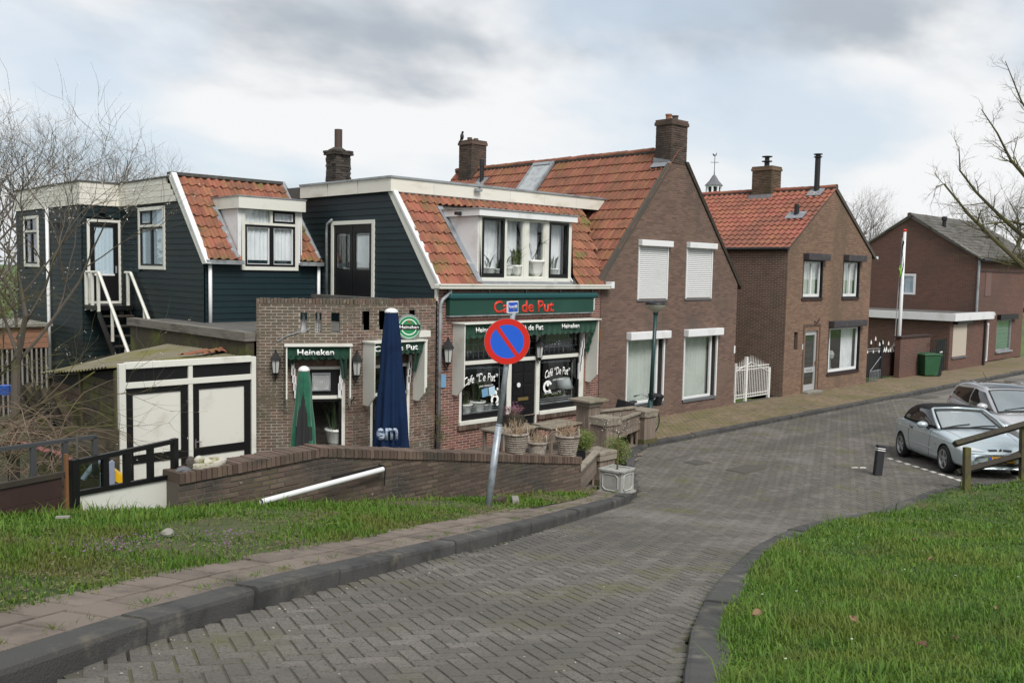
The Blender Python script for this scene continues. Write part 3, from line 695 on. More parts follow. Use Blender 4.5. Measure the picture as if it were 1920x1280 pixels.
# grass verge and bank
vg = MB(); D_ = polyl([(-22,-8.6)] + EDGE[1:],60)
E_ = offset_line(B_,-0.05)
loft(vg,E_,D_,14,lambda x,y,v: float(G(x,y)) + 0.11 - 0.10 * v + 0.035 * math.sin(v * 3.14) + 0.025 * math.sin(x * 2.1 + y) * math.sin(y * 1.7) * math.sin(v * 3.14))
verge = structure(vg.done('grass_verge',turf,smooth=True))
KRI = polyl(offset_line(KR_OUT,-0.22),110)
BK = polyl([(-19.5,-19.5),(-10,-19.5),(0,-17.5),(7,-16.5),(12,-18),(30,-24)],110)
def bank_z(x,y,v): return RZ(x,y) + 0.05 + 0.16 * sstep(0,0.35,v) + 0.02 * math.sin(x * 1.9) * math.sin(y * 2.3)
bk = MB(); loft(bk,KRI,BK,24,bank_z); bank = structure(bk.done('grass_bank',turf_bank,smooth=True))
# ================================================================== houses
def wp(F,px,py,o=0.0):
    n = np.array(F.to_3x3() @ Vector((0,1,0))); org = np.array((F @ Vector((0,o,0)))[:])
    d = ray(px,py); k = np.dot(org - CAM,n) / np.dot(d,n); P = CAM + d * k
    q = F.inverted() @ Vector(P); return q.x,q.z
def rp(F,px,py):
    n = np.array(F.to_3x3() @ Vector((0,0,1))); org = np.array(F.translation[:])
    d = ray(px,py); k = np.dot(org - CAM,n) / np.dot(d,n); q = F.inverted() @ Vector(CAM + d * k); return q.x,q.y
def chimney(parent,x0,x1,y0,y1,z0,z1,bm,mm,name='chimney',cap=True,n_ind=0,seed=5):
    c = bpy.data.objects.new(name,None); c.location = Vector(((x0 + x1) / 2,(y0 + y1) / 2,z0)) - origin_of(parent); link(c,parent)
    brickwall(c,frame((0,y0,0),(1,0,0),(0,-1,0)),[(x0,z0),(x1,z0),(x1,z1),(x0,z1)],[],bm,mm,n_ind=n_ind,D=0.01,seed=seed,rough=0.004)
    brickwall(c,frame((x0,0,0),(0,1,0),(-1,0,0)),[(y0,z0),(y1,z0),(y1,z1),(y0,z1)],[],bm,mm,n_ind=n_ind,D=0.01,seed=seed + 1,rough=0.004)
    b = MB(); b.box(x0 + 0.01,x1 - 0.005,y0 + 0.01,y1,z0,z1); b.done('core',mm,c)
    if cap:
        b = MB(); b.box(x0 - 0.04,x1 + 0.04,y0 - 0.04,y1 + 0.04,z1 - 0.13,z1 - 0.03); b.box(x0 - 0.02,x1 + 0.02,y0 - 0.02,y1 + 0.02,z1 - 0.03,z1 + 0.04); b.done('cap',bm,c,bevel=0.01)
    return c
def window_rect(F,px0,px1,pyt,pyb,o=0.0):
    """opening from pixels on its four sides: left x, right x, (x,y) of top and of bottom"""
    ym = (pyt[1] + pyb[1]) / 2
    return wp(F,px0,ym,o)[0],wp(F,px1,ym,o)[0],wp(F,pyb[0],pyb[1],o)[1],wp(F,pyt[0],pyt[1],o)[1]
# ------------------------------------------------------------------ brown gabled house
brown = thing('brown_brick_house',(3.7,0,0.1),'brown brick house with steep gable, white roller shutters and two big net-curtained windows','house')
F = FRONT
Wll = window_rect(F,1174,1243,(1208,634),(1208,757)); Wlr = window_rect(F,1281,1342,(1310,628),(1308,747))
Wul = window_rect(F,1196,1251,(1226,462),(1222,560)); Wur = window_rect(F,1286,1334,(1312,466),(1310,558))
GB = [(0.33,0.1),(7.08,0.1),(7.08,4.13),(4.05,7.52),(3.28,7.52),(0.33,4.18)]
brickwall(brown,F,GB,[Wll,Wlr,Wul,Wur],brick_brown,mortar_brown,n_ind=300,reveal=0.12,seed=21)
for w in (Wll,Wlr):
    t = bpy.data.objects.new('window',None); t.location = Vector((w[0],0,w[2])) - origin_of(brown); link(t,brown)
    b = ring(MB(F),w[0] + 0.03,w[1] - 0.22,w[2] + 0.03,w[3],0.07,-0.10,-0.03); b.done('frame',white_clean,t,bevel=0.005)
    b = MB(F); b.box(w[0] - 0.02,w[0] + 0.03,-0.02,0.03,w[2] - 0.05,w[3]); b.box(w[1] - 0.03,w[1] + 0.03,-0.02,0.03,w[2] - 0.05,w[3]); b.done('shutter_rail',white_clean,t)
    b = MB(F); b.box(w[0] - 0.02,w[1] + 0.02,-0.1,0.05,w[2] - 0.05,w[2] + 0.028); b.done('sill',slate,t)
    pane(t,F,w[0] + 0.1,w[1] - 0.29,w[2] + 0.1,w[3] - 0.07,-0.065)
    b = MB(F); b.box(w[1] - 0.22,w[1],-0.12,-0.1,w[2],w[3]); b.done('dark_reveal',dark_room,t)
    curtain_sheet(t,F,w[0] + 0.02,w[1] - 0.2,w[2] + 0.03,w[3],-0.22,net_curtain,13,0.028)
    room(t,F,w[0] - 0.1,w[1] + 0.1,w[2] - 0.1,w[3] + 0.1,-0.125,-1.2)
    b = MB(F); b.prism([(w[0] - 0.05,w[3] - 0.02),(w[1] + 0.1,w[3] - 0.02),(w[1] + 0.1,w[3] + 0.2),(w[0] - 0.05,w[3] + 0.2)],0.005,0.2); b.done('shutter_box',white,t,bevel=0.015)
for w in (Wul,Wur):
    t = bpy.data.objects.new('roller_shutter',None); t.location = Vector((w[0],0,w[2])) - origin_of(brown); link(t,brown)
    n = 26; h = (w[3] - w[2]) / n
    for k in range(n):
        b = MB(F); z = w[2] + k * h
        b.prism([(w[0] + 0.04,z + 0.003),(w[1] - 0.04,z + 0.003),(w[1] - 0.04,z + h - 0.004),(w[0] + 0.04,z + h - 0.004)],-0.02,0.0)
        b.f = b.f[:]; i0 = len(b.v); b.poly([(w[0] + 0.04,0.0,z + 0.004),(w[1] - 0.04,0.0,z + 0.004),(w[1] - 0.04,0.012,z + h * 0.5),(w[0] + 0.04,0.012,z + h * 0.5)]); b.poly([(w[0] + 0.04,0.012,z + h * 0.5),(w[1] - 0.04,0.012,z + h * 0.5),(w[1] - 0.04,0.0,z + h - 0.005),(w[0] + 0.04,0.0,z + h - 0.005)])
        b.done('slat',white_clean,t)
    b = MB(F); b.box(w[0] + 0.03,w[1] - 0.03,-0.05,-0.021,w[2],w[3]); b.done('backing',dark_room,t)
    b = MB(F); b.box(w[0] - 0.015,w[0] + 0.038,-0.03,0.03,w[2] - 0.02,w[3]); b.box(w[1] - 0.038,w[1] + 0.015,-0.03,0.03,w[2] - 0.02,w[3]); b.done('rail',white_clean,t)
    b = MB(F); b.prism([(w[0] - 0.03,w[3]),(w[1] + 0.07,w[3]),(w[1] + 0.07,w[3] + 0.17),(w[0] - 0.03,w[3] + 0.17)],0.006,0.16); b.done('shutter_box',white,t,bevel=0.012)
    b = MB(F); b.box(w[0] - 0.03,w[1] + 0.03,-0.05,0.035,w[2] - 0.07,w[2] - 0.022); b.done('sill',slate,t)
# roof of the brown house
UP = Vector((3.69 - 0.31,0,7.95 - 4.12)).normalized()
FB = roof_frame((0.24,-0.03,4.06),(0,1,0),UP)
sk0 = rp(FB,1003,309); sk1 = rp(FB,1008,358); sk2 = rp(FB,1039,309)
SKY = (min(sk0[0],sk2[0]),max(sk0[0],sk2[0]) ,rp(FB,995,359)[1] - 0.5,sk0[1])
tiles(brown,FB,51,13,0.196,0.395,tile_brown,'flat',lambda a,s: SKY[0] < a < SKY[1] and SKY[2] < s < SKY[3],n_ind=300,jit=0.008)
b = MB(); b.poly([(0.25,0,4.0),(0.25,10,4.0),(3.69,10,7.9),(3.69,0,7.9)]); b.poly([(3.69,0,7.93),(3.69,10,7.93),(7.35,10,3.85),(7.35,0,3.85)]); b.poly([(0.33,10,0),(7.08,10,0),(7.08,10,4.1),(3.69,10,7.9),(0.33,10,4.1)]); b.poly([(7.07,0.01,0),(7.07,10,0),(7.07,10,4.1),(7.07,0.01,4.1)])
b.done('roof_deck',tile_brown,brown)
ridge_tiles(brown,(3.69,0.6,7.99),(3.69,10,7.99),tile_brown)
sl = (7.95 - 4.0) / (7.2 - 3.69)
b = MB(F)
for o,w in ((0.0,0.10),(0.13,0.07)):
    b.prism([(3.95 + o,7.62 - o * sl),(4.02 + o + w,7.62 - o * sl),(7.2 + o + w * 0.6,3.97 - o * 0.2),(7.2 + o - 0.04,3.95 - o * 0.2)],-0.25,0.05 - o * 0.2)
b.done('verge_board',wood_dark,brown)
b = MB(F); b.prism([(0.16,4.08),(0.30,4.0),(3.30,7.42),(3.18,7.52)],-0.06,0.03); b.done('verge_mortar',mortar_dark,brown)
chimney(brown,3.28,4.04,-0.012,0.56,7.53,8.76,chimney_brick,mortar_dark,n_ind=60)
for x in (3.5,3.82):
    b = MB(); b.lathe([(0.085,8.76),(0.085,8.93),(0.1,8.93),(0.1,8.97),(0.07,8.97)],(x,0.28,0),12); b.done('chimney_pot',terracotta if x < 3.6 else chimney_brick,brown)
b = MB(); b.poly([(3.1,-0.02,7.42),(3.27,-0.02,7.56),(3.27,0.62,7.56),(3.1,0.62,7.42)]); b.poly([(3.27,0.0,7.5),(3.27,0.62,7.5),(3.265,0.62,7.72),(3.265,0.0,7.6)]); b.done('flashing',lead,brown)
chimney(brown,3.3,4.0,8.75,9.45,7.2,8.95,chimney_brick,mortar_dark,n_ind=0,seed=9)
for x in (3.5,3.8):
    b = MB(); b.lathe([(0.09,8.95),(0.09,9.1),(0.07,9.1)],(x,9.1,0),10); b.done('chimney_pot',chimney_brick,brown)
p = rp(FB,903,342); P = FB @ Vector((p[0],p[1],0)); b = MB(); b.lathe([(0.075,-0.2),(0.075,0.55),(0.09,0.55),(0.09,0.8),(0.06,0.8)],P,10); b.done('vent_pipe',iron_black,brown)
b = MB(FB); b.box(p[0] - 0.25,p[0] + 0.25,p[1] - 0.35,p[1] + 0.2,0.02,0.05); b.done('flashing',lead,brown)
b = MB(FB); ring(b.at(FB @ Matrix(((1,0,0,0),(0,0,1,0),(0,1,0,0),(0,0,0,1)))),SKY[0],SKY[1],SKY[2],SKY[3],0.08,0.0,0.09,wt=0.13); sk = b.done('skylight',zinc,brown)
b = MB(FB); b.box(SKY[0] + 0.08,SKY[1] - 0.08,SKY[2] + 0.08,SKY[3] - 0.12,0.045,0.055); b.done('pane',mat('skylight_glass',(0.35,0.37,0.38),0.25,[((0.25,0.27,0.28),6,0.45,0.65)]),sk)
p = wp(F,1376,655); b = MB(F); b.box(7.0,7.07,0.0,0.02,p[1] - 0.12,p[1] + 0.12); b.done('number_plate',white,brown)
# ------------------------------------------------------------------ tan gabled house
tan = thing('tan_brick_house',(13.4,0,0.1),'tan brick gabled house with orange pantiles, dark window boxes and glazed aluminium door','house')
Tul = window_rect(F,1505,1541,(1523,488),(1520,559)); Tur = window_rect(F,1580,1610,(1596,490),(1594,558)); Tlo = window_rect(F,1552,1610,(1582,612),(1580,697))
Tdo = window_rect(F,1508,1531,(1521,620),(1517,734)); Tdo = (Tdo[0],Tdo[1],0.12,Tdo[3])
Tsl = window_rect(F,1488.5,1495.5,(1492,623),(1492,654))
TG = [(10.22,0.1),(16.72,0.1),(16.72,5.32),(13.46,7.58),(10.22,5.32)]
brickwall(tan,F,TG,[Tul,Tur,Tlo,Tdo,Tsl],brick_tan,mortar_tan,n_ind=300,reveal=0.12,seed=31)
FS = frame((10.22,0,0),(0,1,0),(-1,0,0))
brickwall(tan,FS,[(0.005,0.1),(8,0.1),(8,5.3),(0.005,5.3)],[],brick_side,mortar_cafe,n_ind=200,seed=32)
b = MB(F); b.box(Tsl[0],Tsl[1],-0.2,-0.11,Tsl[2],Tsl[3]); b.done('slot_panel',dark_room,tan)
for w,kind in ((Tul,0),(Tur,0),(Tlo,1)):
    t = bpy.data.objects.new('window',None); t.location = Vector((w[0],0,w[2])) - origin_of(tan); link(t,tan)
    ring(MB(F),w[0] + 0.0,w[1],w[2],w[3],0.045,-0.11,0.012).done('surround',black_paint,t)
    ring(MB(F),w[0] + 0.06,w[1] - 0.09,w[2] + 0.05,w[3] - 0.05,0.05,-0.10,-0.04,wb=0.1).done('frame',white,t)
    if kind == 0:
        m = (w[0] + w[1]) / 2 - 0.02; b = MB(F); b.box(m - 0.03,m + 0.03,-0.1,-0.035,w[2] + 0.1,w[3] - 0.1); b.done('mullion',white,t)
        curtain_sheet(t,F,w[0] + 0.1,w[1] - 0.12,w[2] + 0.1,w[3],-0.2,net_curtain,9,0.02)
    else:
        curtain_sheet(t,F,w[0] + 0.1,w[0] + 0.62,w[2] + 0.1,w[3],-0.25,curtain,6,0.03); curtain_sheet(t,F,w[1] - 1.05,w[1] - 0.12,w[2] + 0.1,w[3],-0.25,curtain,7,0.03)
        b = MB(F); b.lathe([(0.07,0),(0.03,0.05),(0.03,0.35),(0.13,0.4),(0.16,0.55),(0.1,0.68),(0.0,0.7)],(w[0] + 1.0,-0.4,w[2] + 0.12),12); b.done('table_lamp',mat('lamp_shade',(0.35,0.36,0.34),0.7),t)
    pane(t,F,w[0] + 0.1,w[1] - 0.13,w[2] + 0.1,w[3] - 0.1,-0.07)
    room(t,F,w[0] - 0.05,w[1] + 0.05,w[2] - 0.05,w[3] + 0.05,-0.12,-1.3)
    b = MB(F); b.box(w[0] - 0.06,w[1] + 0.05,-0.1,0.05,w[2] - 0.07,w[2] - 0.002); b.done('sill',maroon,t)
    b = MB(F); b.prism([(w[0] - 0.03,w[3]),(w[1] + 0.16,w[3]),(w[1] + 0.16,w[3] + 0.24),(w[0] - 0.03,w[3] + 0.24)],0.004,0.24); b.done('shutter_box',mat('dark_box%d' % kind,(0.042,0.036,0.042),0.6,[((0.07,0.065,0.06),4,0.5,0.7)]),t,bevel=0.015)
    b = MB(F); b.box(w[1] - 0.03,w[1] + 0.02,0.0,0.03,w[2],w[3]); b.done('shutter_rail',black_paint,t)
w = Tdo; t = bpy.data.objects.new('door',None); t.location = Vector((w[0],0,w[2])) - origin_of(tan); link(t,tan)
ring(MB(F),w[0],w[1],w[2] + 0.05,w[3],0.1,-0.1,-0.05,wb=0.22,wt=0.16).done('door_frame',mat('aluminium',(0.48,0.49,0.50),0.4,metal=0.4),t)
zm = w[2] + (w[3] - w[2]) * 0.36; b = MB(F); b.box(w[0] + 0.1,w[1] - 0.1,-0.1,-0.05,zm - 0.09,zm + 0.09); b.done('mid_rail',MAT['aluminium'],t)
b = MB(F); b.box(w[0] + 0.25,w[1] - 0.25,-0.05,-0.04,zm - 0.03,zm + 0.03); b.done('letter_slot',zinc,t)
for z0,z1 in ((w[2] + 0.27,zm - 0.09),(zm + 0.09,w[3] - 0.16)):
    pane(t,F,w[0] + 0.1,w[1] - 0.1,z0,z1,-0.08); b = MB(F); b.box(w[0] + 0.1,w[1] - 0.1,-0.14,-0.12,z0,z1); b.done('door_blind',dark_room,t)
b = MB(F); b.box(w[0] - 0.1,w[1] + 0.1,0,0.25,0.11,0.17); b.done('step',concrete,t)
b = MB(F); b.box(w[1] - 0.06,w[1] - 0.02,-0.05,-0.01,zm + 0.15,zm + 0.3); b.done('handle',orange_rust,t)
b = MB(F)
for a in (w[0] - 0.17,w[1] + 0.1): b.box(a,a + 0.07,0.008,0.03,0.1,w[3] + 0.24)
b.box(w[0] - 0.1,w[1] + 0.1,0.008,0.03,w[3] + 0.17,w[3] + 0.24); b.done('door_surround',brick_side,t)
b = MB(F); p = wp(F,1505,650); b.box(p[0] - 0.05,p[0] + 0.06,0.0,0.02,p[1] - 0.1,p[1] + 0.1); b.done('number_plate',white,tan)
p = wp(F,1527,602); b = MB(F); b.tube([(p[0],0,p[1]),(p[0],0.1,p[1] - 0.06),(p[0] + 0.08,0.16,p[1] + 0.08)],0.025,6); b.done('wall_hook',iron_black,tan)
UT = Vector((13.46 - 10.1,0,7.56 - 5.24)).normalized(); FT = roof_frame((10.08,-0.06,5.24),(0,1,0),UT)
tiles(tan,FT,34,13,0.24,0.308,tile_orange,'pan',n_ind=300,jit=0.004,seed=8)
b = MB(); b.poly([(10.1,0,5.2),(10.1,8,5.2),(13.46,8,7.53),(13.46,0,7.53)]); b.poly([(13.46,0,7.55),(13.46,8,7.55),(16.95,8,5.1),(16.95,0,5.1)]); b.poly([(10.22,8,0),(16.72,8,0),(16.72,8,5.2),(13.46,8,7.5),(10.22,8,5.2)]); b.poly([(16.72,0.01,0),(16.72,8,0),(16.72,8,5.2),(16.72,0.01,5.2)]); b.done('roof_deck',tile_orange,tan)
ridge_tiles(tan,(13.46,-0.05,7.62),(13.46,8,7.62),tile_orange)
b = MB(F); b.prism([(10.1,5.26),(10.22,5.22),(13.46,7.5),(13.46,7.62)],-0.05,0.02); b.prism([(13.46,7.62),(13.46,7.45),(16.95,5.05),(17.02,5.15)],-0.3,0.06); b.done('verge_mortar',mortar_dark,tan)
b = MB(); b.tube([(10.1,-0.08,5.25),(10.1,8,5.25)],0.075,8); b.done('gutter',iron_black,tan)
b = MB(); b.tube([(17.05,-0.1,5.1),(17.05,8,5.1)],0.06,8); b.done('gutter',white,tan)
chimney(tan,13.12,13.82,2.45,3.3,7.2,8.5,mat('chimney_tan',(0.12,0.08,0.052),0.9,[((0.07,0.055,0.03),1.5,0.45,0.7)],0.3),mortar_dark,seed=12)
b = MB(); b.lathe([(0.1,8.54),(0.1,8.72),(0.2,8.74),(0.2,8.77),(0.09,8.78),(0.09,8.9),(0.2,8.92),(0.2,8.95),(0.0,8.98)],(13.47,2.88,0),14); b.done('chimney_cowl',iron_black,tan)
b = MB(); b.box(13.0,13.9,2.38,3.36,7.2,7.44); b.done('flashing',lead,tan)
p = rp(FT,1531,360); P = FT @ Vector((p[0],p[1],0)); b = MB(); b.lathe([(0.1,-0.2),(0.1,1.25),(0.15,1.27),(0.15,1.3),(0.1,1.31),(0.1,1.36),(0.16,1.37),(0.16,1.4),(0.0,1.41)],P,12); b.done('stove_pipe',iron_black,tan)
b = MB(FT); b.box(p[0] - 0.3,p[0] + 0.25,p[1] - 0.35,p[1] + 0.15,0.03,0.07); p = rp(FT,1491,408); b.box(p[0] - 0.35,p[0] + 0.35,p[1] - 0.15,p[1] + 0.3,0.04,0.075); b.done('flashing',lead,tan)
P = FT @ Vector((p[0],p[1] + 0.1,0)); b = MB(); b.lathe([(0.09,0),(0.09,0.42),(0.07,0.42)],P,10); b.done('vent_pipe',iron_black,tan)
# ------------------------------------------------------------------ far brick house with extension
far = thing('far_brick_house',(31,0.5,0.1),'red brick house with grey tiled roof and green blind, beyond the flagpole','house')
FX = frame((29.8,0,0),(0,1,0),(-1,0,0)); FF = frame((0,0.52,0),(1,0,0),(0,-1,0))
fw = window_rect(FX,1690,1717,(1703,513),(1703,552)); fw = (min(fw[0],fw[1]),max(fw[0],fw[1]),fw[2],fw[3])
brickwall(far,FX,[(0.52,0.1),(7.4,0.1),(7.4,5.36),(3.95,7.55),(0.52,5.36)],[fw],brick_far,mortar_brown,n_ind=0,seed=41)
fd = window_rect(FF,1838,1852,(1846,606),(1843,681)); fg = window_rect(FF,1868,1896,(1882,598),(1880,657)); fp = window_rect(FF,1847,1857.5,(1852,511),(1851,555))
fd = (fd[0],fd[1],0.12,fd[3])
brickwall(far,FF,[(29.81,0.1),(37.2,0.1),(37.2,5.36),(29.81,5.36)],[fd,fg],brick_far,mortar_brown,n_ind=0,seed=42)
ring(MB(FX),fw[0],fw[1],fw[2],fw[3],0.12,-0.08,0.03).done('window_frame',white_clean,far); pane(far,FX,fw[0] + 0.1,fw[1] - 0.1,fw[2] + 0.1,fw[3] - 0.1,-0.04,name='window_pane'); curtain_sheet(far,FX,fw[0] + 0.1,fw[1] - 0.1,fw[2] + 0.1,fw[3] - 0.1,-0.13,curtain_blue,6,0.02)
room(far,FX,fw[0],fw[1],fw[2],fw[3],-0.1,-0.8)
ring(MB(FF),fg[0],fg[1],fg[2],fg[3],0.1,-0.1,-0.02).done('window_frame',zinc,far); b = MB(FF)
for k in range(9): z = fg[2] + 0.1 + k * (fg[3] - fg[2] - 0.2) / 9; b.box(fg[0] + 0.1,fg[1] - 0.1,-0.16,-0.13,z,z + (fg[3] - fg[2] - 0.2) / 9 - 0.012)
b.done('roller_blind',blind_green,far); pane(far,FF,fg[0] + 0.1,fg[1] - 0.1,fg[2] + 0.1,fg[3] - 0.1,-0.06,name='window_pane'); room(far,FF,fg[0],fg[1],fg[2],fg[3],-0.11,-0.9)
b = MB(FF); b.box(fg[0] - 0.05,fg[1] + 0.4,0.005,0.2,fg[3] - 0.02,fg[3] + 0.25); b.done('shutter_box',black_paint,far); b = MB(FF); b.box(fg[0] - 0.1,fg[1] + 0.15,0,0.08,fg[2] - 0.1,fg[2] - 0.002); b.done('sill',zinc,far)
ring(MB(FF),fd[0],fd[1],fd[2],fd[3],0.1,-0.1,0.02,wb=0.05).done('door_frame',white_clean,far); b = MB(FF); b.box(fd[0] + 0.1,fd[1] - 0.1,-0.12,-0.1,fd[2] + 0.05,fd[3] - 0.1); b.done('door',dark_room,far); b = MB(FF); b.box(fd[0] + 0.15,fd[0] + 0.5,-0.1,-0.085,fd[2] + 0.4,fd[3] - 0.2); b.done('door_pane',curtain,far)
b = MB(FF); b.box(fp[0],fp[1],0.008,0.03,fp[2],fp[3]); b.done('wall_panel',mat('pink_panel',(0.14,0.085,0.075),0.8),far)
b = MB(FF); b.box(29.9,37.2,0.008,0.03,fp[3] + 0.02,fp[3] + 0.1); b.done('brick_band',maroon,far)
p = wp(FF,1854,589); b = MB(FF); b.ball((p[0],0.2,p[1]),0.13); b.tube([(p[0] - 0.2,0,p[1] + 0.1),(p[0],0.2,p[1] + 0.1)],0.02,5); b.done('wall_lamp',lamp_glass,far,smooth=True)
b = MB(); b.tube([(29.75,0.42,5.3),(29.75,0.42,0.1)],0.06,8); b.done('downpipe',zinc,far)
b = MB(); b.tube([(29.6,0.2,5.3),(37.4,0.2,5.3)],0.09,8); b.done('gutter',iron_black,far)
UF = Vector((0,3.95 - 0.3,7.6 - 5.25)).normalized(); FR = roof_frame((29.6,0.25,5.3),(1,0,0),UF)
tiles(far,FR,34,13,0.3,0.335,tile_grey,'pan',n_ind=0,seed=14)
b = MB(); b.poly([(29.6,0.3,5.24),(39.8,0.3,5.24),(39.8,3.95,7.55),(29.6,3.95,7.55)]); b.poly([(29.6,3.95,7.6),(39.8,3.95,7.6),(39.8,7.7,5.15),(29.6,7.7,5.15)]); b.poly([(37.2,0.53,0),(37.2,7.4,0),(37.2,7.4,5.3),(37.2,3.95,7.5),(37.2,0.53,5.3)]); b.poly([(29.8,7.4,0),(37.2,7.4,0),(37.2,7.4,5.3),(29.8,7.4,5.3)]); b.done('roof_deck',tile_grey,far)
b = MB(FX); b.prism([(0.2,5.22),(0.2,5.36),(3.95,7.66),(3.95,7.5)],-0.1,0.1); b.prism([(3.95,7.5),(3.95,7.66),(7.75,5.3),(7.75,5.15)],-0.1,0.1); b.done('verge_board',concrete,far)
ridge_tiles(far,(29.6,3.95,7.66),(39.8,3.95,7.66),tile_grey,step=0.4)
p = rp(FR,1770,428); b = MB(); P = FR @ Vector((p[0],p[1],0)); b.lathe([(0.1,-0.1),(0.1,0.4),(0.15,0.42),(0.15,0.6),(0.08,0.62)],P,8); p = rp(FR,1870,455); P = FR @ Vector((p[0],p[1],0)); b.lathe([(0.08,-0.1),(0.08,0.3),(0.05,0.3)],P,8); b.done('roof_vent',iron_black,far)
xe,ye = Zp(1777,695,0.1)
FE = frame((0,ye,0),(1,0,0),(0,-1,0)); FES = frame((xe,0,0),(0,1,0),(-1,0,0))
ez = wp(FE,1790,601)[1]
eo = window_rect(FE,1786,1812,(1800,606),(1798,668))
brickwall(far,FE,[(xe,0.1),(29.79,0.1),(29.79,ez),(xe,ez)],[eo],brick_far,mortar_brown,n_ind=0,seed=43)
brickwall(far,FES,[(ye + 0.005,0.1),(9,0.1),(9,ez),(ye + 0.005,ez)],[],brick_far,mortar_brown,n_ind=0,seed=44)
b = MB(FE); b.box(eo[0] + 0.02,eo[1] - 0.02,-0.06,0.01,eo[2] + 0.02,eo[3] - 0.02); b.done('roller_blind',beige,far); b = MB(FE); b.box(eo[0] - 0.05,eo[1] + 0.05,0.002,0.22,eo[3] - 0.02,ez - 0.0); b.done('shutter_box',black_paint,far); b = MB(FE); b.box(eo[0] - 0.05,eo[1] + 0.05,0,0.06,eo[2] - 0.08,eo[2]); b.done('sill',slate,far)
b = MB(); b.box(xe - 0.25,xe + 0.02,ye - 0.3,9.2,ez + 0.0,ez + 0.34); b.box(xe + 0.021,29.79,ye - 0.3,ye - 0.05,ez + 0.004,ez + 0.344); b.done('fascia',white,far); b = MB(); b.box(xe - 0.2,29.78,ye - 0.04,9.2,ez + 0.2,ez + 0.3); b.done('flat_roof',roofing,far)
b = MB(); b.tube([(29.3,ye - 0.08,ez),(29.3,ye - 0.08,0.1)],0.05,6); b.done('downpipe',iron_black,far)
lean = thing('mossy_lean_to_roof',(24.5,5,0.0),'small green mossy tiled roof behind the white fascia of the brick extension','roof')
yb = 6.0; L0 = Yp(1622,592,yb); L1 = Yp(1672,592,yb); L2 = Yp(1624,556,yb + 1.6); L3 = Yp(1654,556,yb + 1.6)
for k in range(5):
    t0,t1 = k / 5,(k + 1) / 5 + 0.03; lerp = lambda p,q,t: (p[0] + (q[0] - p[0]) * t,p[1] + (q[1] - p[1]) * t)
    a,c = lerp(L0,L2,t0),lerp(L1,L3,t0); d,e = lerp(L0,L2,t1),lerp(L1,L3,t1)
    n = 7
    b = MB()
    for q in range(n):
        p0 = lerp(a,c,q / n); p1 = lerp(a,c,(q + 0.96) / n); p2 = lerp(d,e,(q + 0.96) / n); p3 = lerp(d,e,q / n); y0,y1 = yb + 1.6 * t0,yb + 1.6 * t1
        b.poly([(p0[0],y0,p0[1] + 0.05),(p1[0],y0,p1[1] + 0.05),(p2[0],y1,p2[1]),(p3[0],y1,p3[1])]); b.poly([(p0[0],y0,p0[1] - 0.03),(p1[0],y0,p1[1] - 0.03),(p1[0],y0,p1[1] + 0.05),(p0[0],y0,p0[1] + 0.05)])
    b.done('tile_row',tile_moss,lean)
b = MB(); b.poly([(L0[0],yb + 0.02,0),(L1[0],yb + 0.02,0),(L1[0],yb + 0.02,L1[1]),(L0[0],yb + 0.02,L0[1])]); b.done('wall',brick_far,lean)
# garden wall left of the extension,with lattice door
gx0,gy0 = Zp(1685,709,0.1); gx1,gy1 = Zp(1741,700,0.1)
gw = thing('garden_wall',(gx0,gy0,0.1),'low red brick garden wall behind the green wheelie bin','wall')
FG = frame((gx0,gy0,0),(gx1 - gx0,gy1 - gy0,0),(gy1 - gy0,-(gx1 - gx0),0)); Lg = math.hypot(gx1 - gx0,gy1 - gy0)
zg0 = wp(FG,1686,634)[1]; zg1 = wp(FG,1738,630)[1]
brickwall(gw,FG,[(0,0.1),(Lg,0.1),(Lg,zg1),(0,zg0)],[],brick_far,mortar_brown,n_ind=0,seed=45)
b = MB(FG); b.prism([(-0.05,zg0),(Lg,zg1),(Lg,zg1 + 0.07),(-0.05,zg0 + 0.07)],-0.25,0.06); b.done('coping',maroon,gw); b = MB(FG); b.box(0,Lg,-0.22,-0.005,0.1,min(zg0,zg1)); b.done('core',brick_far,gw)
lx0,ly0 = Zp(1742,702,0.1); lx1,ly1 = Zp(1772,696,0.1)
ld = thing('lattice_gate',(lx0,ly0,0.1),'dark green lattice gate beside the brick extension','gate')
FL = frame((lx0,ly0,0),(lx1 - lx0,ly1 - ly0,0),(ly1 - ly0,-(lx1 - lx0),0)); Ll = math.hypot(lx1 - lx0,ly1 - ly0); zt = wp(FL,1757,636)[1]
dgreen = mat('dark_green_wood',(0.012,0.018,0.015),0.6)
for k in range(9): b = MB(FL); a = 0.05 + k * (Ll - 0.1) / 8; b.box(a - 0.02,a + 0.02,0.0,0.02,0.15,zt); b.done('lattice_bar',dgreen,ld)
for k in range(4): b = MB(FL); z = 0.25 + k * (zt - 0.3) / 3; b.box(0,Ll,-0.02,-0.001,z - 0.03,z + 0.03); b.done('lattice_rail',dgreen,ld)
b = MB(FL); b.box(Ll * 0.45,Ll - 0.1,-0.06,-0.03,0.15,zt - 0.1); b.done('panel',dgreen,ld); b = MB(FL); b.box(Ll * 0.55,Ll * 0.7,0.02,0.05,zt * 0.62,zt * 0.65); b.done('handle',white,ld)
# ================================================================== the café
XL = -5.38
cafe = thing('cafe_building',(-2.5,0,0.05),'café with green name sign, black framed shopfront, red tiled mansard roof and white dormer','building')
F = FRONT
GUT = 3.93
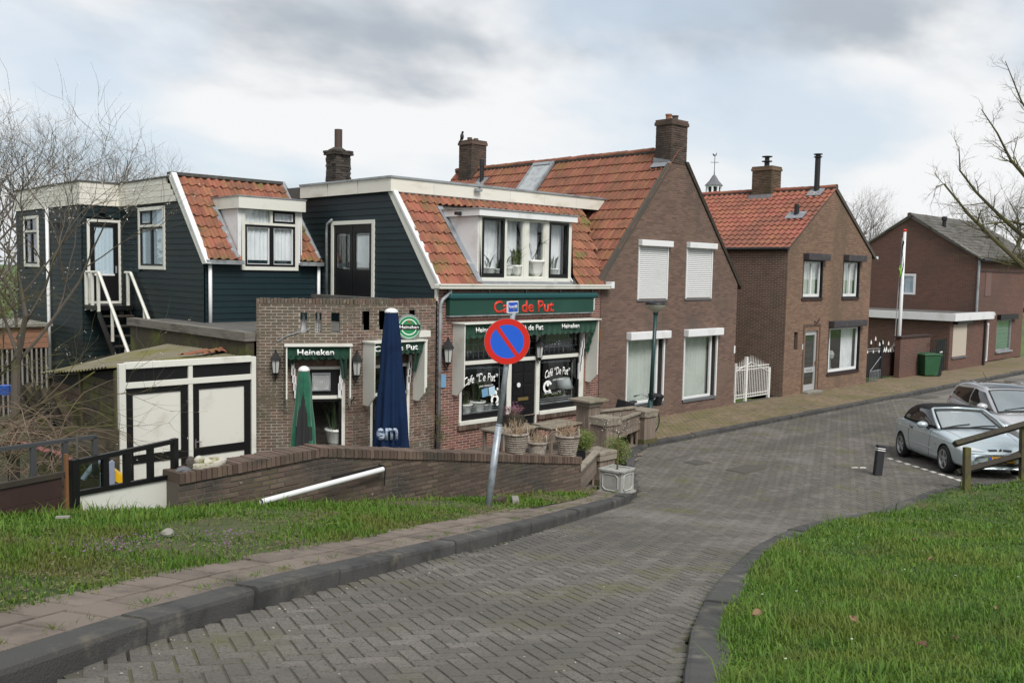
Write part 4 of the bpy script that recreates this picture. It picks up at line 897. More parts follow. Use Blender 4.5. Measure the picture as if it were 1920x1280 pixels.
# ---- shopfront: one wide timber front in the brick wall
fx0 = Yp(861,740,0)[0]; fx1 = Yp(1095,690,0)[0]; fz0 = Yp(861,796,0)[1]; fz1 = 2.98
d0 = Yp(951,720,0)[0]; d1 = Yp(959,720,0)[0]; d2 = Yp(1005,720,0)[0]; d3 = Yp(1012,720,0)[0]; ftr = Yp(980,672.5,0)[1]; fx1b = Yp(1087,690,0)[0]
brickwall(cafe,F,[(XL,0.05),(0.31,0.05),(0.31,GUT - 0.02),(XL,GUT - 0.02)],[(fx0,fx1,fz0,fz1),(d1 - 0.04,d2 + 0.04,0.05,fz0 + 0.01)],brick_cafe,mortar_cafe,n_ind=300,reveal=0.1,seed=51)
sf = bpy.data.objects.new('shopfront',None); sf.location = Vector((fx0,0,fz0)) - origin_of(cafe); link(sf,cafe)
b = MB(F); b.box(fx0,fx0 + 0.09,-0.09,-0.01,fz0,fz1); b.box(d0,d1,-0.09,0.0,0.1,fz1); b.box(d2,d3,-0.09,0.0,0.1,fz1); b.box(fx1b,fx1,-0.09,-0.01,fz0,fz1)
b.box(fx0 + 0.09,fx1b,-0.085,0.012,ftr - 0.05,ftr + 0.04); b.box(fx0 + 0.09,fx1b,-0.085,-0.012,fz1 - 0.08,fz1); b.done('frame',cream,sf,bevel=0.006)
for a0,a1 in ((fx0,d0),(d3,fx1)):
    b = MB(F); b.box(a0 - 0.02,a1 + (0.02 if a1 == fx1 else -0.004),-0.09,0.06,fz0 - 0.02,fz0 + 0.07); b.done('sill',cream,sf,bevel=0.008)
    soldier(sf,F,a0 - 0.06,a1 + 0.02,fz0 - 0.13,fz0 - 0.025,-0.05,0.07,brick_coping,w=0.1,name='sill_bricks')
for a0,a1 in ((fx0 + 0.09,d0),(d3,fx1b)):
    ring(MB(F),a0,a1,fz0 + 0.07,ftr - 0.05,0.055,-0.085,-0.03,wb=0.14).done('sash',black_paint,sf)
    ring(MB(F),a0 + 0.12,a1 - 0.12,fz0 + 0.2,ftr - 0.15,0.02,-0.16,-0.15).done('inner_trim',zinc,sf)
    pane(sf,F,a0 + 0.05,a1 - 0.05,fz0 + 0.2,ftr - 0.1,-0.06)
    for k in range(4): b = MB(F); z = fz0 + 0.16 + k * 0.055; b.box(a0 + 0.06,a1 - 0.06,-0.2,-0.19,z,z + 0.022); b.done('blind_slat',zinc,sf)
for k,(a0,a1) in enumerate(((fx0 + 0.09,d0),(d1,d2),(d3,fx1b))):
    ring(MB(F),a0,a1,ftr + 0.04,fz1 - 0.08,0.05,-0.085,-0.03).done('top_sash',black_paint,sf); pane(sf,F,a0 + 0.05,a1 - 0.05,ftr + 0.09,fz1 - 0.1,-0.06)
    b = MB(F); n = max(3,int((a1 - a0) / 0.17))
    for q in range(1,n): a = a0 + 0.05 + q * (a1 - a0 - 0.1) / n; b.box(a - 0.005,a + 0.005,-0.075,-0.066,ftr + 0.09,fz1 - 0.1)
    for q in range(1,4): z = ftr + 0.09 + q * (fz1 - ftr - 0.2) / 4; b.box(a0 + 0.05,a1 - 0.05,-0.0745,-0.0665,z - 0.005,z + 0.005)
    stuff(b.done('glazing_lead',lead,sf))
    curtain_sheet(sf,F,a0 + 0.06,a1 - 0.06,ftr + 0.1,fz1 - 0.1,-0.25,lace,9,0.02)
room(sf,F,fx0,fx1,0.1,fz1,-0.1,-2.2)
# door
dr = bpy.data.objects.new('door',None); dr.location = Vector((d1,0,0.1)) - origin_of(cafe); link(dr,cafe)
b = MB(F); b.box(d1,d2,-0.09,-0.05,0.12,ftr - 0.05); b.done('leaf',black_paint,dr)
for z0,z1 in ((0.25,0.62),(0.68,1.0),(1.2,1.45),(1.5,1.75),(1.8,2.02)):
    for a0,a1 in ((d1 + 0.1,(d1 + d2) / 2 - 0.03),((d1 + d2) / 2 + 0.03,d2 - 0.1)):
        if z1 < ftr - 0.1: b = MB(F); b.box(a0,a1,-0.05,-0.035,z0,z1,0.0); b.done('raised_panel',black_paint,dr,bevel=0.01)
b = MB(F); b.box((d1 + d2) / 2 - 0.16,(d1 + d2) / 2 + 0.2,-0.05,-0.036,1.07,1.15); b.done('letter_plate',brass,dr)
p = wp(F,969,721,-0.03); b = MB(F); b.at(F @ Matrix.Translation((p[0],0,p[1])) @ Matrix.Rotation(R(-90),4,'X')); b.lathe([(0.0,0.045),(0.06,0.045),(0.06,0.03)],n=14,cap=False); b.done('round_sticker',white,dr)
p = wp(F,960.5,756,0); b = MB(F); b.box(p[0] - 0.02,p[0] + 0.12,-0.03,0.0,p[1] - 0.012,p[1] + 0.012); b.done('handle',chrome,dr)
b = MB(F); b.box(d1 - 0.04,d2 + 0.04,-0.1,0.02,0.05,0.12); b.done('threshold',concrete,dr)
# lettering on the panes
p = wp(F,901,713,-0.05); text('Cafe “De Put”',F,p[0] + 0.02,p[1],-0.054,0.21,1.12,white_letter,sf,0.01,0.25,0.35,0.03,'pane_lettering',0.002)
p = wp(F,1046,700,-0.05); text('Café “De Put”',F,p[0],p[1],-0.054,0.21,0.96,white_letter,sf,0.01,0.25,0.35,0.03,'pane_lettering',0.002)
p = wp(F,912,723,-0.05); text('petit restaurant',F,p[0],p[1],-0.054,0.06,0.46,white_letter,sf,0.0,0.2,0,0.02,'pane_lettering',0.002)
p = wp(F,1047,711,-0.05); text('petit restaurant',F,p[0],p[1],-0.054,0.06,0.42,white_letter,sf,0.0,0.2,0,0.02,'pane_lettering',0.002)
def decal(pts,cx,cz,s,name):
    b = MB(F)
    for q in pts: b.poly([(cx + x * s,-0.053,cz + z * s) for x,z in q])
    return b.done(name,white_letter,sf)
circ = lambda x,z,r,n=12: [(x + r * math.cos(6.2832 * k / n),z + r * math.sin(6.2832 * k / n)) for k in range(n)]
def arcband(x,z,r0,r1,a0,a1,n=10): return [[(x + r0 * math.cos(a0 + (a1 - a0) * k / n),z + r0 * math.sin(a0 + (a1 - a0) * k / n)),(x + r1 * math.cos(a0 + (a1 - a0) * k / n),z + r1 * math.sin(a0 + (a1 - a0) * k / n)),(x + r1 * math.cos(a0 + (a1 - a0) * (k + 1) / n),z + r1 * math.sin(a0 + (a1 - a0) * (k + 1) / n)),(x + r0 * math.cos(a0 + (a1 - a0) * (k + 1) / n),z + r0 * math.sin(a0 + (a1 - a0) * (k + 1) / n))] for k in range(n)]
p = wp(F,1027,725,-0.05); decal(arcband(0,0,0.6,1.0,0.4,5.6) + [circ(0.05,0.35,0.28)] + [[(-0.6,-1.0),(0.9,-1.0),(0.8,-0.8),(-0.5,-0.8)]],p[0],p[1],0.17,'pane_sticker')
p = wp(F,928,743,-0.05); decal(arcband(0,-0.4,0.35,0.7,-1.2,3.8) + [circ(0.05,0.45,0.35),circ(-0.35,0.95,0.16),circ(0.45,0.95,0.16),circ(-0.5,0.2,0.2),circ(0.45,-1.0,0.22)],p[0],p[1],0.19,'pane_sticker')
p = wp(F,917,735,-0.05)
for k,dx in enumerate((-0.13,0.1)): b = MB(F); b.at(F @ Matrix.Translation((p[0] + dx,0,p[1] + 0.03 * k)) @ Matrix.Rotation(R(-10),4,'Y')); b.box(-0.1,0.1,-0.055,-0.052,-0.1,0.1); b.done('pane_notice',plate_pale if k == 0 else mat('pale_notice',(0.4,0.55,0.66),0.6),sf)
curtain_sheet(sf,F,d3 + 0.85,fx1b - 0.1,fz0 + 0.5,ftr - 0.1,-0.5,lace,6,0.03); curtain_sheet(sf,F,d0 - 0.55,d0 - 0.05,fz0 + 0.5,ftr - 0.1,-0.5,lace,6,0.03)
# ---- things standing in the shop window (loose: things of their own)
def pot_plant(name,label,cat,c,s,leafm,n,grp=None,potm=None,size=0.05,tall=1.0):
    t = thing(name,c,label,cat,grp); rg = random.Random(int(c[0] * 100) + 7)
    b = MB(); b.lathe([(0.06 * s,0),(0.10 * s,0.06 * s),(0.115 * s,0.17 * s),(0.13 * s,0.18 * s),(0.13 * s,0.2 * s),(0.1 * s,0.19 * s)],c,14); b.done('pot',potm or china,t,smooth=True)
    b = MB()
    for _ in range(n):
        a = rg.uniform(0,6.28); ln = rg.uniform(0.6,1.2) * 0.3 * s * tall; lean = rg.uniform(0.1,0.7) / tall
        u = Vector((math.cos(a) * lean,math.sin(a) * lean,1)).normalized(); w = Vector((-math.sin(a),math.cos(a),0)) * size * s * 0.35
        p0 = Vector(c) + Vector((rg.uniform(-0.05,0.05) * s,rg.uniform(-0.05,0.05) * s,0.18 * s)); p1 = p0 + u * ln * 0.6; p2 = p0 + u * ln + Vector((math.cos(a),math.sin(a),-0.3)) * ln * 0.25
        b.poly([p0 - w * 0.4,p0 + w * 0.4,p1 + w,p1 - w]); b.poly([p1 - w,p1 + w,p2])
    b.done('foliage',leafm,t); return t
ledge = MB(F); ledge.box(fx0 + 0.1,d0,-0.5,-0.2,fz0 + 0.02,fz0 + 0.12); ledge.box(d3,fx1b,-0.5,-0.2,fz0 + 0.02,fz0 + 0.3); ledge.done('window_ledge',dark_room,sf)
for px,s,n,lab in ((871,1.5,10,'white pot with leafy plant, leftmost in the left café window'),(894,1.7,14,'large white pot with tall spiky plant in the left café window'),(913,1.2,9,'small white pot with plant beside the sticker in the left café window')):
    a = Yp(px,780,0.33)[0]; pot_plant('potted_plant',lab,'plant',(a,0.33,fz0 + 0.12),s,leaf_dark,n,'plants in the left café window',tall=1.8 if px == 894 else 1.0)
a = Yp(1057,740,0.38)[0]; z = fz0 + 0.31
t = thing('table_lamp',(a,0.38,z),'table lamp with pale conical shade in the right café window','lamp')
b = MB(); b.lathe([(0.09,0),(0.04,0.04),(0.03,0.22),(0.02,0.32)],(a,0.38,z),12); b.done('base',china,t); b = MB(); b.lathe([(0.27,0.22),(0.15,0.50),(0.14,0.50),(0.26,0.22)],(a,0.38,z),18); b.done('lamp_shade',mat('shade',(0.42,0.44,0.46),0.8),t,smooth=True)
fl = thing('window_flowers',(Yp(1030,750,0.32)[0],0.32,z),'row of pale green and white flowers along the right café window','flowers'); b = MB(); rg = random.Random(4)
x0 = Yp(1016,745,0.32)[0]; x1 = Yp(1060,740,0.32)[0]
for k in range(9): leaves(b,(x0 + (x1 - x0) * k / 8,0.30,z + 0.08),(0.1,0.06,0.09),26,0.022,rg)
b.done('foliage',leaf_green,fl); b = MB()
for k in range(40): leaves(b,(x0 + (x1 - x0) * rg.random(),0.27,z + 0.12 + rg.random() * 0.08),(0.02,0.02,0.02),3,0.015,rg)
b.done('blooms',white_letter,fl)
# ---- hood with folded awning over the shopfront
HD = 0.42
ha0 = Yp(848,670,0)[0]; ha1 = Yp(1122,650,-HD)[0]; hz = Yp(858,609,-HD)[1]
hood = bpy.data.objects.new('awning_hood',None); hood.location = Vector((ha0,-HD,hz)) - origin_of(cafe); link(hood,cafe)
b = MB(F); b.prism([(ha0 - 0.04,hz),(ha1 + 0.05,hz),(ha1 + 0.05,hz + 0.03),(ha0 - 0.04,hz + 0.03)],0.0,HD + 0.05); b.done('top_board',cream,hood,bevel=0.005)
zl = Yp(855,742,-HD * 0.5)[1]; zr = Yp(1112,716,-HD * 0.6)[1]
for a,zz,nm in ((ha0,zl,0),(ha1 - 0.03,zr,1)):
    Ms = frame((a,0,0),(0,-1,0),(1,0,0)); b = MB(Ms); b.prism([(0.005,zz),(HD * 0.45,zz),(HD,zz + 0.22),(HD,hz),(0.005,hz)],0.0,0.03); b.done('side_panel',cream,hood)
def valance(parent,Fv,a0,a1,z1,drop,o,m,n=14,scal=0.035,slope=0.05):
    b = MB(Fv)
    def fn(u,v):
        a = a0 + (a1 - a0) * u; z = z1 - (drop + scal * abs(math.sin(u * n * math.pi))) * v
        return (a,o + 0.012 * math.sin(u * n * 6.28) * v - slope * v,z)
    b.grid(fn,n * 6,3); return b.done('valance',m,parent,smooth=True)
valance(hood,F,ha0 + 0.04,ha1 - 0.05,hz - 0.005,0.30,HD - 0.03,green_cloth,22)
b = MB(F); b.grid(lambda u,v: (ha0 + 0.045 + (ha1 - ha0 - 0.1) * u,0.06 + (HD - 0.1) * v,hz - 0.03 - 0.12 * math.sin(v * 3.14) - 0.03 * math.sin(u * 60) * 0.3),60,6); b.done('folded_cloth',green_cloth,hood,smooth=True)
for a,s in ((ha0 + 0.06,1),(ha1 - 0.08,-1)):
    b = MB(F); b.grid(lambda u,v: (a + s * (0.02 + 0.16 * u * (1 - 0.55 * v) + 0.02 * math.sin(v * 20)),HD - 0.08 - 0.22 * v + 0.05 * math.sin(u * 9),hz - 0.25 - 0.68 * v * (1 - 0.25 * u)),8,10); b.done('side_cloth',green_cloth,hood,smooth=True)
for k in range(5):
    b = MB(F); z1 = hz - 0.35 - 0.2 * k; b.box(ha1 - 0.30 - 0.035 * k,ha1 - 0.23 - 0.035 * k,0.1,0.14,z1 - 0.42,z1); b.done('folding_arm',white_clean,hood)
    b = MB(F); b.box(ha0 + 0.05 + 0.01 * k,ha0 + 0.09 + 0.01 * k,0.1,0.14,z1 - 0.42,z1); b.done('folding_arm',white_clean,hood)
zt = hz - 0.13
p = wp(F,907,617,HD); text('Heineken',F,p[0] + 0.1,zt - 0.01,HD - 0.012,0.12,0.66,white_letter,hood,0.022)
p = wp(F,994,614.5,HD); text('Café de Put',F,p[0],zt,HD - 0.012,0.14,0.95,white_letter,hood,0.02)
p = wp(F,1071,609.5,HD); text('Heineken',F,p[0],zt,HD - 0.012,0.12,0.66,white_letter,hood,0.022)
# ---- name board and awning cassette
sx0 = Yp(844,570,-0.16)[0]; sx1 = Yp(1113,570,-0.16)[0]; sz0 = Yp(844.5,592,-0.16)[1]; sz1 = Yp(848,562,-0.16)[1]
nb = bpy.data.objects.new('name_board',None); nb.location = Vector((sx0,-0.16,sz0)) - origin_of(cafe); link(nb,cafe)
b = MB(F); b.box(sx0,sx1,0.01,0.15,sz0,sz1); b.done('board',green_sign,nb)
b = MB(F); b.box(sx0 - 0.01,sx1 + 0.02,0.01,0.165,sz0 - 0.025,sz0 - 0.002); b.done('edge_trim',zinc,nb)
b = MB(F); b.prism([(sx0 - 0.02,sz1 + 0.01),(sx1 + 0.16,sz1 + 0.01),(sx1 + 0.16,sz1 + 0.15),(sx0 - 0.02,sz1 + 0.15)],0.01,0.2); b.done('awning_cassette',green_teal,nb,bevel=0.04)
b = MB(F); b.box(sx1 + 0.01,sx1 + 0.03,0.02,0.17,sz0 + 0.05,sz1); b.done('bracket',white,nb)
p = wp(F,985,578,0.16); text('Café de Put',F,p[0] - 0.02,(sz0 + sz1) / 2 - 0.0,0.155,0.30,2.08,red_letter,nb,0.018,name='red_lettering',ext=0.02)
for k in range(5): b = MB(F); a = sx0 + 0.05 + k * (sx1 - sx0) / 4; b.box(a,a + 0.03,0.005,0.06,sz1 + 0.16,sz1 + 0.24); b.done('hanger',zinc,nb)
# ---- gutter,pipe,plates
b = MB(F); b.prism([(XL - 0.12,GUT - 0.06),(0.45,GUT - 0.06),(0.45,GUT + 0.05),(XL - 0.12,GUT + 0.05)],0.01,0.24); b.done('gutter',cream,cafe,bevel=0.02); b = MB(F); b.box(XL - 0.12,0.45,0.2,0.26,GUT + 0.02,GUT + 0.06); b.done('gutter_lip',cream,cafe)
b = MB(F); b.box(0.45,0.58,0.05,0.26,GUT - 0.04,GUT + 0.14); b.done('gutter_end',white,cafe)
b = MB(F); b.tube([(XL + 0.28,0.12,GUT - 0.06),(XL + 0.28,0.12,GUT - 0.14),(XL + 0.1,0.06,GUT - 0.3),(XL + 0.04,0.06,GUT - 0.42),(XL + 0.02,0.06,0.05)],0.045,10); b.done('downpipe',zinc,cafe,smooth=True)
p = wp(F,829,714); b = MB(F); b.box(p[0] - 0.1,p[0] + 0.1,0.008,0.02,p[1] - 0.15,p[1] + 0.15); b.done('enamel_plate',plate_pale,cafe)
p = wp(F,1122,626,0.06); b = MB(F); b.box(p[0] - 0.05,p[0] + 0.05,0.01,0.12,p[1] - 0.2,p[1] + 0.12); b.done('alarm_box',orange_rust,cafe)
def wall_lantern(F,px,py,o,label,s=1.0,parent=None):
    p = wp(F,px,py,o); c = F @ Vector((p[0],o,p[1])); t = thing('wall_lantern',c,label,'lantern','wall lanterns on the café')
    b = MB(); b.lathe([(0.06 * s,-0.15 * s),(0.085 * s,0.1 * s)],c,6); b.done('lantern_glass',lamp_glass,t)
    b = MB()
    for k in range(6):
        a = 6.283 * k / 6; b.tube([Vector(c) + Vector((0.062 * s * math.cos(a),0.062 * s * math.sin(a),-0.15 * s)),Vector(c) + Vector((0.09 * s * math.cos(a),0.09 * s * math.sin(a),0.1 * s))],0.008,4)
    b.done('glazing_bars',iron_black,t)
    b = MB(); b.lathe([(0.12 * s,0.1 * s),(0.11 * s,0.13 * s),(0.05 * s,0.22 * s),(0.03 * s,0.24 * s),(0.02 * s,0.3 * s),(0.0,0.31 * s)],c,6); b.lathe([(0.0,-0.24 * s),(0.03 * s,-0.2 * s),(0.07 * s,-0.15 * s)],c,6); b.done('roof_cap',iron_black,t)
    n = F.to_3x3() @ Vector((0,1,0)); w = Vector(c) - n * o
    b = MB(); b.tube([w + Vector((0,0,-0.18 * s)),Vector(c) - n * o * 0.3 + Vector((0,0,-0.28 * s)),Vector(c) + Vector((0,0,-0.22 * s))],0.014,6); b.done('bracket',iron_black,t)
    return t
wall_lantern(F,840,663,0.16,'black wall lantern on the red bricks left of the café hood',1.25)
wall_lantern(F,1011.5,657,0.1,'black wall lantern on the post right of the café door',1.15)
# ---- mansard roof
xc = XL - 0.12; yc,zft = Xp(733,331.2,xc); zfb = Xp(733,358,xc)[1]
UM = Vector((0,yc + 0.12 + 0.1,zfb - GUT)).normalized(); FM = roof_frame((XL - 0.02,-0.14,GUT + 0.0),(1,0,0),UM); LM = math.hypot(yc + 0.22,zfb - GUT)
yd = 0.1
dm0 = Yp(897,455,yd)[0]; dm1 = Yp(1070,460,yd)[0]; dz0 = Yp(980,523,yd)[1]; dz1 = Yp(985,411,yd)[1]
da0 = dm0 - XL; da1 = dm1 - XL
dtop = (dz1 + 0.24 - GUT) / (zfb - GUT) * LM
tiles(cafe,FM,34,9,5.72 / 28,LM / 9,tile_red,'pan',lambda a,s: (da0 - 0.0 < a < da1 + 0.05 and s < dtop) or a > 5.75 + 1.1 * s / LM,n_ind=300,seed=6,jit=0.009)
b = MB(FM); b.box(0.0,da0,0,LM,-0.08,-0.03); b.box(da0,da1,dtop - 0.05,LM,-0.081,-0.031); b.box(da1,5.7,0,LM,-0.0805,-0.0305); b.poly([(5.7,0,-0.04),(5.8,0,-0.04),(6.85,LM,-0.04),(5.7,LM,-0.04)]); b.done('roof_deck',mortar_dark,cafe)
xr = Yp(1136.4,371.6,yc)[0]
for k in range(6):
    a0 = xc + (xr - xc) * k / 6; a1 = xc + (xr - xc) * (k + 1) / 6
    b = MB(); b.box(a0 + 0.002,a1 - 0.004,yc,yc + 0.03,zfb,zft - 0.02); b.done('fascia_panel',cream_clad,cafe)
yw = 4.93
ybk = Xp(562.4,346,xc)[0]
for k in range(3):
    y0 = yc + 0.031 + (ybk - yc) * k / 3; y1 = yc + (ybk - yc) * (k + 1) / 3
    b = MB(); b.box(xc,xc + 0.03,y0,y1 - 0.004,zfb,zft - 0.02); b.done('fascia_panel',cream_clad,cafe)
b = MB(); b.box(xc - 0.03,xr + 0.02,yc - 0.03,yc + 0.12,zft - 0.02,zft + 0.03); b.box(xc - 0.03,xc + 0.12,yc + 0.12,ybk,zft - 0.02,zft + 0.03); b.done('roof_trim',zinc,cafe)
b = MB(); b.box(xc + 0.03,xr,yc + 0.03,9,zfb + 0.0,zft - 0.03); b.done('flat_roof',roofing,cafe)
b = MB(FM); b.box(0.2,6.7,LM - 0.06,LM + 0.12,-0.02,0.05); b.done('flashing',lead,cafe)
FC = frame((XL,0,0),(0,1,0),(-1,0,0))
# bargeboard
d = Vector((yc + 0.1,zfb - GUT)).normalized(); nn = Vector((d.y,-d.x))
b = MB(FC); q0 = (-0.16,GUT - 0.06); q1 = (yc + 0.02,zfb); w = 0.27
b.prism([q0,(q0[0] + w * 1.2,q0[1]),(q1[0] + w * 0.75,q1[1]),q1],-0.03,0.045); b.done('bargeboard',cream,cafe)
b = MB(FC); b.prism([(q0[0] - 0.05,q0[1] + 0.02),(q0[0],q0[1]),(q1[0],q1[1]),(q1[0] - 0.05,q1[1] + 0.02)],-0.06,0.07); b.done('bargeboard_trim',white_clean,cafe)
b = MB(FC); b.box(-0.02,0.06,0.0,0.045,3.6,GUT - 0.07); b.done('corner_board',cream,cafe)
zs = 3.45
sd0,sd1,sdz = 2.43,4.33,5.50
boards(cafe,FC,[(0.04,zs),(yw - 0.02,zs),(yw + 1.9,zfb - 0.4),(yw + 1.9,zfb + 0.02),(yc + 0.1,zfb + 0.02),(0.12,GUT + 0.0),(0.04,GUT - 0.1)],[(sd0,sd1,3.4,sdz)],siding,0.155)
b = MB(FC); b.poly([(0,-0.02,0),(yw,-0.02,0),(yw + 2.5,-0.02,zfb),(yc + 0.1,-0.02,zfb),(0,-0.02,GUT)]); b.done('wall',siding,cafe)
sdo = bpy.data.objects.new('balcony_door',None); sdo.location = Vector((XL,sd0,3.5)) - origin_of(cafe); link(sdo,cafe)
ring(MB(FC),sd0,sd1,3.4,sdz,0.095,0.0,0.05,wb=0.02).done('frame',cream,sdo)
m = (sd0 + sd1) / 2
for a0,a1 in ((sd0 + 0.1,m - 0.01),(m + 0.01,sd1 - 0.1)):
    ring(MB(FC),a0,a1,3.45,sdz - 0.1,0.12,-0.015,0.02,wb=0.82,wt=0.22).done('door_leaf',black_paint,sdo)
    pane(sdo,FC,a0 + 0.12,a1 - 0.12,4.25,sdz - 0.3,0.01); ring(MB(FC),a0 + 0.14,a1 - 0.14,4.3,sdz - 0.35,0.02,-0.01,0.004).done('bead',zinc,sdo)
curtain_sheet(sdo,FC,sd0 + 0.25,m - 0.15,4.3,sdz - 0.3,-0.012,curtain,3,0.004)
b = MB(FC); b.tube([(sd1 - 0.1,0.08,sdz + 0.04),(sd1 + 0.12,0.08,sdz - 0.06),(sd1 + 0.16,0.08,sdz - 0.3),(sd1 + 0.13,0.08,3.5)],0.035,7); b.done('cable_pipe',zinc,cafe,smooth=True)
b = MB(); b.box(XL - 0.3,XL - 0.05,1.2,4.9,3.5,3.6); b.done('ledge',roofing,cafe)
# ---- dormer
dm = bpy.data.objects.new('dormer',None); dm.location = Vector((dm0,yd,dz0)) - origin_of(cafe); link(dm,cafe)
FD = frame((0,yd,0),(1,0,0),(0,-1,0))
roof_y = lambda z: -0.14 + (z - GUT) * (yc + 0.22) / (zfb - GUT)
def dx(px): return wp(FD,px,460)[0]
ps = [dm0,dx(902),dx(944),dx(948.5),dx(981),dx(990),dx(1020),dx(1028),dx(1064),dm1]
b = MB(FD)
for a0,a1 in ((ps[0],ps[1]),(ps[2],ps[3]),(ps[4],ps[5]),(ps[6],ps[7]),(ps[8],ps[9])): b.box(a0,a1,-0.06,0.03,dz0,dz1)
b.box(ps[0],ps[9],-0.06,0.05,dz0 - 0.06,dz0 + 0.03); b.box(ps[0],ps[9],-0.06,0.028,dz1 - 0.03,dz1 + 0.02); b.done('frame',cream,dm)
for a0,a1,bl in ((ps[1],ps[2],1),(ps[3],ps[4],0),(ps[5],ps[6],0),(ps[7],ps[8],1)):
    s = ring(MB(FD),a0,a1,dz0 + 0.03,dz1 - 0.03,0.06 if bl else 0.03,-0.05,0.045 if bl else 0.01,wb=0.1 if bl else 0.04).done('sash',black_paint if bl else cream,dm)
    pane(dm,FD,a0 + 0.03,a1 - 0.03,dz0 + 0.06,dz1 - 0.06,-0.02)
    curtain_sheet(dm,FD,a0 - 0.02,a1 + 0.02,dz0 + 0.05,dz1,-0.27,curtain,8,0.03)
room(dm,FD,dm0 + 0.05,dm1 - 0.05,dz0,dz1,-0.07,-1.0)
yb1 = roof_y(dz1)
Mc = frame((dm0,0,0),(0,1,0),(-1,0,0)); b = MB(Mc); b.prism([(yd,dz0 - 0.05),(yd,dz1),(yb1,dz1),(roof_y(dz0 - 0.05) + 0.02,dz0 - 0.05)],-0.02,0.02); b.done('cheek',white,dm)
Mc = frame((dm1,0,0),(0,1,0),(1,0,0)); b = MB(Mc); b.prism([(yd,dz0 - 0.05),(yd,dz1),(yb1,dz1),(roof_y(dz0 - 0.05) + 0.02,dz0 - 0.05)],-0.02,0.02); b.done('cheek',white,dm)
fz_ = Yp(898.5,390.6,yd - 0.14)[1]
yb2 = roof_y(fz_)
b = MB(); b.box(dm0 - 0.1,dm1 + 0.1,yd - 0.14,yd - 0.1,dz1 + 0.0,fz_); b.done('fascia',white,dm,bevel=0.004)
Mc = frame((dm0 - 0.1,0,0),(0,1,0),(-1,0,0)); b = MB(Mc); b.prism([(yd - 0.1,dz1),(yd - 0.1,fz_),(yb2,fz_),(roof_y(dz1),dz1)],-0.04,0.0); b.done('fascia',white,dm)
b = MB(); b.box(dm0 - 0.13,dm1 + 0.13,yd - 0.17,yb2 + 0.1,fz_,fz_ + 0.025); b.done('roof',zinc,dm)
b = MB(FD); b.box(dm0 + 0.0,dm1,0.05,0.12,dz0 - 0.14,dz0 - 0.061); b.done('apron',lead,dm)
Mf = FM @ Matrix.Translation((da0 - 0.22,0,0)); b = MB(Mf); b.box(0.06,0.22,0.1,dtop,0.0,0.05); b.done('flashing',lead,dm)
for px,py,o in ((848,402,0),(892,362,1)):
    if o == 0: c = (dm0 - 0.16,yd + 0.55,fz_ - 0.1)
    else: c = (Yp(py * 0 + 895,362,yc - 0.05)[0],yc - 0.08,zfb + 0.22)
    t = thing('security_camera',c,'small security camera on the %s' % ('left cheek of the white dormer' if o == 0 else 'cream roof fascia above the dormer'),'camera','security cameras on the café')
    b = MB(); b.box(c[0] - 0.1,c[0] + 0.1,c[1] - 0.045,c[1] + 0.045,c[2] - 0.04,c[2] + 0.04); b.done('body',plastic_black if o == 0 else zinc,t,bevel=0.01); b = MB(); b.tube([(c[0] + 0.06,c[1],c[2] + 0.03),(c[0] + 0.1,c[1] + 0.05,c[2] + 0.08)],0.02,6); b.done('bracket',plastic_black,t); b = MB(); b.tube([(c[0] + 0.1,c[1],c[2]),(c[0] + 0.125,c[1],c[2])],0.03,10); b.done('lens',black_paint,t)
sill = thing
for px,s,n,lab,lm in ((918,1.15,9,'spiky green plant behind the left black sash of the dormer',leaf_dark),(934,1.0,8,'white pot with small plant beside the left sash in the dormer',leaf_dark),(950,1.25,4,'tall white pot with narrow leaves in the second dormer pane',leaf_green),(966,1.5,34,'white pot with full bushy green plant in the second dormer pane',leaf_green),(1001,2.2,3,'large white pot in the third dormer pane',leaf_dark),(1016,1.3,16,'pale speckled plant in the third dormer pane',leaf_green),(1037,1.2,10,'plant with purple flower in the right dormer pane',leaf_dark)):
    a = Yp(px,500,yd + 0.17)[0]; pot_plant('potted_plant',lab,'plant',(a,yd + 0.17,dz0 + 0.04),s,lm,n,'plants in the dormer window',tall=1.2)
# ---- stone chimney on the flat roof
yq = 5.2; c0 = Yp(612,330,yq); c1 = Yp(656,330,yq); sc = thing('stone_chimney',((c0[0] + c1[0]) / 2,yq,zft - 0.03),'dark rough stone chimney with a single brown flue pipe, on the flat café roof','chimney')
ztop = Yp(634,283,yq)[1]; wd = (c1[0] - c0[0]) * 0.62; cx = (c0[0] + c1[0]) / 2; rg = random.Random(3)
b = MB(); b.box(cx - wd / 2 + 0.04,cx + wd / 2 - 0.04,yq - wd / 2 + 0.04,yq + wd / 2 - 0.04,zft - 0.05,ztop); b.done('core',mortar_dark,sc)
nl = 16; h = (ztop - zft + 0.03) / nl
for k in range(nl):
    z0 = zft - 0.03 + k * h; ex = 0.05 if k >= nl - 2 else 0
    for fc in range(4):
        M = Matrix.Translation((cx,yq,0)) @ Matrix.Rotation(fc * math.pi / 2,4,'Z'); a = -wd / 2 - ex
        while a < wd / 2 + ex - 0.03:
            ln = min(rg.uniform(0.1,0.26),wd / 2 + ex - a); b = MB(M); b.box(a,a + ln - 0.006,-wd / 2 - ex - rg.uniform(0.0,0.03),-wd / 2 + 0.06,z0 + 0.003,z0 + h - 0.004)
            b.done('stone',chimney_stone,sc); a += ln
b = MB(); b.lathe([(0.32,ztop),(0.12,ztop + 0.1)],(cx,yq,0),4); b.done('cap',chimney_stone,sc); zp = Yp(635,243,yq)[1]; b = MB(); b.lathe([(0.105,ztop),(0.105,zp),(0.08,zp)],(cx,yq,0),14); b.done('flue_pipe',mat('rust_brown',(0.07,0.045,0.038),0.7),sc)
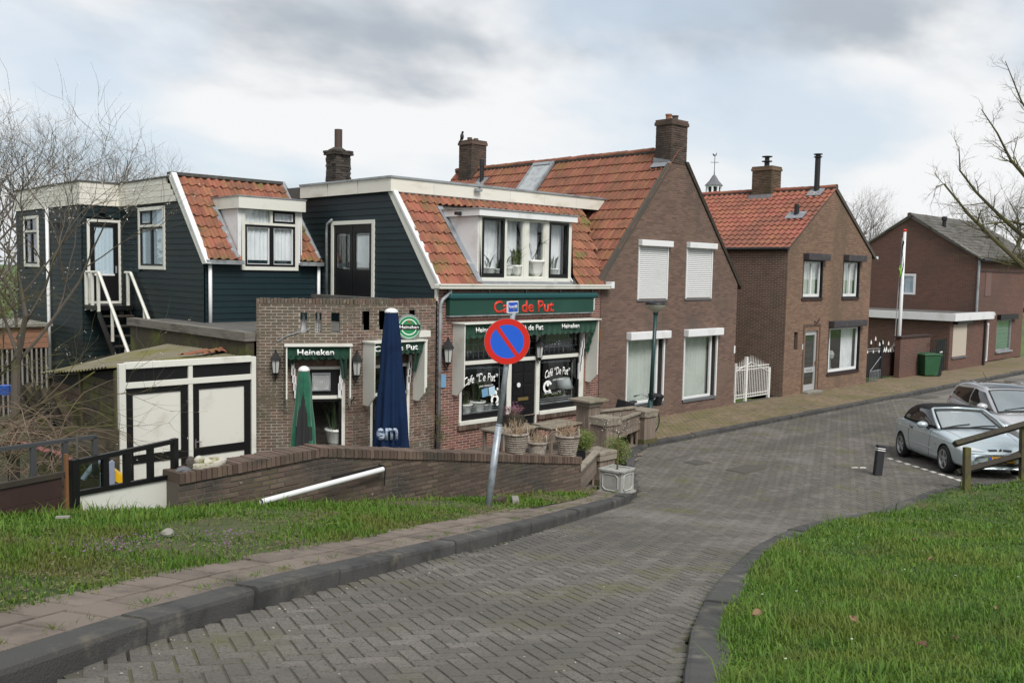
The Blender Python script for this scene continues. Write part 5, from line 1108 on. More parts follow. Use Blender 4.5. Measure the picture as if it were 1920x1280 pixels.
# ================================================================== brick annex with parapet
ax1 = Yp(662,700,0.03)[0]; ANY = 0.03
annex = thing('brick_annex',((ax1 + XL) / 2,1,0.05),'old brick annex with slotted parapet and two cream awning hoods, left of the café','building')
FA2 = frame((0,ANY,0),(1,0,0),(0,-1,0))
ex = Vector((math.cos(R(30)),-math.sin(R(30)),0)); FA1 = frame((ax1,ANY,0),ex,(-math.sin(R(30)),-math.cos(R(30)),0))
aL = wp(FA1,481,700)[0]; PL = FA1 @ Vector((aL,0,0))
za1 = wp(FA1,570,574)[1]; za2 = wp(FA2,740,566)[1]; zat = (za1 + za2) / 2
def slot(F_,p): return window_rect(F_,p[0],p[1],((p[0] + p[1]) / 2,p[2]),((p[0] + p[1]) / 2,p[3]))
S1 = [slot(FA1,q) for q in ((563,576,585,624),(591,603,585,624),(621,637,585,624))]; S2 = [slot(FA2,q) for q in ((679,693,583,622),(710,723,583,621),(767,778,580,619))]
W1 = window_rect(FA1,569,647,(608,686),(608,860)); W1 = (W1[0],W1[1],0.1,W1[3]); W2 = window_rect(FA2,694,768,(735,682),(735,860)); W2 = (W2[0],W2[1],0.1,W2[3])
brickwall(annex,FA1,[(aL,0.05),(-0.004,0.05),(-0.004,zat),(aL,zat)],S1 + [W1],brick_annex,mortar_annex,n_ind=300,reveal=0.22,seed=61,rough=0.004)
brickwall(annex,FA2,[(ax1,0.05),(XL - 0.02,0.05),(XL - 0.02,zat),(ax1,zat)],S2 + [W2],brick_annex,mortar_annex,n_ind=300,reveal=0.22,seed=62,rough=0.004)
soldier(annex,FA1,aL,0.0,zat + 0.002,zat + 0.11,-0.23,0.012,brick_annex); soldier(annex,FA2,ax1 + 0.02,XL - 0.03,zat + 0.002,zat + 0.11,-0.23,0.012,brick_annex)
b = MB(FA1)
for i in range(len(S1) + 1):
    a0 = aL if i == 0 else S1[i - 1][1]; a1 = 0 if i == len(S1) else S1[i][0]; b.box(a0,a1,-0.22,-0.01,S1[0][2],S1[0][3])
b.box(aL,0,-0.22,-0.01,S1[0][3] + 0.001,zat); b.box(aL,0,-0.22,-0.01,2.75,S1[0][2] - 0.001); b.at(FA2)
for i in range(len(S2) + 1):
    a0 = ax1 if i == 0 else S2[i - 1][1]; a1 = XL - 0.02 if i == len(S2) else S2[i][0]; b.box(a0,a1,-0.22,-0.01,S2[0][2],S2[0][3])
b.box(ax1,XL - 0.02,-0.22,-0.01,S2[0][3] + 0.001,zat); b.box(ax1,XL - 0.02,-0.22,-0.01,2.75,S2[0][2] - 0.001); b.done('parapet_back',mortar_annex,annex)
b = MB(FA1); s = S1[0]; b.prism([(s[0] + 0.02,s[2]),(s[1] - 0.01,s[2]),(s[0] + 0.1,s[3] - 0.08),(s[0] + 0.06,s[3])],-0.26,-0.24); b.done('torn_plastic',white,annex)
s = S1[1]; b = MB(FA1)
for k in range(4): b.box(s[0] + k * 0.045,s[0] + k * 0.045 + 0.012,-0.24,-0.235,s[2],s[3])
for k in range(8): b.box(s[0],s[1] - 0.05,-0.241,-0.236,s[2] + k * (s[3] - s[2]) / 8,s[2] + k * (s[3] - s[2]) / 8 + 0.012)
stuff(b.done('trellis',white,annex))
ROOFZ = 2.92
b = MB(); b.slab([(PL.x,PL.y + 0.05),(ax1,ANY + 0.25),(XL - 0.02,ANY + 0.25),(XL - 0.02,4.9),(PL.x - 0.02,4.9)],ROOFZ - 0.1,ROOFZ); b.done('flat_roof',roofing,annex)
b = MB(); b.box(PL.x - 0.25,PL.x - 0.01,PL.y + 0.02,7.2,ROOFZ - 0.15,ROOFZ + 0.03); b.done('roof_edge',mat('roof_edge_board',(0.15,0.14,0.12),0.9,[((0.07,0.065,0.055),3,0.45,0.7,(0.4,0.4,3))],0,(30,0.3)),annex)
b = MB(); b.box(PL.x - 0.01,-8.6,4.0,7.0,ROOFZ - 0.1,ROOFZ - 0.002); b.done('side_roof',roofing,annex)
b = MB(); b.box(PL.x - 0.2,PL.x - 0.02,PL.y + 0.06,7.1,0.0,ROOFZ - 0.15); b.done('side_wall',mossy_board,annex)
for Fx,w,nm in ((FA1,W1,0),(FA2,W2,1)):
    t = bpy.data.objects.new('window',None); t.location = (Fx @ Vector((w[0],0,w[2]))) - origin_of(annex); link(t,annex)
    zr_ = wp(Fx,608 if nm == 0 else 700,744 if nm == 0 else 740)[1]
    b = ring(MB(Fx),w[0],w[1],w[2],w[3],0.07,-0.1,-0.01); b.box(w[0] + 0.07,w[1] - 0.07,-0.095,-0.005,zr_ - 0.04,zr_ + 0.03); b.done('frame',cream,t)
    ring(MB(Fx),w[0] + 0.07,w[1] - 0.07,zr_ + 0.03,w[3] - 0.07,0.04,-0.09,-0.03).done('sash',black_paint,t); ring(MB(Fx),w[0] + 0.07,w[1] - 0.07,w[2] + 0.07,zr_ - 0.04,0.06,-0.09,-0.03).done('sash',black_paint,t)
    pane(t,Fx,w[0] + 0.12,w[1] - 0.12,w[2] + 0.12,zr_ - 0.1,-0.06)
    if nm == 0:
        b = MB(Fx); b.box(w[0] + 0.1,w[1] - 0.1,-0.08,-0.062,zr_ + 0.06,w[3] - 0.1); b.done('dark_panel',black_paint,t)
        c = wp(Fx,602.5,716); ring(MB(Fx),c[0] - 0.19,c[0] + 0.19,c[1] - 0.19,c[1] + 0.19,0.03,-0.062,-0.02).done('vent_frame',zinc,t); b = MB(Fx); b.box(c[0] - 0.16,c[0] + 0.16,-0.06,-0.045,c[1] - 0.16,c[1] + 0.16); b.done('vent_grille',mat('vent_grey',(0.36,0.37,0.37),0.6),t)
        b = MB(Fx)
        for r in (0.05,0.09,0.13): b.at(Fx @ Matrix.Translation((c[0],0,c[1])) @ Matrix.Rotation(R(-90),4,'X')); b.lathe([(r,-0.04),(r + 0.012,-0.04),(r + 0.012,-0.047),(r,-0.047)],n=24,cap=False)
        stuff(b.done('vent_rings',zinc,t))
    else: pane(t,Fx,w[0] + 0.1,w[1] - 0.1,zr_ + 0.06,w[3] - 0.1,-0.06)
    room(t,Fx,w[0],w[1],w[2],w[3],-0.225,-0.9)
    soldier(annex,Fx,w[0] - 0.1,w[1] + 0.1,w[3] + 0.01,w[3] + 0.2,0.0,0.012,brick_annex,name='lintel_bricks')
p = wp(FA1,640,815,-0.3); pot_plant('potted_plant','upright green plant behind the left annex window pane','plant',tuple(FA1 @ Vector((p[0] - 0.1,-0.3,p[1] - 0.25))),2.0,leaf_dark,22,tall=1.5)
def side_hood(Fx,a0,a1,zt,dp,txt,tx,tw,zl,name):
    t = bpy.data.objects.new('awning_hood',None); t.location = (Fx @ Vector((a0,0,zt))) - origin_of(annex); link(t,annex)
    b = MB(Fx); b.box(a0 - 0.03,a1 + 0.03,0.0,dp + 0.04,zt,zt + 0.03); b.done('top_board',cream,t)
    for a in (a0,a1 - 0.03):
        b = MB(frame((Fx @ Vector((a,0,0))),(Fx.to_3x3() @ Vector((0,1,0))),(Fx.to_3x3() @ Vector((1,0,0))))); b.prism([(0.005,zl),(dp * 0.5,zl),(dp,zl + 0.2),(dp,zt),(0.005,zt)],0.0,0.03); b.done('side_panel',cream,t)
    valance(t,Fx,a0 + 0.035,a1 - 0.04,zt - 0.004,0.24,dp - 0.02,green_cloth,8)
    b = MB(Fx); b.grid(lambda u,v: (a0 + 0.04 + (a1 - a0 - 0.08) * u,0.03 + (dp - 0.08) * v,zt - 0.03 - 0.1 * math.sin(v * 3.14)),12,5); b.done('folded_cloth',green_cloth,t,smooth=True)
    for a,s in ((a0 + 0.05,1),(a1 - 0.07,-1)):
        b = MB(Fx); b.grid(lambda u,v: (a + s * (0.01 + 0.17 * u * (1 - 0.5 * v)),dp - 0.06 - 0.2 * v + 0.04 * math.sin(u * 9),zt - 0.2 - (0.5 if s < 0 else 0.2) * v),6,8); b.done('side_cloth',green_cloth,t,smooth=True)
        for k in range(4): b = MB(Fx); c = a + s * (0.09 + 0.02 * k); z1 = zt - 0.32 - 0.16 * k; b.box(c - 0.03,c + 0.03,0.06,0.1,z1 - 0.3,z1); b.done('folding_arm',white_clean,t)
    text(txt,Fx,tx,zt - 0.12,dp - 0.006,0.125,tw,white_letter,t,0.022)
    return t
h1a = wp(FA1,536,700)[0]; h1b = wp(FA1,658,700)[0] - 0.02; h1z = wp(FA1,600,649,0.3)[1]
side_hood(FA1,h1a,h1b,h1z,0.36,'Heineken',wp(FA1,592,658,0.3)[0],0.74,wp(FA1,600,763,0.2)[1],'l')
h2a = wp(FA2,680,700)[0]; h2b = wp(FA2,797,690,0.4)[0]; h2z = wp(FA2,740,642,0.42)[1]
side_hood(FA2,h2a,h2b,h2z,0.42,'Café de Put',wp(FA2,744,652,0.42)[0],1.16,wp(FA2,685,760,0.1)[1],'r')
bx0 = wp(FA2,796,690,0.42)[0]; b = MB(FA2); zb0 = wp(FA2,800,742,0.4)[1]; zb1 = wp(FA2,805,632,0.3)[1]
b.prism([(bx0 + 0.03,zb0 + 0.03),(bx0 + 0.3,zb0 + 0.15),(bx0 + 0.3,zb1),(bx0 + 0.03,zb1)],0.02,0.14); b.done('menu_cabinet',cream,annex); b = MB(FA2); b.box(bx0 + 0.02,bx0 + 0.34,0.0,0.2,zb1,zb1 + 0.14); b.done('cabinet_roof',cream,annex)
wall_lantern(FA1,517,684,0.14,'black wall lantern beside the garage, left of the Heineken awning',1.05); wall_lantern(FA2,669,687,0.16,'black wall lantern between the two annex awnings',1.15)
# round brewery sign on a bracket
p = wp(FA2,757,612,0.12); c = FA2 @ Vector((p[0],0.3,p[1])); rs = thing('round_sign',c,'round green illuminated brewery sign behind the blue parasol','sign')
Ms = Matrix.Translation(c) @ Matrix.Rotation(R(-28),4,'Z') @ Matrix.Rotation(R(90),4,'X')
r0 = 0.27
b = MB(Ms); b.lathe([(r0,-0.05),(r0 + 0.01,0.0),(r0,0.05),(r0 - 0.015,0.05),(r0 - 0.015,-0.05)],n=32,cap=False); b.done('rim',zinc,rs); 
b = MB(Ms); b.lathe([(0.0,0.045),(r0 - 0.016,0.045)],n=32,cap=False); b.done('face',mat('sign_green',(0.02,0.20,0.075),0.4),rs); b = MB(Ms); b.lathe([(0.155,0.047),(0.165,0.05),(0.175,0.047)],n=32,cap=False); b.lathe([(r0 - 0.04,0.047),(r0 - 0.035,0.05),(r0 - 0.03,0.047)],n=32,cap=False); b.done('rings',white_letter,rs)
Fs = Ms @ Matrix(((1,0,0,0),(0,0,1,0),(0,1,0,0),(0,0,0,1)))
b = MB(Fs); b.box(-0.24,0.24,0.048,0.056,-0.055,0.055); b.done('name_band',black_paint,rs); text('Heineken',Fs,0,0,0.06,0.07,0.42,white_letter,rs,0.02,ext=0.002)
b = MB(Fs); 
for k in range(5): b.poly([(0.11 * math.cos(1.57 + 6.283 * k / 5) * s if s else 0,0.05,0.11 + 0.04 * math.sin(1.57 + 6.283 * k / 5)) for s in (0.3,)] + [(0.035 * math.cos(1.57 + 6.283 * (k + 0.5) / 5),0.05,0.11 + 0.012 * math.sin(1.57 + 6.283 * (k + 0.5) / 5)),(0,0.05,0.11)])
b.done('star',red_letter,rs); b = MB(FA2); b.tube([(p[0],0,p[1] + 0.2),(p[0],0.3,p[1] + 0.2)],0.02,6); b.done('bracket',iron_black,rs)
# loose cable on the wall
b = MB(FA1); p0 = wp(FA1,520,640); p1 = wp(FA1,570,619); b.tube([(p0[0],0.02,p0[1]),((p0[0] * 2 + p1[0]) / 3,0.03,p0[1] + 0.12),(p1[0],0.03,p1[1]),(p1[0] + 0.12,0.02,p1[1] + 0.02)],0.012,5); b.done('wall_cable',zinc,annex)
# ================================================================== dark timber wing
XW = -8.6; YW = 4.93; YI = 10.15; XI = -9.64
wing = thing('timber_wing',(-7,7,0),'dark weatherboarded house wing with red tiled slope, cream fascia and outside stair','building')
FWF = frame((0,YW,0),(1,0,0),(0,-1,0)); FWS = frame((XW,0,0),(0,1,0),(-1,0,0)); FWI = frame((0,YI,0),(1,0,0),(0,-1,0)); FWL = frame((XI,0,0),(0,1,0),(-1,0,0))
ev = 4.46; ry,rz = Xp(322,326,XW); zf1 = Xp(225,346,XW)[1]; zf0 = Xp(225,388,XW)[1]
w0 = Yp(455,450,YW)[0]; w1 = Yp(553,450,YW)[0]; wz0 = Yp(503,503,YW)[1]; wz1 = Yp(505,390,YW - 0.02)[1]
boards(wing,FWF,[(XW + 0.02,2.7),(XL - 0.02,2.7),(XL - 0.02,ev),(XW + 0.02,ev)],[(w0 - 0.06,w1 + 0.06,wz0 - 0.05,9)],siding,0.148)
sw = window_rect(FWS,262,311,(286,388),(288,505)); sw = (min(sw[:2]),max(sw[:2]),sw[2],sw[3])
bw = window_rect(FWS,281,348,(314,606),(316,652)); bw = (min(bw[:2]),max(bw[:2]),bw[2],bw[3])
ds = (rz - ev) / (ry - YW)
boards(wing,FWS,[(YW + 0.02,0.1),(YI - 0.02,0.1),(YI - 0.02,zf0 + 0.03),(YW + (zf0 + 0.03 - ev) / ds + 0.12,zf0 + 0.03),(YW + 0.1,ev),(YW + 0.02,ev - 0.1)],[sw,bw],siding_green,0.148)
idr = window_rect(FWI,163,226,(195,412),(197,569))
boards(wing,FWI,[(XI + 0.02,0.1),(XW - 0.02,0.1),(XW - 0.02,zf0 + 0.02),(XI + 0.02,zf0 + 0.02)],[idr],siding_green,0.148)
lw = window_rect(FWL,47,74,(60,405),(60,500)); lw = (min(lw[:2]),max(lw[:2]),lw[2],lw[3])
boards(wing,FWL,[(YI + 0.02,0.1),(16,0.1),(16,zf0 + 0.02),(YI + 0.02,zf0 + 0.02)],[lw],siding_green,0.148)
b = MB(); b.poly([(XW,YW + 0.02,0),(XL,YW + 0.02,0),(XL,YW + 0.02,ev),(XW,YW + 0.02,ev)]); b.poly([(XW + 0.03,YW,0),(XW + 0.03,YI,0),(XW + 0.03,YI,zf1),(XW + 0.03,ry,zf1),(XW + 0.03,YW + 0.1,ev)]); b.poly([(XI,YI + 0.03,0),(XW,YI + 0.03,0),(XW,YI + 0.03,zf1),(XI,YI + 0.03,zf1)]); b.poly([(XI + 0.03,YI,0),(XI + 0.03,16,0),(XI + 0.03,16,zf1),(XI + 0.03,YI,zf1)]); b.done('wall',siding,wing)
# cream boarded fascia
for k in range(4):
    h = (zf1 - zf0) / 4; z0 = zf0 + k * h; t = 0.05
    y0 = YW + (z0 - ev) / ds + 0.28; b = MB(); b.box(XW - t - 0.012 * (k % 1),XW - 0.0,y0 + 0.05 * k,YI - 0.05,z0 + 0.004,z0 + h - 0.004); b.done('fascia_board',cream_clad,wing)
    b = MB(); b.box(XI - 0.05,XW - 0.052,YI - 0.05,YI - 0.0,z0 + 0.004,z0 + h - 0.004); b.done('fascia_board',cream_clad,wing); b = MB(); b.box(XI - 0.05,XI,YI + 0.002,16,z0 + 0.004,z0 + h - 0.004); b.done('fascia_board',cream_clad,wing)
b = MB(); b.box(XW - 0.08,XL,ry,16,zf1,zf1 + 0.04); b.box(XI - 0.08,XW - 0.081,YI - 0.08,16,zf1,zf1 + 0.04); b.done('flat_roof',roofing,wing)
# mansard slope
UW = Vector((0,ry - YW + 0.15,rz - ev)).normalized(); FWR = roof_frame((XW + 0.02,YW - 0.15,ev - 0.02),(1,0,0),UW); LW = math.hypot(ry - YW + 0.15,rz - ev)
wf0 = Yp(410,380,YW - 0.2)[0]; wf1 = Yp(565,385,YW - 0.2)[0]; wfz1 = Yp(440,366.5,YW - 0.2)[1]; wfz0 = Yp(440,389,YW - 0.2)[1]
dt = (wfz0 + 0.05 - ev) / (rz - ev) * LW
tiles(wing,FWR,15,8,(XL - XW) / 15,LW / 8,tile_red,'pan',lambda a,s: w0 - XW - 0.12 < a < w1 - XW + 0.1 and s < dt,n_ind=300,seed=16,jit=0.01)
b = MB(FWR); b.box(0,w0 - XW - 0.08,0,LW,-0.08,-0.03); b.box(w0 - XW - 0.08,w1 - XW + 0.08,dt - 0.03,LW,-0.081,-0.031); b.box(w1 - XW + 0.08,XL - XW,0,LW,-0.0805,-0.0305); b.done('roof_deck',mortar_dark,wing)
b = MB(); b.box(XW - 0.06,XL - 0.12,ry - 0.1,ry + 0.16,rz - 0.03,rz + 0.05); b.done('ridge_capping',mat('bitumen',(0.06,0.06,0.055),0.8,[((0.12,0.12,0.11),5,0.5,0.7)]),wing)
b = MB(FWS); b.prism([(YW - 0.22,ev - 0.12),(YW - 0.02,ev - 0.12),(ry + 0.12,rz - 0.02),(ry - 0.12,rz + 0.0)],-0.02,0.06); b.done('bargeboard',cream,wing); b = MB(FWS); b.prism([(YW - 0.26,ev - 0.1),(YW - 0.2,ev - 0.1),(ry - 0.1,rz + 0.02),(ry - 0.16,rz + 0.03)],-0.05,0.08); b.done('bargeboard_trim',white_clean,wing)
b = MB(); b.tube([(XL - 0.08,YW - 0.1,ev + 0.05),(XL - 0.08,ry,rz + 0.02)],0.07,6); b.done('valley_lead',lead,wing)
for a0,a1 in ((XW - 0.05,w0 - 0.08),(w1 + 0.08,XL - 0.02)):
    b = MB(); b.box(a0,a1,YW - 0.25,YW - 0.13,ev - 0.12,ev - 0.02); b.done('gutter',zinc,wing)
for a in (XW + 0.1,XL - 0.1):
    b = MB(); b.tube([(a,YW - 0.1,ev - 0.1),(a,YW - 0.1,2.7)],0.045,8); b.done('downpipe',white,wing,smooth=True)
# dormer
dw = bpy.data.objects.new('dormer',None); dw.location = Vector((w0,YW,wz0)) - origin_of(wing); link(dw,wing)
FDW = frame((0,YW - 0.03,0),(1,0,0),(0,-1,0))
wt = wz0 + (wz1 - wz0) * 0.73; wm = w0 + (w1 - w0) * 0.52
b = ring(MB(FDW),w0 - 0.06,w1 + 0.06,wz0 - 0.05,wz1 + 0.02,0.09,-0.06,0.04); b.box(w0 + 0.03,w1 - 0.03,-0.06,0.038,wt - 0.03,wt + 0.03); b.box(wm - 0.03,wm + 0.03,-0.06,0.036,wt + 0.03,wz1 - 0.07); b.done('frame',cream,dw)
for a0,a1,z0,z1 in ((w0 + 0.03,wm,wz0 + 0.04,wt - 0.03),(wm,w1 - 0.03,wz0 + 0.04,wt - 0.03),(wm + 0.03,w1 - 0.03,wt + 0.03,wz1 - 0.07)):
    ring(MB(FDW),a0,a1,z0,z1,0.06,-0.05,0.03).done('sash',black_paint,dw); ring(MB(FDW),a0 + 0.06,a1 - 0.06,z0 + 0.06,z1 - 0.06,0.014,-0.045,0.02).done('bead',white,dw)
for a0,a1,z0,z1 in ((w0 + 0.05,wm - 0.02,wz0 + 0.06,wt - 0.05),(wm + 0.02,w1 - 0.05,wz0 + 0.06,wt - 0.05),(w0 + 0.04,wm - 0.03,wt + 0.03,wz1 - 0.07),(wm + 0.04,w1 - 0.04,wt + 0.04,wz1 - 0.08)):
    pane(dw,FDW,a0,a1,z0,z1,-0.02); curtain_sheet(dw,FDW,a0,a1,z0,z1,-0.075,curtain,6,0.015)
room(dw,FDW,w0 - 0.02,w1 + 0.02,wz0,wz1,-0.07,-0.8)
ryf = lambda z: YW - 0.15 + (z - ev) * (ry - YW + 0.15) / (rz - ev)
for a,s in ((w0 - 0.1,-1),(w1 + 0.1,1)):
    M = frame((a,0,0),(0,1,0),(s,0,0)); b = MB(M); b.prism([(YW - 0.06,ev - 0.05),(YW - 0.06,wfz0),(ryf(wfz0),wfz0),(ryf(ev) + 0.05,ev - 0.05)],-0.03,0.02); b.done('cheek',white,dw)
    b = MB(FDW); b.box(a - 0.06,a + 0.07,0.0,0.035,ev - 0.1,wfz0); b.done('corner_post',white,dw)
b = MB(); b.box(w0 - 0.2,w1 + 0.2,YW - 0.2,YW - 0.16,wfz0,wfz1); b.done('fascia',cream,dw)
M = frame((w0 - 0.2,0,0),(0,1,0),(-1,0,0)); b = MB(M); b.prism([(YW - 0.16,wfz0),(YW - 0.16,wfz1),(ryf(wfz1),wfz1),(ryf(wfz0),wfz0)],-0.04,0.0); b.done('fascia',cream,dw); b = MB(); b.box(w0 - 0.22,w1 + 0.22,YW - 0.22,ryf(wfz1) + 0.1,wfz1,wfz1 + 0.025); b.done('roof',zinc,dw)
b = MB(FWR); b.box(w0 - XW - 0.32,w0 - XW - 0.18,0.05,dt,0.02,0.06); b.done('flashing',lead,dw)
# side windows and door
def small_window(F_,w,parent,top=0.3,cur=curtain_blue):
    t = bpy.data.objects.new('window',None); t.location = (F_ @ Vector((w[0],0,w[2]))) - origin_of(parent); link(t,parent)
    zt_ = w[3] - (w[3] - w[2]) * top; m = (w[0] + w[1]) / 2
    b = ring(MB(F_),w[0],w[1],w[2],w[3],0.09,-0.03,0.05); b.box(w[0] + 0.09,w[1] - 0.09,-0.03,0.045,zt_ - 0.03,zt_ + 0.03); b.done('frame',cream,t)
    for a0,a1,z0,z1 in ((w[0] + 0.09,m,w[2] + 0.09,zt_ - 0.03),(m,w[1] - 0.09,w[2] + 0.09,zt_ - 0.03),(m + 0.02,w[1] - 0.09,zt_ + 0.03,w[3] - 0.09)):
        ring(MB(F_),a0,a1,z0,z1,0.055,-0.02,0.03).done('sash',black_paint,t); pane(t,F_,a0 + 0.04,a1 - 0.04,z0 + 0.04,z1 - 0.04,0.0)
    pane(t,F_,w[0] + 0.09,m,zt_ + 0.03,w[3] - 0.09,0.0)
    curtain_sheet(t,F_,w[0] + 0.1,w[1] - 0.1,w[2] + 0.1,w[3] - 0.1,-0.012,cur,10,0.005); return t
small_window(FWS,sw,wing); small_window(FWL,lw,wing,cur=dark_room)
t = bpy.data.objects.new('cellar_window',None); t.location = (FWS @ Vector((bw[0],0,bw[2]))) - origin_of(wing); link(t,wing)
ring(MB(FWS),bw[0],bw[1],bw[2] - 0.4,bw[3],0.1,0.0,0.05).done('frame',cream,t); b = MB(FWS); b.box(bw[0] + 0.1,bw[1] - 0.1,-0.02,0.0,bw[2] - 0.3,bw[3] - 0.1); b.done('pane',black_paint,t); ring(MB(FWS),bw[0] + 0.35,bw[1] - 0.3,bw[2] - 0.3,bw[3] - 0.25,0.03,0.0,0.03).done('sash',zinc,t)
t = bpy.data.objects.new('glazed_door',None); t.location = Vector((idr[0],YI,idr[2])) - origin_of(wing); link(t,wing)
ring(MB(FWI),idr[0],idr[1],idr[2],idr[3],0.07,-0.02,0.05).done('frame',cream,t); ring(MB(FWI),idr[0] + 0.07,idr[1] - 0.07,idr[2] + 0.06,idr[3] - 0.07,0.13,-0.02,0.03,wb=0.75).done('leaf',black_paint,t)
pane(t,FWI,idr[0] + 0.2,idr[1] - 0.2,idr[2] + 0.82,idr[3] - 0.2,0.012); curtain_sheet(t,FWI,idr[0] + 0.2,idr[1] - 0.2,idr[2] + 0.8,idr[3] - 0.2,0.0,curtain_blue,5,0.006); b = MB(FWI); b.box(idr[0] + 0.18,idr[1] - 0.18,0.03,0.045,idr[2] + 0.78,idr[2] + 0.83); b.done('glazing_bar',white,t); b = MB(FWI); b.box(idr[1] - 0.16,idr[1] - 0.12,0.03,0.06,idr[2] + 0.85,idr[2] + 1.05); b.done('handle',zinc,t)
p = Xp(92,540,XI - 0.06); b = MB(); b.tube([(XI - 0.08,p[0],zf0),(XI - 0.08,p[0],0.3)],0.05,8); b.done('downpipe',white,wing,smooth=True)
b = MB(FWI); p = wp(FWI,190,396); b.box(p[0] - 0.08,p[0] + 0.08,0.02,0.15,p[1] - 0.06,p[1] + 0.06); b.done('door_lamp',iron_black,wing); p = wp(FWL,111,421); b = MB(FWL); b.box(p[0] - 0.12,p[0] + 0.12,0.02,0.2,p[1] - 0.06,p[1] + 0.04); b.done('wall_lamp',iron_black,wing)
# outside stair
LZ = idr[2] - 0.02
st = thing('outside_stair',(-9.1,9,0),'black wooden outside stair with white handrails up to the timber wing door','stairs')
b = MB(); b.box(XI + 0.02,XW - 0.06,9.15,YI - 0.06,LZ - 0.12,LZ); b.done('landing',black_paint,st)
y_b = Xp(245,664,-9.5)[0]; z_b = Xp(245,664,-9.5)[1] - 0.9
n = 12; run = 2.9; 
for k in range(1,n): b = MB(); y = 9.15 - run * k / n; z = LZ - (LZ - 0.15) * k / n; b.box(-9.5,XW - 0.14,y - 0.05,y + 0.2,z - 0.04,z); b.done('tread',wood_dark,st)
for x in (-9.54,XW - 0.13):
    b = MB(frame((x,0,0),(0,1,0),(-1,0,0))); b.prism([(9.3,LZ - 0.02),(9.3,LZ - 0.3),(9.15 - run,-0.1),(9.15 - run,0.2)],-0.02,0.02); b.done('stringer',black_paint,st)
for x,s in ((XI + 0.06,0),(XW - 0.14,1)):
    zr0 = LZ + 0.9; b = MB(); b.tube([(x,9.1,zr0),(x,9.1 - run,zr0 - LZ + 0.2)],0.042,6); b.done('handrail',cream,st)
    b = MB(); b.tube([(x,YI - 0.05 if s == 0 else 9.5,zr0),(x,9.1,zr0)],0.035,6); b.done('top_rail',cream,st)
    for yy in ((YI - 0.1,9.6,9.15) if s == 0 else (9.3,)): b = MB(); b.box(x - 0.035,x + 0.035,yy - 0.035,yy + 0.035,LZ - 0.15,zr0); b.done('post',cream,st)
    for k in (1,2,3): yy = 9.1 - run * k / 3.2; z = zr0 - LZ * k / 3.2 + 0.05; b = MB(); b.box(x - 0.03,x + 0.03,yy - 0.03,yy + 0.03,z - 0.85,z); b.done('post',cream,st)
b = MB(); b.box(-9.0,-8.9,9.2,9.3,0,LZ - 0.12); b.done('prop',black_paint,st)
# ================================================================== garage
YG = PL.y - 0.12
FGA = frame((0,YG,0),(1,0,0),(0,-1,0))
g0 = wp(FGA,222,760)[0]; g1 = wp(FGA,478,760)[0]; gz1 = wp(FGA,350,675)[1]; gz2 = wp(FGA,350,711)[1]
gar = thing('garage_shed',((g0 + g1) / 2,YG,0),'garage with cream and black double doors and a mossy corrugated roof','garage')
gm0 = wp(FGA,352,760)[0]; gm1 = wp(FGA,360,760)[0]
b = MB(FGA); b.box(g0,g0 + 0.12,-0.05,0.06,0,gz1); b.box(g1 - 0.1,g1,-0.05,0.06,0,gz1); b.box(g0 + 0.12,g1 - 0.1,-0.05,0.065,gz1 - 0.1,gz1 + 0.02); b.box(g0 + 0.12,g1 - 0.1,-0.05,0.055,gz2 - 0.09,gz2 + 0.02); b.box(gm0,gm1,-0.05,0.05,0,gz1 - 0.1); b.done('frame',cream,gar,bevel=0.006)
for a0,a1 in ((g0 + 0.12,gm0),(gm1,g1 - 0.1)):
    b = MB(FGA); b.box(a0,a1,-0.05,0.0,gz2 + 0.02,gz1 - 0.1); b.done('transom_panel',black_paint,gar)
    d = bpy.data.objects.new('door',None); d.location = Vector((a0,YG,0)) - origin_of(gar); link(d,gar)
    ring(MB(FGA),a0,a1,0.05,gz2 - 0.09,0.14,-0.04,0.012,wb=0.12,wt=0.12).done('door_frame',black_paint,d)
    zr = wp(FGA,420,838)[1] ; b = MB(FGA); b.box(a0 + 0.14,a1 - 0.14,-0.04,0.01,zr - 0.1,zr + 0.06); b.done('mid_rail',black_paint,d)
    for z0,z1 in ((0.17,zr - 0.1),(zr + 0.06,gz2 - 0.21)): b = MB(FGA); b.box(a0 + 0.14,a1 - 0.14,-0.04,-0.012,z0,z1); b.done('panel',cream,d)
p = wp(FGA,367,828); b = MB(FGA); b.box(p[0] - 0.03,p[0] + 0.0,0.012,0.03,p[1] - 0.12,p[1] + 0.06); b.tube([(p[0] - 0.015,0.03,p[1]),(p[0] + 0.1,0.05,p[1])],0.01,5); b.done('handle',chrome,gar)
gyb,gzb = Xp(82,700,g0 - 0.1)
z00 = gz1 - 0.06; z10 = gz1 - 0.02
nx,ny = 14,90
b = MB(); gyb = min(gyb,6.3)
def rf(u,v):
    x = (g0 - 0.16) + (g1 - g0 + 0.16) * u; y = YG + 0.06 + (gyb - YG) * v
    z = (z00 * (1 - v) + gzb * v) * (1 - u) + (z10 * (1 - v) + (z10 + 0.03) * v) * u
    return (x,y,z + 0.022 * math.sin(y * 6.2832 / 0.17) + 0.012 * math.sin(x * 3.1 + y * 2))
b.grid(rf,nx,ny); o = b.done('corrugated_roof',fibre,gar,smooth=True); o.modifiers.new('thick','SOLIDIFY').thickness = 0.012
FGS = frame((g0 + 0.02,0,0),(0,1,0),(-1,0,0))
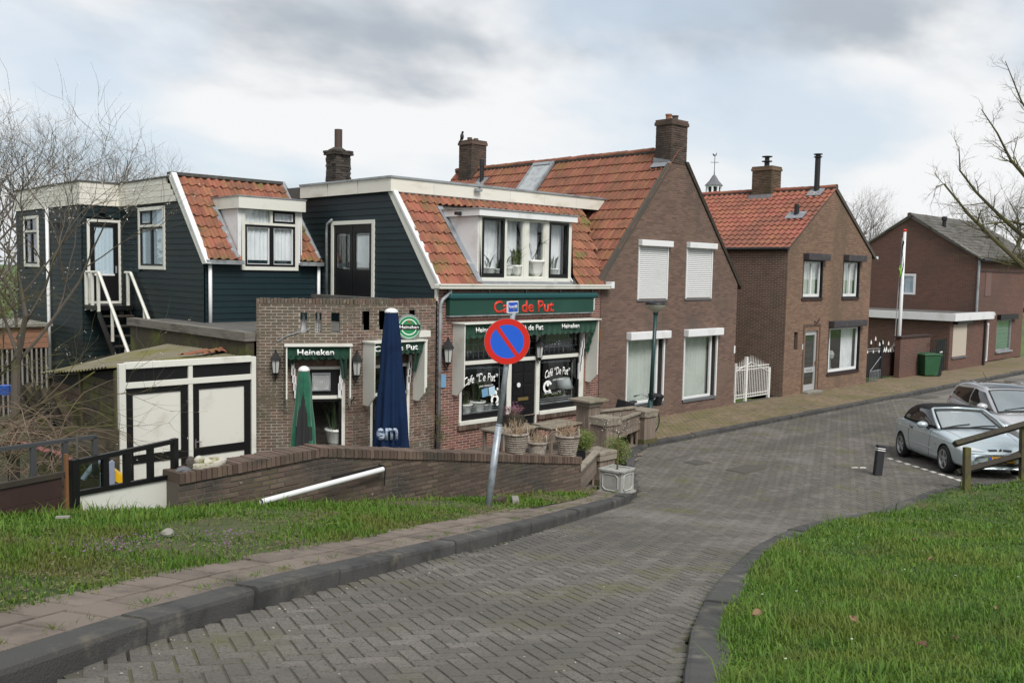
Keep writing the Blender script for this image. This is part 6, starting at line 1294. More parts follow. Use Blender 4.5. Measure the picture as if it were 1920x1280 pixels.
for k in range(15):
    z0 = 0.05 + k * 0.16
    for (y0,y1,m) in ((YG + 0.12,YG + (gyb - YG) * 0.48,mossy_board),(YG + (gyb - YG) * 0.52,gyb - 0.1,orange_board if k > 8 else mossy_board)):
        ztop = z00 * (1 - (y1 - YG) / (gyb - YG)) + gzb * (y1 - YG) / (gyb - YG) - 0.06
        if z0 + 0.15 > ztop: continue
        b = MB(FGS); b.box(y0,y1,-0.02,0.012,z0,z0 + 0.145); b.done('weatherboard',m if m is mossy_board else mat('faded_board',(0.075,0.045,0.032),0.9,[((0.05,0.045,0.022),2,0.45,0.7)],0.2) if 'faded_board' not in MAT else MAT['faded_board'] if m is not mossy_board else m,gar)
for y in (YG + 0.1,YG + (gyb - YG) * 0.5,gyb - 0.06): b = MB(FGS); b.box(y - 0.05,y + 0.05,-0.06,0.05,0,min(z00,gzb + (z00 - gzb) * (1 - (y - YG) / (gyb - YG))) - 0.05); b.done('post',wood_post,gar)
b = MB(); b.poly([(g0,gyb,0),(g1,gyb,0),(g1,gyb,z10),(g0,gyb,gzb - 0.03)]); b.poly([(g0 + 0.04,YG,0),(g0 + 0.04,gyb,0),(g0 + 0.04,gyb,gzb - 0.05),(g0 + 0.04,YG,z00 - 0.05)]); b.done('backing',dark_room,gar)
sh = tile_shape('pan',0.24,0.3); me = sh.mesh('roof_tile',tile_red)
for k in range(7):
    px = 373 + k * 9.5; z = z10 + 0.03; x,y = Zp(px,664 - k * 1.0,z); o = bpy.data.objects.new('loose_roof_tile',me); o.matrix_world = Matrix.Translation((x,y,z + 0.012 * (k % 3))) @ Matrix.Rotation(R(100 + 7 * k),4,'Z'); link(o)
    tag(o,'loose red roof tile lying on the mossy garage roof','roof tile','loose tiles on the garage roof')
# ================================================================== retaining wall of the dike
rw = thing('retaining_wall',(WALL_C[0],WALL_C[1],0.3),'weathered dark brick retaining wall with brick-on-edge coping behind the grass verge','wall')
def wall_seg(A,B,pa,pb,seed,nb):
    A = Vector((A[0],A[1],0)); B = Vector((B[0],B[1],0)); d = B - A; Fw = frame(A,d,(d.y,-d.x,0)); L = d.length
    za,zb = wp(Fw,*pa)[1],wp(Fw,*pb)[1]; cz = 0.115
    zl = lambda a: za + (zb - za) * a / L - cz
    brickwall(rw,Fw,[(0,-0.1),(L,-0.1),(L,zl(L)),(0,zl(0))],[],brick_dike,mortar_dike,n_ind=300,seed=seed,rough=0.005,D=0.006)
    b = MB(Fw); b.prism([(0,-0.1),(L,-0.1),(L,zl(L) - 0.002),(0,zl(0) - 0.002)],-0.3,-0.005); b.done('core',mortar_dike,rw)
    n = int(L / 0.068)
    for k in range(n):
        a = k * L / n; b = MB(Fw @ Matrix.Translation((a,0,zl(a)))); b.box(0.004,L / n - 0.004,-0.34,0.03 + rnd.uniform(-0.006,0.006),0.0,cz + rnd.uniform(-0.004,0.006),0.003); b.done('coping_brick',brick_coping,rw)
    return Fw,zl
FWR_,zlR = wall_seg(WALL_C,WALL_R,(601,839),(1087,858),71,300)
FWL_,zlL = wall_seg(WALL_L,WALL_C,(335,888),(600,840),72,300)
ZX_ = Vector((0,0,1))
# white pipe rail fixed to the wall
p1 = wp(FWR_,719,879,0.12); P1 = FWR_ @ Vector((p1[0],0.12,p1[1])); x0,y0 = Gp(490,931,0.16); P0 = Vector((x0,y0,float(G(x0,y0)) + 0.15))
hp = thing('pipe_handrail',P0,'slanting white pipe handrail against the dark brick retaining wall','handrail'); b = MB(); b.tube([P0 - Vector((0,0,0.05)),P1],0.036,12,cap=False); b.done('pipe',white_clean,hp,smooth=True); b = MB(); b.tube([P1,P1 + (P1 - P0).normalized() * 0.002],0.035,12); b.tube([P1 - (P1 - P0).normalized() * 0.012,P1],0.039,12); b.done('pipe_end',wood_dark,hp)
p2 = wp(FWR_,623,894,0.05); p3 = wp(FWR_,715,873,0.05); b = MB(FWR_); b.tube([(p2[0],0.04,p2[1]),(p3[0],0.04,p3[1])],0.012,5); b.tube([(p3[0],0.0,p3[1]),(p3[0],0.1,p3[1])],0.02,6); b.tube([(p3[0] + 0.03,0.1,p3[1] - 0.05),(p3[0] + 0.03,0.08,p3[1] - 0.28)],0.01,5); b.done('bracket',iron_black,hp)
# low gate and board fence left of the wall
GL = Gp(135,965); GR = Gp(331,948)
gate = thing('garden_gate',(GL[0],GL[1],float(G(*GL))),'low black framed garden gate with white lower panel at the grass edge','gate')
d = Vector((GR[0] - GL[0],GR[1] - GL[1],0)); FGT = frame((GL[0],GL[1],0),d,(d.y,-d.x,0)); Lg = d.length
zb = lambda a: wp(FGT,135 + (331 - 135) * a / Lg,965 - 17 * a / Lg)[1]
zt0 = wp(FGT,132,868)[1]; zt1 = wp(FGT,328,826)[1]; zm0 = wp(FGT,140,925)[1]; zm1 = wp(FGT,325,892)[1]
def bar(F_,a0,z0,a1,z1,w,o0,o1,name,m,parent): b = MB(F_); b.prism([(a0,z0 - w / 2),(a1,z1 - w / 2),(a1,z1 + w / 2),(a0,z0 + w / 2)],o0,o1); return b.done(name,m,parent)
bar(FGT,0.0,zt0,Lg,zt1,0.05,-0.02,0.03,'top_rail',black_paint,gate); bar(FGT,0.0,zm0,Lg,zm1,0.05,-0.02,0.029,'mid_rail',black_paint,gate)
for a,w in ((0.03,0.08),(Lg - 0.03,0.07)): b = MB(FGT); z = zt0 + (zt1 - zt0) * a / Lg; b.box(a - w / 2,a + w / 2,-0.025,0.035,zb(a) - 0.3,z + 0.03); b.done('post',black_paint,gate)
for a in (Lg * 0.29,Lg * 0.49,Lg * 0.725): b = MB(FGT); b.box(a - 0.035,a + 0.035,-0.02,0.026,zm0 + (zm1 - zm0) * a / Lg,zt0 + (zt1 - zt0) * a / Lg); b.done('baluster',black_paint,gate)
b = MB(FGT); b.prism([(0.06,zb(0) - 0.3),(Lg - 0.06,zb(Lg) - 0.3),(Lg - 0.06,zm1 - 0.02),(0.06,zm0 - 0.02)],-0.01,0.01); b.done('lower_panel',cream,gate)
b = MB(FGT); b.prism([(0.08,zm0 + 0.03),(Lg * 0.29,zm0 + 0.03 + (zm1 - zm0) * 0.29),(Lg * 0.29,zt0 + (zt1 - zt0) * 0.29 - 0.03),(0.08,zt0 - 0.03)],0.0,0.006); b.done('pane',glass_dark,gate)
FL0 = (FENCE_L[0] - 0.9,FENCE_L[1] - 0.22); d = Vector((GL[0] - FL0[0],GL[1] - FL0[1],0)); FFN = frame((FL0[0],FL0[1],0),d,(d.y,-d.x,0)); Lf = d.length
fen = thing('board_fence',(FL0[0],FL0[1],1.5),'maroon board fence with dark glazed top frame left of the low garden gate','fence')
zc = wp(FFN,60,905)[1]; zbf = 1.2; nb = 12
for k in range(5): b = MB(FFN); z0 = zbf + k * (zc - zbf) / 5; b.box(0,Lf - 0.1,-0.02,0.0,z0,z0 + (zc - zbf) / 5 - 0.004); b.done('board',maroon,fen)
zq = wp(FFN,100,828)[1]; bar(FFN,0,zc + 0.02,Lf - 0.06,zc + 0.03,0.05,-0.03,0.02,'cap_rail',wood_dark,fen)
FN2 = FFN @ Matrix.Translation((0,-0.25,0)); p0 = wp(FFN,0,838,-0.25); p1 = wp(FFN,180,818,-0.25); 
dgr = mat('grey_frame',(0.045,0.047,0.05),0.6)
bar(FN2,0,p0[1],p1[0],p1[1],0.04,-0.02,0.02,'frame_rail',dgr,fen)
for px in (62,122,178): a = wp(FFN,px,850,-0.25)[0]; b = MB(FN2); b.box(a - 0.025,a + 0.025,-0.02,0.02,zc - 0.1,p1[1]); b.done('frame_post',dgr,fen)
b = MB(FN2); b.box(0,p1[0],-0.004,0.0,zc,p0[1] - 0.02); b.done('pane',glass,fen)
a = Lf - 0.06; b = MB(FFN); b.box(a - 0.015,a + 0.015,0.0,0.03,zbf,wp(FFN,125,850)[1]); b.done('rusty_post',orange_rust,fen)
b = MB(); x,y = Gp(142,960); z = float(G(x,y)); b.tube([(x,y - 0.05,z - 0.1),(x + 0.01,y - 0.05,z + 0.82)],0.012,6); o = b.done('plant_stake',bark); tag(o,'thin dark stake standing in front of the low garden gate','stake')
# cedar outbuilding far left
YO = 12.0; FO = frame((0,YO,0),(1,0,0),(0,-1,0)); o0 = wp(FO,-40,640)[0]; o1 = wp(FO,90,640)[0]; oz1 = wp(FO,60,612)[1]; oz0 = wp(FO,60,652)[1]; oz2 = wp(FO,60,700)[1]
ob = thing('cedar_outbuilding',(o0,YO,0),'low outbuilding with cedar boards above a slatted screen, far left behind the bare tree','shed')
for k in range(4): b = MB(FO); h = (oz1 - oz0) / 4; b.box(o0,o1,0,0.03,oz0 + k * h,oz0 + (k + 1) * h - 0.012); b.done('board',orange_board,ob)
b = MB(); b.slab([(o0,YO - 0.15),(o1 + 0.1,YO - 0.15),(o1 + 0.1,YO + 3),(o0,YO + 3)],oz1,oz1 + 0.08); b.done('roof',concrete,ob)
n = 14
for k in range(n): b = MB(FO); a = o0 + (o1 - o0) * (k + 0.3) / n; b.box(a,a + (o1 - o0) / n * 0.36,0.0,0.03,-0.5,oz0 - 0.02); b.done('slat',mat('pale_slat',(0.20,0.19,0.17),0.9) if 'pale_slat' not in MAT else MAT['pale_slat'],ob)
b = MB(FO); b.box(o0,o1,-0.3,-0.2,-0.5,oz0); b.done('backing',dark_room,ob)
# ================================================================== street furniture and terrace
def Dp(px,py,depth): return Vector(CAM + ray(px,py) * depth)
def depth_of(P): return float((_C @ (np.array(P) - CAM))[2])
ZX = Vector((0,0,1))
# ---- no-parking sign
bx,by = Gp(914,951,0.1); B0 = Vector((bx,by,float(G(bx,by)) + 0.05)); dp = depth_of(B0)
sg = thing('no_parking_sign',B0,'round blue and red no-parking sign on a leaning galvanised pole with street name plate','sign')
Pj = Dp(935.5,797,dp); Pt = Dp(962,586,dp); px = dp / FPX
b = MB(); b.tube([B0 - (Pj - B0) * 0.1,Pj],6.6 * px,14); b.tube([Pj,Pj + (Pt - Pj) * 0.012],[7.2 * px,5.4 * px],14); b.tube([Pj + (Pt - Pj) * 0.012,Pt],5.0 * px,14); b.done('pole',galva,sg,smooth=True)
cs = Dp(951,640,dp - 0.09); ra = 43 * px
fw_ = (Vector(CAM) - cs); fw_.z = 0; fw_.normalize(); fw_ = Matrix.Rotation(R(6),3,'Z') @ fw_
ri = ZX.cross(fw_).normalized(); up = (Pt - B0).normalized(); up = (up - fw_ * up.dot(fw_)).normalized(); ri = up.cross(fw_)
MS = Matrix.Identity(4)
for i in range(3): MS[i][0] = ri[i]; MS[i][1] = up[i]; MS[i][2] = fw_[i]; MS[i][3] = cs[i]
b = MB(MS); b.lathe([(0,-0.012),(ra,-0.012),(ra,0.0),(0,0.0005)],n=48); b.done('back_plate',galva,sg)
b = MB(MS); b.lathe([(ra * 0.735,0.003),(ra - 0.003,0.003)],n=48,cap=False); b.done('red_ring',sign_red,sg); b = MB(MS); b.lathe([(0.0,0.0015),(ra * 0.74,0.0015)],n=48,cap=False); b.done('blue_face',sign_blue,sg)
b = MB(MS @ Matrix.Rotation(R(-47),4,'Z')); b.box(-ra * 0.75,ra * 0.75,-ra * 0.085,ra * 0.085,0.0,0.0045); b.done('red_bar',sign_red,sg)
b = MB(MS); b.box(-0.05,0.05,0.06,0.08,-0.08,-0.012); b.box(-0.05,0.05,-0.1,-0.08,-0.08,-0.012); b.done('clamp',galva,sg)
pc = Dp(962,576,dp - 0.04); MP = MS.copy(); MP.translation = pc; MP = MP @ Matrix.Rotation(R(8),4,'Z') @ Matrix.Rotation(R(42),4,'Y')
FP = MP @ Matrix(((1,0,0,0),(0,0,1,0),(0,1,0,0),(0,0,0,1)))
b = MB(FP); b.box(-0.105,0.105,-0.02,0.0,-0.075,0.08); b.done('plate_back',white,sg); b = MB(FP); b.box(-0.092,0.092,0.0,0.003,-0.06,0.066); b.done('name_plate',plate_blue,sg); text('Ravendijk',FP,0,0.005,0.005,0.05,0.16,white_letter,sg,0.01,ext=0.001)
b = MB(); b.tube([Pt,pc],0.02,8); b.done('plate_bracket',galva,sg)
for k,(px_,py_,s) in enumerate(((937,944,0.13),(966,944,0.14))):
    x,y = Gp(px_,py_,0.1); b = MB(Matrix.Translation((x,y,float(G(x,y)) + 0.09)) @ Matrix.Rotation(R(20 + 30 * k),4,'Z')); b.box(-s,s,-0.06,0.06,-0.05,0.1,0.012); o = b.done('kerb_block',concrete if k else mossy_board,bevel=0.01); tag(o,'mossy brown stone block at the foot of the sign pole' if k == 0 else 'grey concrete block beside the wall near the sign pole','block')
# ---- parasols
def parasol(name,label,px,ytop,ybot,y,w_top,w_bot,m1,m2,star):
    x = Yp(px[0],ytop,y)[0]; zt = Yp(px[0],ytop,y)[1]; xb = Yp(px[1],ybot,y)[0]; zb = Yp(px[1],ybot,y)[1] - 0.25
    d = depth_of((x,y,(zt + zb) / 2)); k = d / FPX; r1 = w_top * k / 2; r2 = w_bot * k / 2
    t = thing(name,(xb,y,0.07),label,'parasol'); n = 64; H = 26
    b = MB(); rings = []
    for j in range(H + 1):
        v = j / H; z = zt - 0.03 + (zb - zt) * v; cx = x + (xb - x) * v; rr = r1 + (r2 - r1) * (v ** 0.85)
        ring_ = []
        for i in range(n):
            a = 6.28318 * i / n; f = 1 + (0.17 * v + 0.03) * math.sin(9 * a + 2.2 * v + 0.9 * math.sin(3 * a)) + 0.07 * v * math.sin(5 * a + 2) + 0.035 * math.sin(17 * a + 4 * v) + 0.03 * math.sin(v * 14 + 2 * a)
            ring_.append(b.pv((cx + rr * f * math.cos(a),y + rr * f * math.sin(a),z - (0.05 * math.sin(8 * a) if j == H else 0))))
        rings.append(ring_)
    for j in range(H):
        for i in range(n):
            b.cur = 0
            if star:

                a = 6.28318 * (i + 0.5) / n; da = ((a - R(228) + math.pi) % 6.28318) - math.pi; v = (j + 0.5) / H
                wv = 0.95 - abs(v - 0.5) * 0.4 if v > 0.28 else 0
                top = (v - 0.22) * 1.9 if v > 0.22 else 0
                if abs(da - 0.1) < min(top,0.5) + (0.55 if 0.62 < v < 0.76 else 0): b.cur = 1
            b.face([rings[j][i],rings[j][(i + 1) % n],rings[j + 1][(i + 1) % n],rings[j + 1][i]])
    b.cur = 0; b.done('canopy',[m1,m2],t,smooth=True)
    b = MB(); b.lathe([(r1 * 1.05,-0.045),(r1 * 1.08,-0.02),(r1 * 0.85,0.02),(r1 * 0.4,0.045),(0.0,0.05)],(x,y,zt),18); b.done('top_cap',white_clean,t,smooth=True)
    b = MB(); b.tube([(xb,y,0.07),(xb,y,zb + 0.1)],0.03,8); b.done('pole',galva,t); b = MB(); b.lathe([(0.3,0.05),(0.3,0.13),(0.06,0.15),(0.06,0.3),(0.04,0.3)],(xb,y,0.02),16); b.done('base',concrete,t)
    return t,x,xb,zt,zb,r2
PB = parasol('folded_parasol','tall folded dark blue parasol with white cap in front of the annex',(734,735),582,832,-1.5,24,64,blue_cloth,blue_cloth,False)
PGn = parasol('folded_parasol','short folded green parasol with black star in front of the annex window',(570,569),691,832,-1.9,20,46,green_bright,black_cloth,True)
t,x,xb,zt,zb,r2 = PB; fv = Vector((CAM[0] - xb,CAM[1] + 1.5,0)).normalized(); Fb = frame((xb,-1.5,0),(-fv.y,fv.x,0),fv); zz = wp(Fb,727,812,0.3)[1]; text('em',Fb,wp(Fb,726,812,0.3)[0],zz,r2 * 1.12,0.24,0.42,mat('worn_print',(0.30,0.36,0.44),0.8,[((0.05,0.08,0.16),9,0.5,0.62)]),t,0.03,ext=0.002)
# ---- wicker baskets on the wall
def basket(label,px,ytop,ybot,wt,wb,o,plant):
    p = wp(FWR_,px,ybot,o); c = FWR_ @ Vector((p[0],o,p[1])); k = depth_of(c) / FPX; h = (ybot - ytop) * k * 1.0; rt = wt * k / 2; rb = wb * k / 2
    t = thing('wicker_basket',c,label,'basket','wicker baskets on the retaining wall'); rg = random.Random(px)
    b = MB(); H = 18; n = 40
    prof = [(rb + (rt - rb) * j / H + (0.006 if j % 2 else -0.004),h * j / H) for j in range(H + 1)]
    b.lathe(prof,c,n,fn=lambda a,z: 1 + 0.018 * (1 if int(a / 6.2832 * n + int(z / h * H)) % 2 else -1)); b.done('weave',wicker,t)
    b = MB(); b.tube([(c[0] + rt * math.cos(6.2832 * i / 24),c[1] + rt * math.sin(6.2832 * i / 24),c[2] + h) for i in range(25)],0.02,6); b.done('rim',wicker,t,smooth=True)
    ax = Vector((0.72,-0.69,0))
    for s in (-1,1): b = MB(); q = Vector(c) + ax * rt * 0.92 * s + ZX * h; w = Vector((0.69,0.72,0)) * 0.08; b.tube([q - w,q - w * 0.8 + ZX * 0.09,q + ZX * 0.12,q + w * 0.8 + ZX * 0.09,q + w],0.011,6); b.done('handle',wicker,t)
    b = MB(); b.lathe([(0.0,h - 0.04),(rt * 0.96,h - 0.05)],c,20,cap=False); b.done('soil',soil,t)
    b = MB()
    for _ in range(plant):
        a = rg.uniform(0,6.28); r = rg.uniform(0,rt * 0.8); q = Vector(c) + Vector((r * math.cos(a),r * math.sin(a),h - 0.05)); pts = [q]; d = Vector((math.cos(a) * rg.uniform(0,0.8),math.sin(a) * rg.uniform(0,0.8),1)).normalized()
        for _k in range(4): d = (d + Vector((rg.gauss(0,0.35),rg.gauss(0,0.35),rg.gauss(0,0.25)))).normalized(); q = q + d * rg.uniform(0.04,0.1); pts.append(q)
        b.tube(pts,[0.007,0.006,0.005,0.004,0.003],4)
    b.done('dry_stems',straw,t); return t
basket('large wicker basket of dry stems nearest the sign pole',967,812,851,46,32,-0.16,60)
basket('small wicker basket of dry stems between two larger baskets',1007,829,851,36,28,-0.24,34)
basket('large wicker basket of dry stems at the wall end by the planters',1063,816,855,46,32,-0.15,60)
# ---- terrace planter pillars and boards
def pillar(label,base,z0,ztop,w,cap,yaw=0.0,plinth=True):
    t = thing('planter_pillar',(base[0],base[1],z0),label,'pillar','wooden terrace pillars'); M = Matrix.Translation((base[0],base[1],0)) @ Matrix.Rotation(yaw,4,'Z')
    n = 4; st = w / n
    for fc in range(4):
        Mf = M @ Matrix.Rotation(fc * math.pi / 2,4,'Z')
        for k in range(n): b = MB(Mf); b.box(-w / 2 + k * st + 0.003,-w / 2 + (k + 1) * st - 0.003,-w / 2 - rnd.uniform(0.0,0.006),-w / 2 + 0.025,z0,ztop - 0.06); b.done('plank',wood,t)
        b = MB(Mf); b.box(-w / 2 - 0.035,w / 2 + 0.035,-w / 2 - 0.04,-w / 2 - 0.008,ztop - 0.16,ztop - 0.045); b.done('cap_skirt',wood_top,t)
        if plinth: b = MB(Mf); b.box(-w / 2 - 0.03,w / 2 + 0.03,-w / 2 - 0.035,-w / 2 - 0.007,z0,z0 + 0.11); b.done('plinth',wood_post,t)
    b = MB(M); b.box(-w / 2 + 0.03,w / 2 - 0.03,-w / 2 + 0.03,w / 2 - 0.03,z0,ztop - 0.05); b.done('core',dark_room,t)
    for k in range(4): b = MB(M); b.box(-cap / 2 + k * cap / 4 + 0.002,-cap / 2 + (k + 1) * cap / 4 - 0.002,-cap / 2,cap / 2,ztop - 0.045,ztop + rnd.uniform(-0.002,0.003)); b.done('cap_plank',wood_top,t)
    return t
def pil(label,px,pyb,z0,pyt,wpx,cpx,**k):
    x,y = Zp(px,pyb,z0); d = depth_of((x,y,z0)); s = d / FPX / 1.38; zt = float(Dp(px,pyt,d).z); return (x,y,d,zt,pillar(label,(x,y),z0,zt,wpx * s,cpx * s,**k))
pC = pil('wooden planter pillar at the pavement edge by the street lamp',1204,828,0.1,766,47,58)
pD = pil('low wooden planter pillar beside the grey lead planter',1121,902,0.08,842,60,73)
pA = pil('tall wooden planter pillar in front of the right café window',1101,845,0.07,746,44,74)
pB = pil('wooden planter pillar between the tall pillar and the box bushes',1133,862,0.07,780,54,64)
def boards_between(label,P,Q,z0,z1,n,name='terrace_barrier',m=None,trim=(0.3,0.3)):
    P = Vector((P[0],P[1],0)); Q = Vector((Q[0],Q[1],0)); d = (Q - P); L = d.length; d.normalize(); A = P + d * trim[0]; Fq = frame(A,d,(d.y,-d.x,0)); L -= trim[0] + trim[1]
    t = thing(name,(A + d * L / 2) + ZX * 0.07,label,'barrier')
    h = (z1 - z0) / n
    for k in range(n): b = MB(Fq); b.box(0,L,-0.02,0.02,z0 + k * h + 0.003,z0 + (k + 1) * h - 0.003); b.done('board',m or wood,t)
    b = MB(Fq); b.box(-0.02,L + 0.02,-0.07,0.07,z1,z1 + 0.04); b.done('cap_board',wood_top,t)
    for a in (0.03,L - 0.03): b = MB(Fq); b.box(a - 0.035,a + 0.035,-0.06,-0.021,0.05,z1); b.done('post',wood,t)
    return t
boards_between('long low wooden barrier from the tall pillar towards the street lamp pillar',pA,pC,0.55,0.98,3)
boards_between('grey wooden barrier board between the two middle pillars',pB,pC,0.45,0.86,3,trim=(0.25,0.25))
boards_between('short wooden barrier between the retaining wall end and the low pillar',(WALL_R[0] - 0.05,WALL_R[1] + 0.15),pD,0.3,0.72,3,trim=(0.02,0.25))
# ---- lead planter with a bare little tree
x,y = Gp(1156,921,0.13); z0 = float(G(x,y)) + 0.125
def twig(b,p,d,L,r,lev,rg,spread=0.7,seg=4,up=0.0,n=4,tips=None,kids=(2,4),shrink=0.62):
    pts = [Vector(p)]; dd = Vector(d).normalized(); rad = [r]
    for k in range(seg):
        dd = (dd + Vector((rg.gauss(0,0.16),rg.gauss(0,0.16),rg.gauss(0,0.12) + up))).normalized(); pts.append(pts[-1] + dd * L / seg); rad.append(r * (1 - 0.6 * (k + 1) / seg))
    b.tube(pts,rad,n if lev > 0 else 3,cap=False)
    if lev <= 0:
        if tips is not None: tips.extend(pts[1:])
        return
    for k in range(rg.randint(*kids)):
        t = rg.uniform(0.3,1.0); i = min(int(t * seg),seg - 1); q = pts[i].lerp(pts[i + 1],t * seg - i)
        u = Vector((rg.gauss(0,1),rg.gauss(0,1),rg.gauss(0,0.7))).normalized(); nd = (dd * (1 - spread * 0.5) + u * spread).normalized()
        twig(b,q,nd,L * rg.uniform(shrink * 0.8,shrink * 1.15),max(rad[i] * 0.6,0.0025),lev - 1,rg,spread,seg,up,n,tips,kids,shrink)
    if tips is not None: tips.append(pts[-1])
pt = thing('lead_planter',(x,y,z0),'square grey lead-look planter with octagonal panels at the kerb corner','planter'); M = Matrix.Translation((x,y,0)) @ Matrix.Rotation(R(8),4,'Z'); w = 0.44; h = 0.4
b = MB(M); b.box(-w / 2,w / 2,-w / 2,w / 2,z0,z0 + h); b.done('box',planter_lead,pt,bevel=0.006); b = MB(M); b.box(-w / 2 - 0.03,w / 2 + 0.03,-w / 2 - 0.03,w / 2 + 0.03,z0 - 0.004,z0 + 0.03); b.done('foot',planter_lead,pt)
for k in range(4): b = MB(M @ Matrix.Rotation(k * math.pi / 2,4,'Z')); b.box(-w / 2 - 0.025,w / 2 + 0.025 - 0.0,-w / 2 - 0.025,-w / 2 + 0.03,z0 + h - 0.01,z0 + h + 0.022 + 0.0005 * k); b.done('rim',planter_lead,pt)
b = MB(M); b.box(-w / 2 + 0.03,w / 2 - 0.03,-w / 2 + 0.03,w / 2 - 0.03,z0 + h - 0.05,z0 + h - 0.004); b.done('soil',soil,pt)
for k in (0,3):
    Mk = M @ Matrix.Rotation(k * math.pi / 2,4,'Z'); q = 0.155; c = 0.055; zc_ = z0 + h / 2 + 0.01; oc = [(-q,-q + c),(-q + c,-q),(q - c,-q),(q,-q + c),(q,q - c),(q - c,q),(-q + c,q),(-q,q - c)]
    b = MB(Mk); b.tube([(a,-w / 2 - 0.004,zc_ + zz * 0.92) for a,zz in oc + oc[:2]],0.011,5); b.done('panel_moulding',mat('moulding',(0.36,0.36,0.34),0.7) if 'moulding' not in MAT else MAT['moulding'],pt)
tr = thing('young_bare_tree',(x,y,z0 + h),'slim bare standard tree growing from the grey planter','tree'); b = MB(); rg = random.Random(8); top = Vector((x + 0.02,y,z0 + h + 0.62)); b.tube([(x,y,z0 + h - 0.1),(x + 0.01,y,z0 + h + 0.3),top],[0.02,0.016,0.013],7); b.done('trunk',wood_post,tr)
b = MB(); tips = []
for k in range(8): a = k * 0.8; twig(b,top,(math.cos(a),math.sin(a),0.45),0.32,0.006,2,rg,0.6,tips=tips)
b.done('crown',bark,tr); b = MB()
for q in tips[::3]: leaves(b,q,(0.006,) * 3,1,0.012,rg)
b.done('buds',blossom,tr)
# ---- box bushes
def bush(label,px,pyc,d,r,pot,n=900,m=None):
    c = Dp(px,pyc,d); t = thing('box_bush',(c.x,c.y,0.07),label,'bush'); rg = random.Random(px); b = MB()
    for k in range(9): o = Vector((rg.gauss(0,1),rg.gauss(0,1),rg.gauss(0,1))).normalized() * r * 0.45; leaves(b,c + o,(r * 0.62,r * 0.62,r * 0.6),n // 3,0.022,rg)
    b.done('foliage',m or leaf_box,t); b = MB(); b.tube([(c.x,c.y,0.07),c],0.025,6); b.done('stem',bark,t)
    if pot:
        s = pot; zt_ = c.z - r * 0.75; b = MB(); b.lathe([(s * 0.55,0.07),(s * 0.7,zt_),(s * 0.66,zt_),(s * 0.6,zt_ - 0.03)],(c.x,c.y,0),4); b.done('pot',plastic_black,t)
    return t
bush('round box bush in a black pot right of the low pillar',1158,843,18.6,0.32,0.36); bush('round box bush behind the end basket',1094,824,18.4,0.26,0.3)
# small two-ball shrubs against the walls
for px_,ys,y,lab in ((826,(788,818),-0.35,'small clipped two-ball shrub against the café downpipe'),(553,(806,826),-0.45,'small dry shrub beside the green parasol')):
    t = None; rg = random.Random(px_)
    for k,py_ in enumerate(ys):
        xx,zz = Yp(px_,py_,y)
        if t is None: t = thing('wall_shrub',(xx,y,0.07),lab,'shrub'); b = MB(); b.tube([(xx,y,0.07),(xx,y,zz + 0.2)],0.015,5); b.done('stem',bark,t); b = MB()
        leaves(b,(xx,y,zz),(0.17,0.16,0.17),170,0.026,rg)
    b.done('foliage',mat('dull_leaf',(0.075,0.07,0.024),0.7,(),0.4) if 'dull_leaf' not in MAT else MAT['dull_leaf'],t)
# ---- terrace tables,pots,heather
def table(label,px,py,z,L,W_,yaw):
    x,y = Zp(px,py,z); t = thing('terrace_table',(x,y,0.07),label,'table'); M = Matrix.Translation((x,y,0)) @ Matrix.Rotation(yaw,4,'Z')
    for k in range(5): b = MB(M); b.box(-L / 2,L / 2,-W_ / 2 + k * W_ / 5 + 0.004,-W_ / 2 + (k + 1) * W_ / 5 - 0.004,z - 0.035,z); b.done('plank',wood_top,t)
    for sx in (-1,1):
        for sy in (-1,1): b = MB(M); b.box(sx * L * 0.42 - 0.035,sx * L * 0.42 + 0.035,sy * W_ * 0.4 - 0.035,sy * W_ * 0.4 + 0.035,0.07,z - 0.036); b.done('leg',wood,t)
    b = MB(M); b.box(-L * 0.42,L * 0.42,-W_ * 0.36,W_ * 0.36,z - 0.1,z - 0.037); b.done('apron',wood,t); return x,y
tx,ty = table('wooden terrace table carrying the heather pot, near the café door',958,800,0.78,1.35,0.7,R(4)); table('wooden terrace table left of the tall pillar',1042,793,0.78,1.2,0.7,R(4))
x,y = Zp(962,798,0.79); hpt = thing('heather_pot',(x,y,0.78),'dark square pot of pink heather on the terrace table','plant'); b = MB(Matrix.Translation((x,y,0.78))); b.box(-0.2,0.2,-0.16,0.16,0,0.26); b.done('pot',wood_dark,hpt); b = MB(); rg = random.Random(2)
for k in range(14): leaves(b,(x + rg.uniform(-0.2,0.2),y + rg.uniform(-0.15,0.15),1.15 + rg.uniform(-0.06,0.08)),(0.1,0.1,0.12),40,0.016,rg)
b.done('flowers',heather,hpt); b = MB()
for k in range(40): a = rg.uniform(0,6.28); b.tube([(x + rg.uniform(-0.15,0.15),y + rg.uniform(-0.1,0.1),1.02),(x + rg.uniform(-0.28,0.28),y + rg.uniform(-0.2,0.2),1.22)],0.004,3)
b.done('stems',dry_stem,hpt)
x,y = Zp(944,826,0.5); pc_ = thing('terracotta_pot',(x,y,0.07),'terracotta pot half hidden behind the sign pole on the terrace','pot'); b = MB(); b.lathe([(0.12,0.07),(0.19,0.5),(0.21,0.5),(0.21,0.58),(0.17,0.58),(0.15,0.5)],(x,y,0),18); b.done('pot',terracotta,pc_,smooth=True); b = MB(); b.lathe([(0.0,0.52),(0.17,0.52)],(x,y,0),18,cap=False); b.done('soil',soil,pc_)
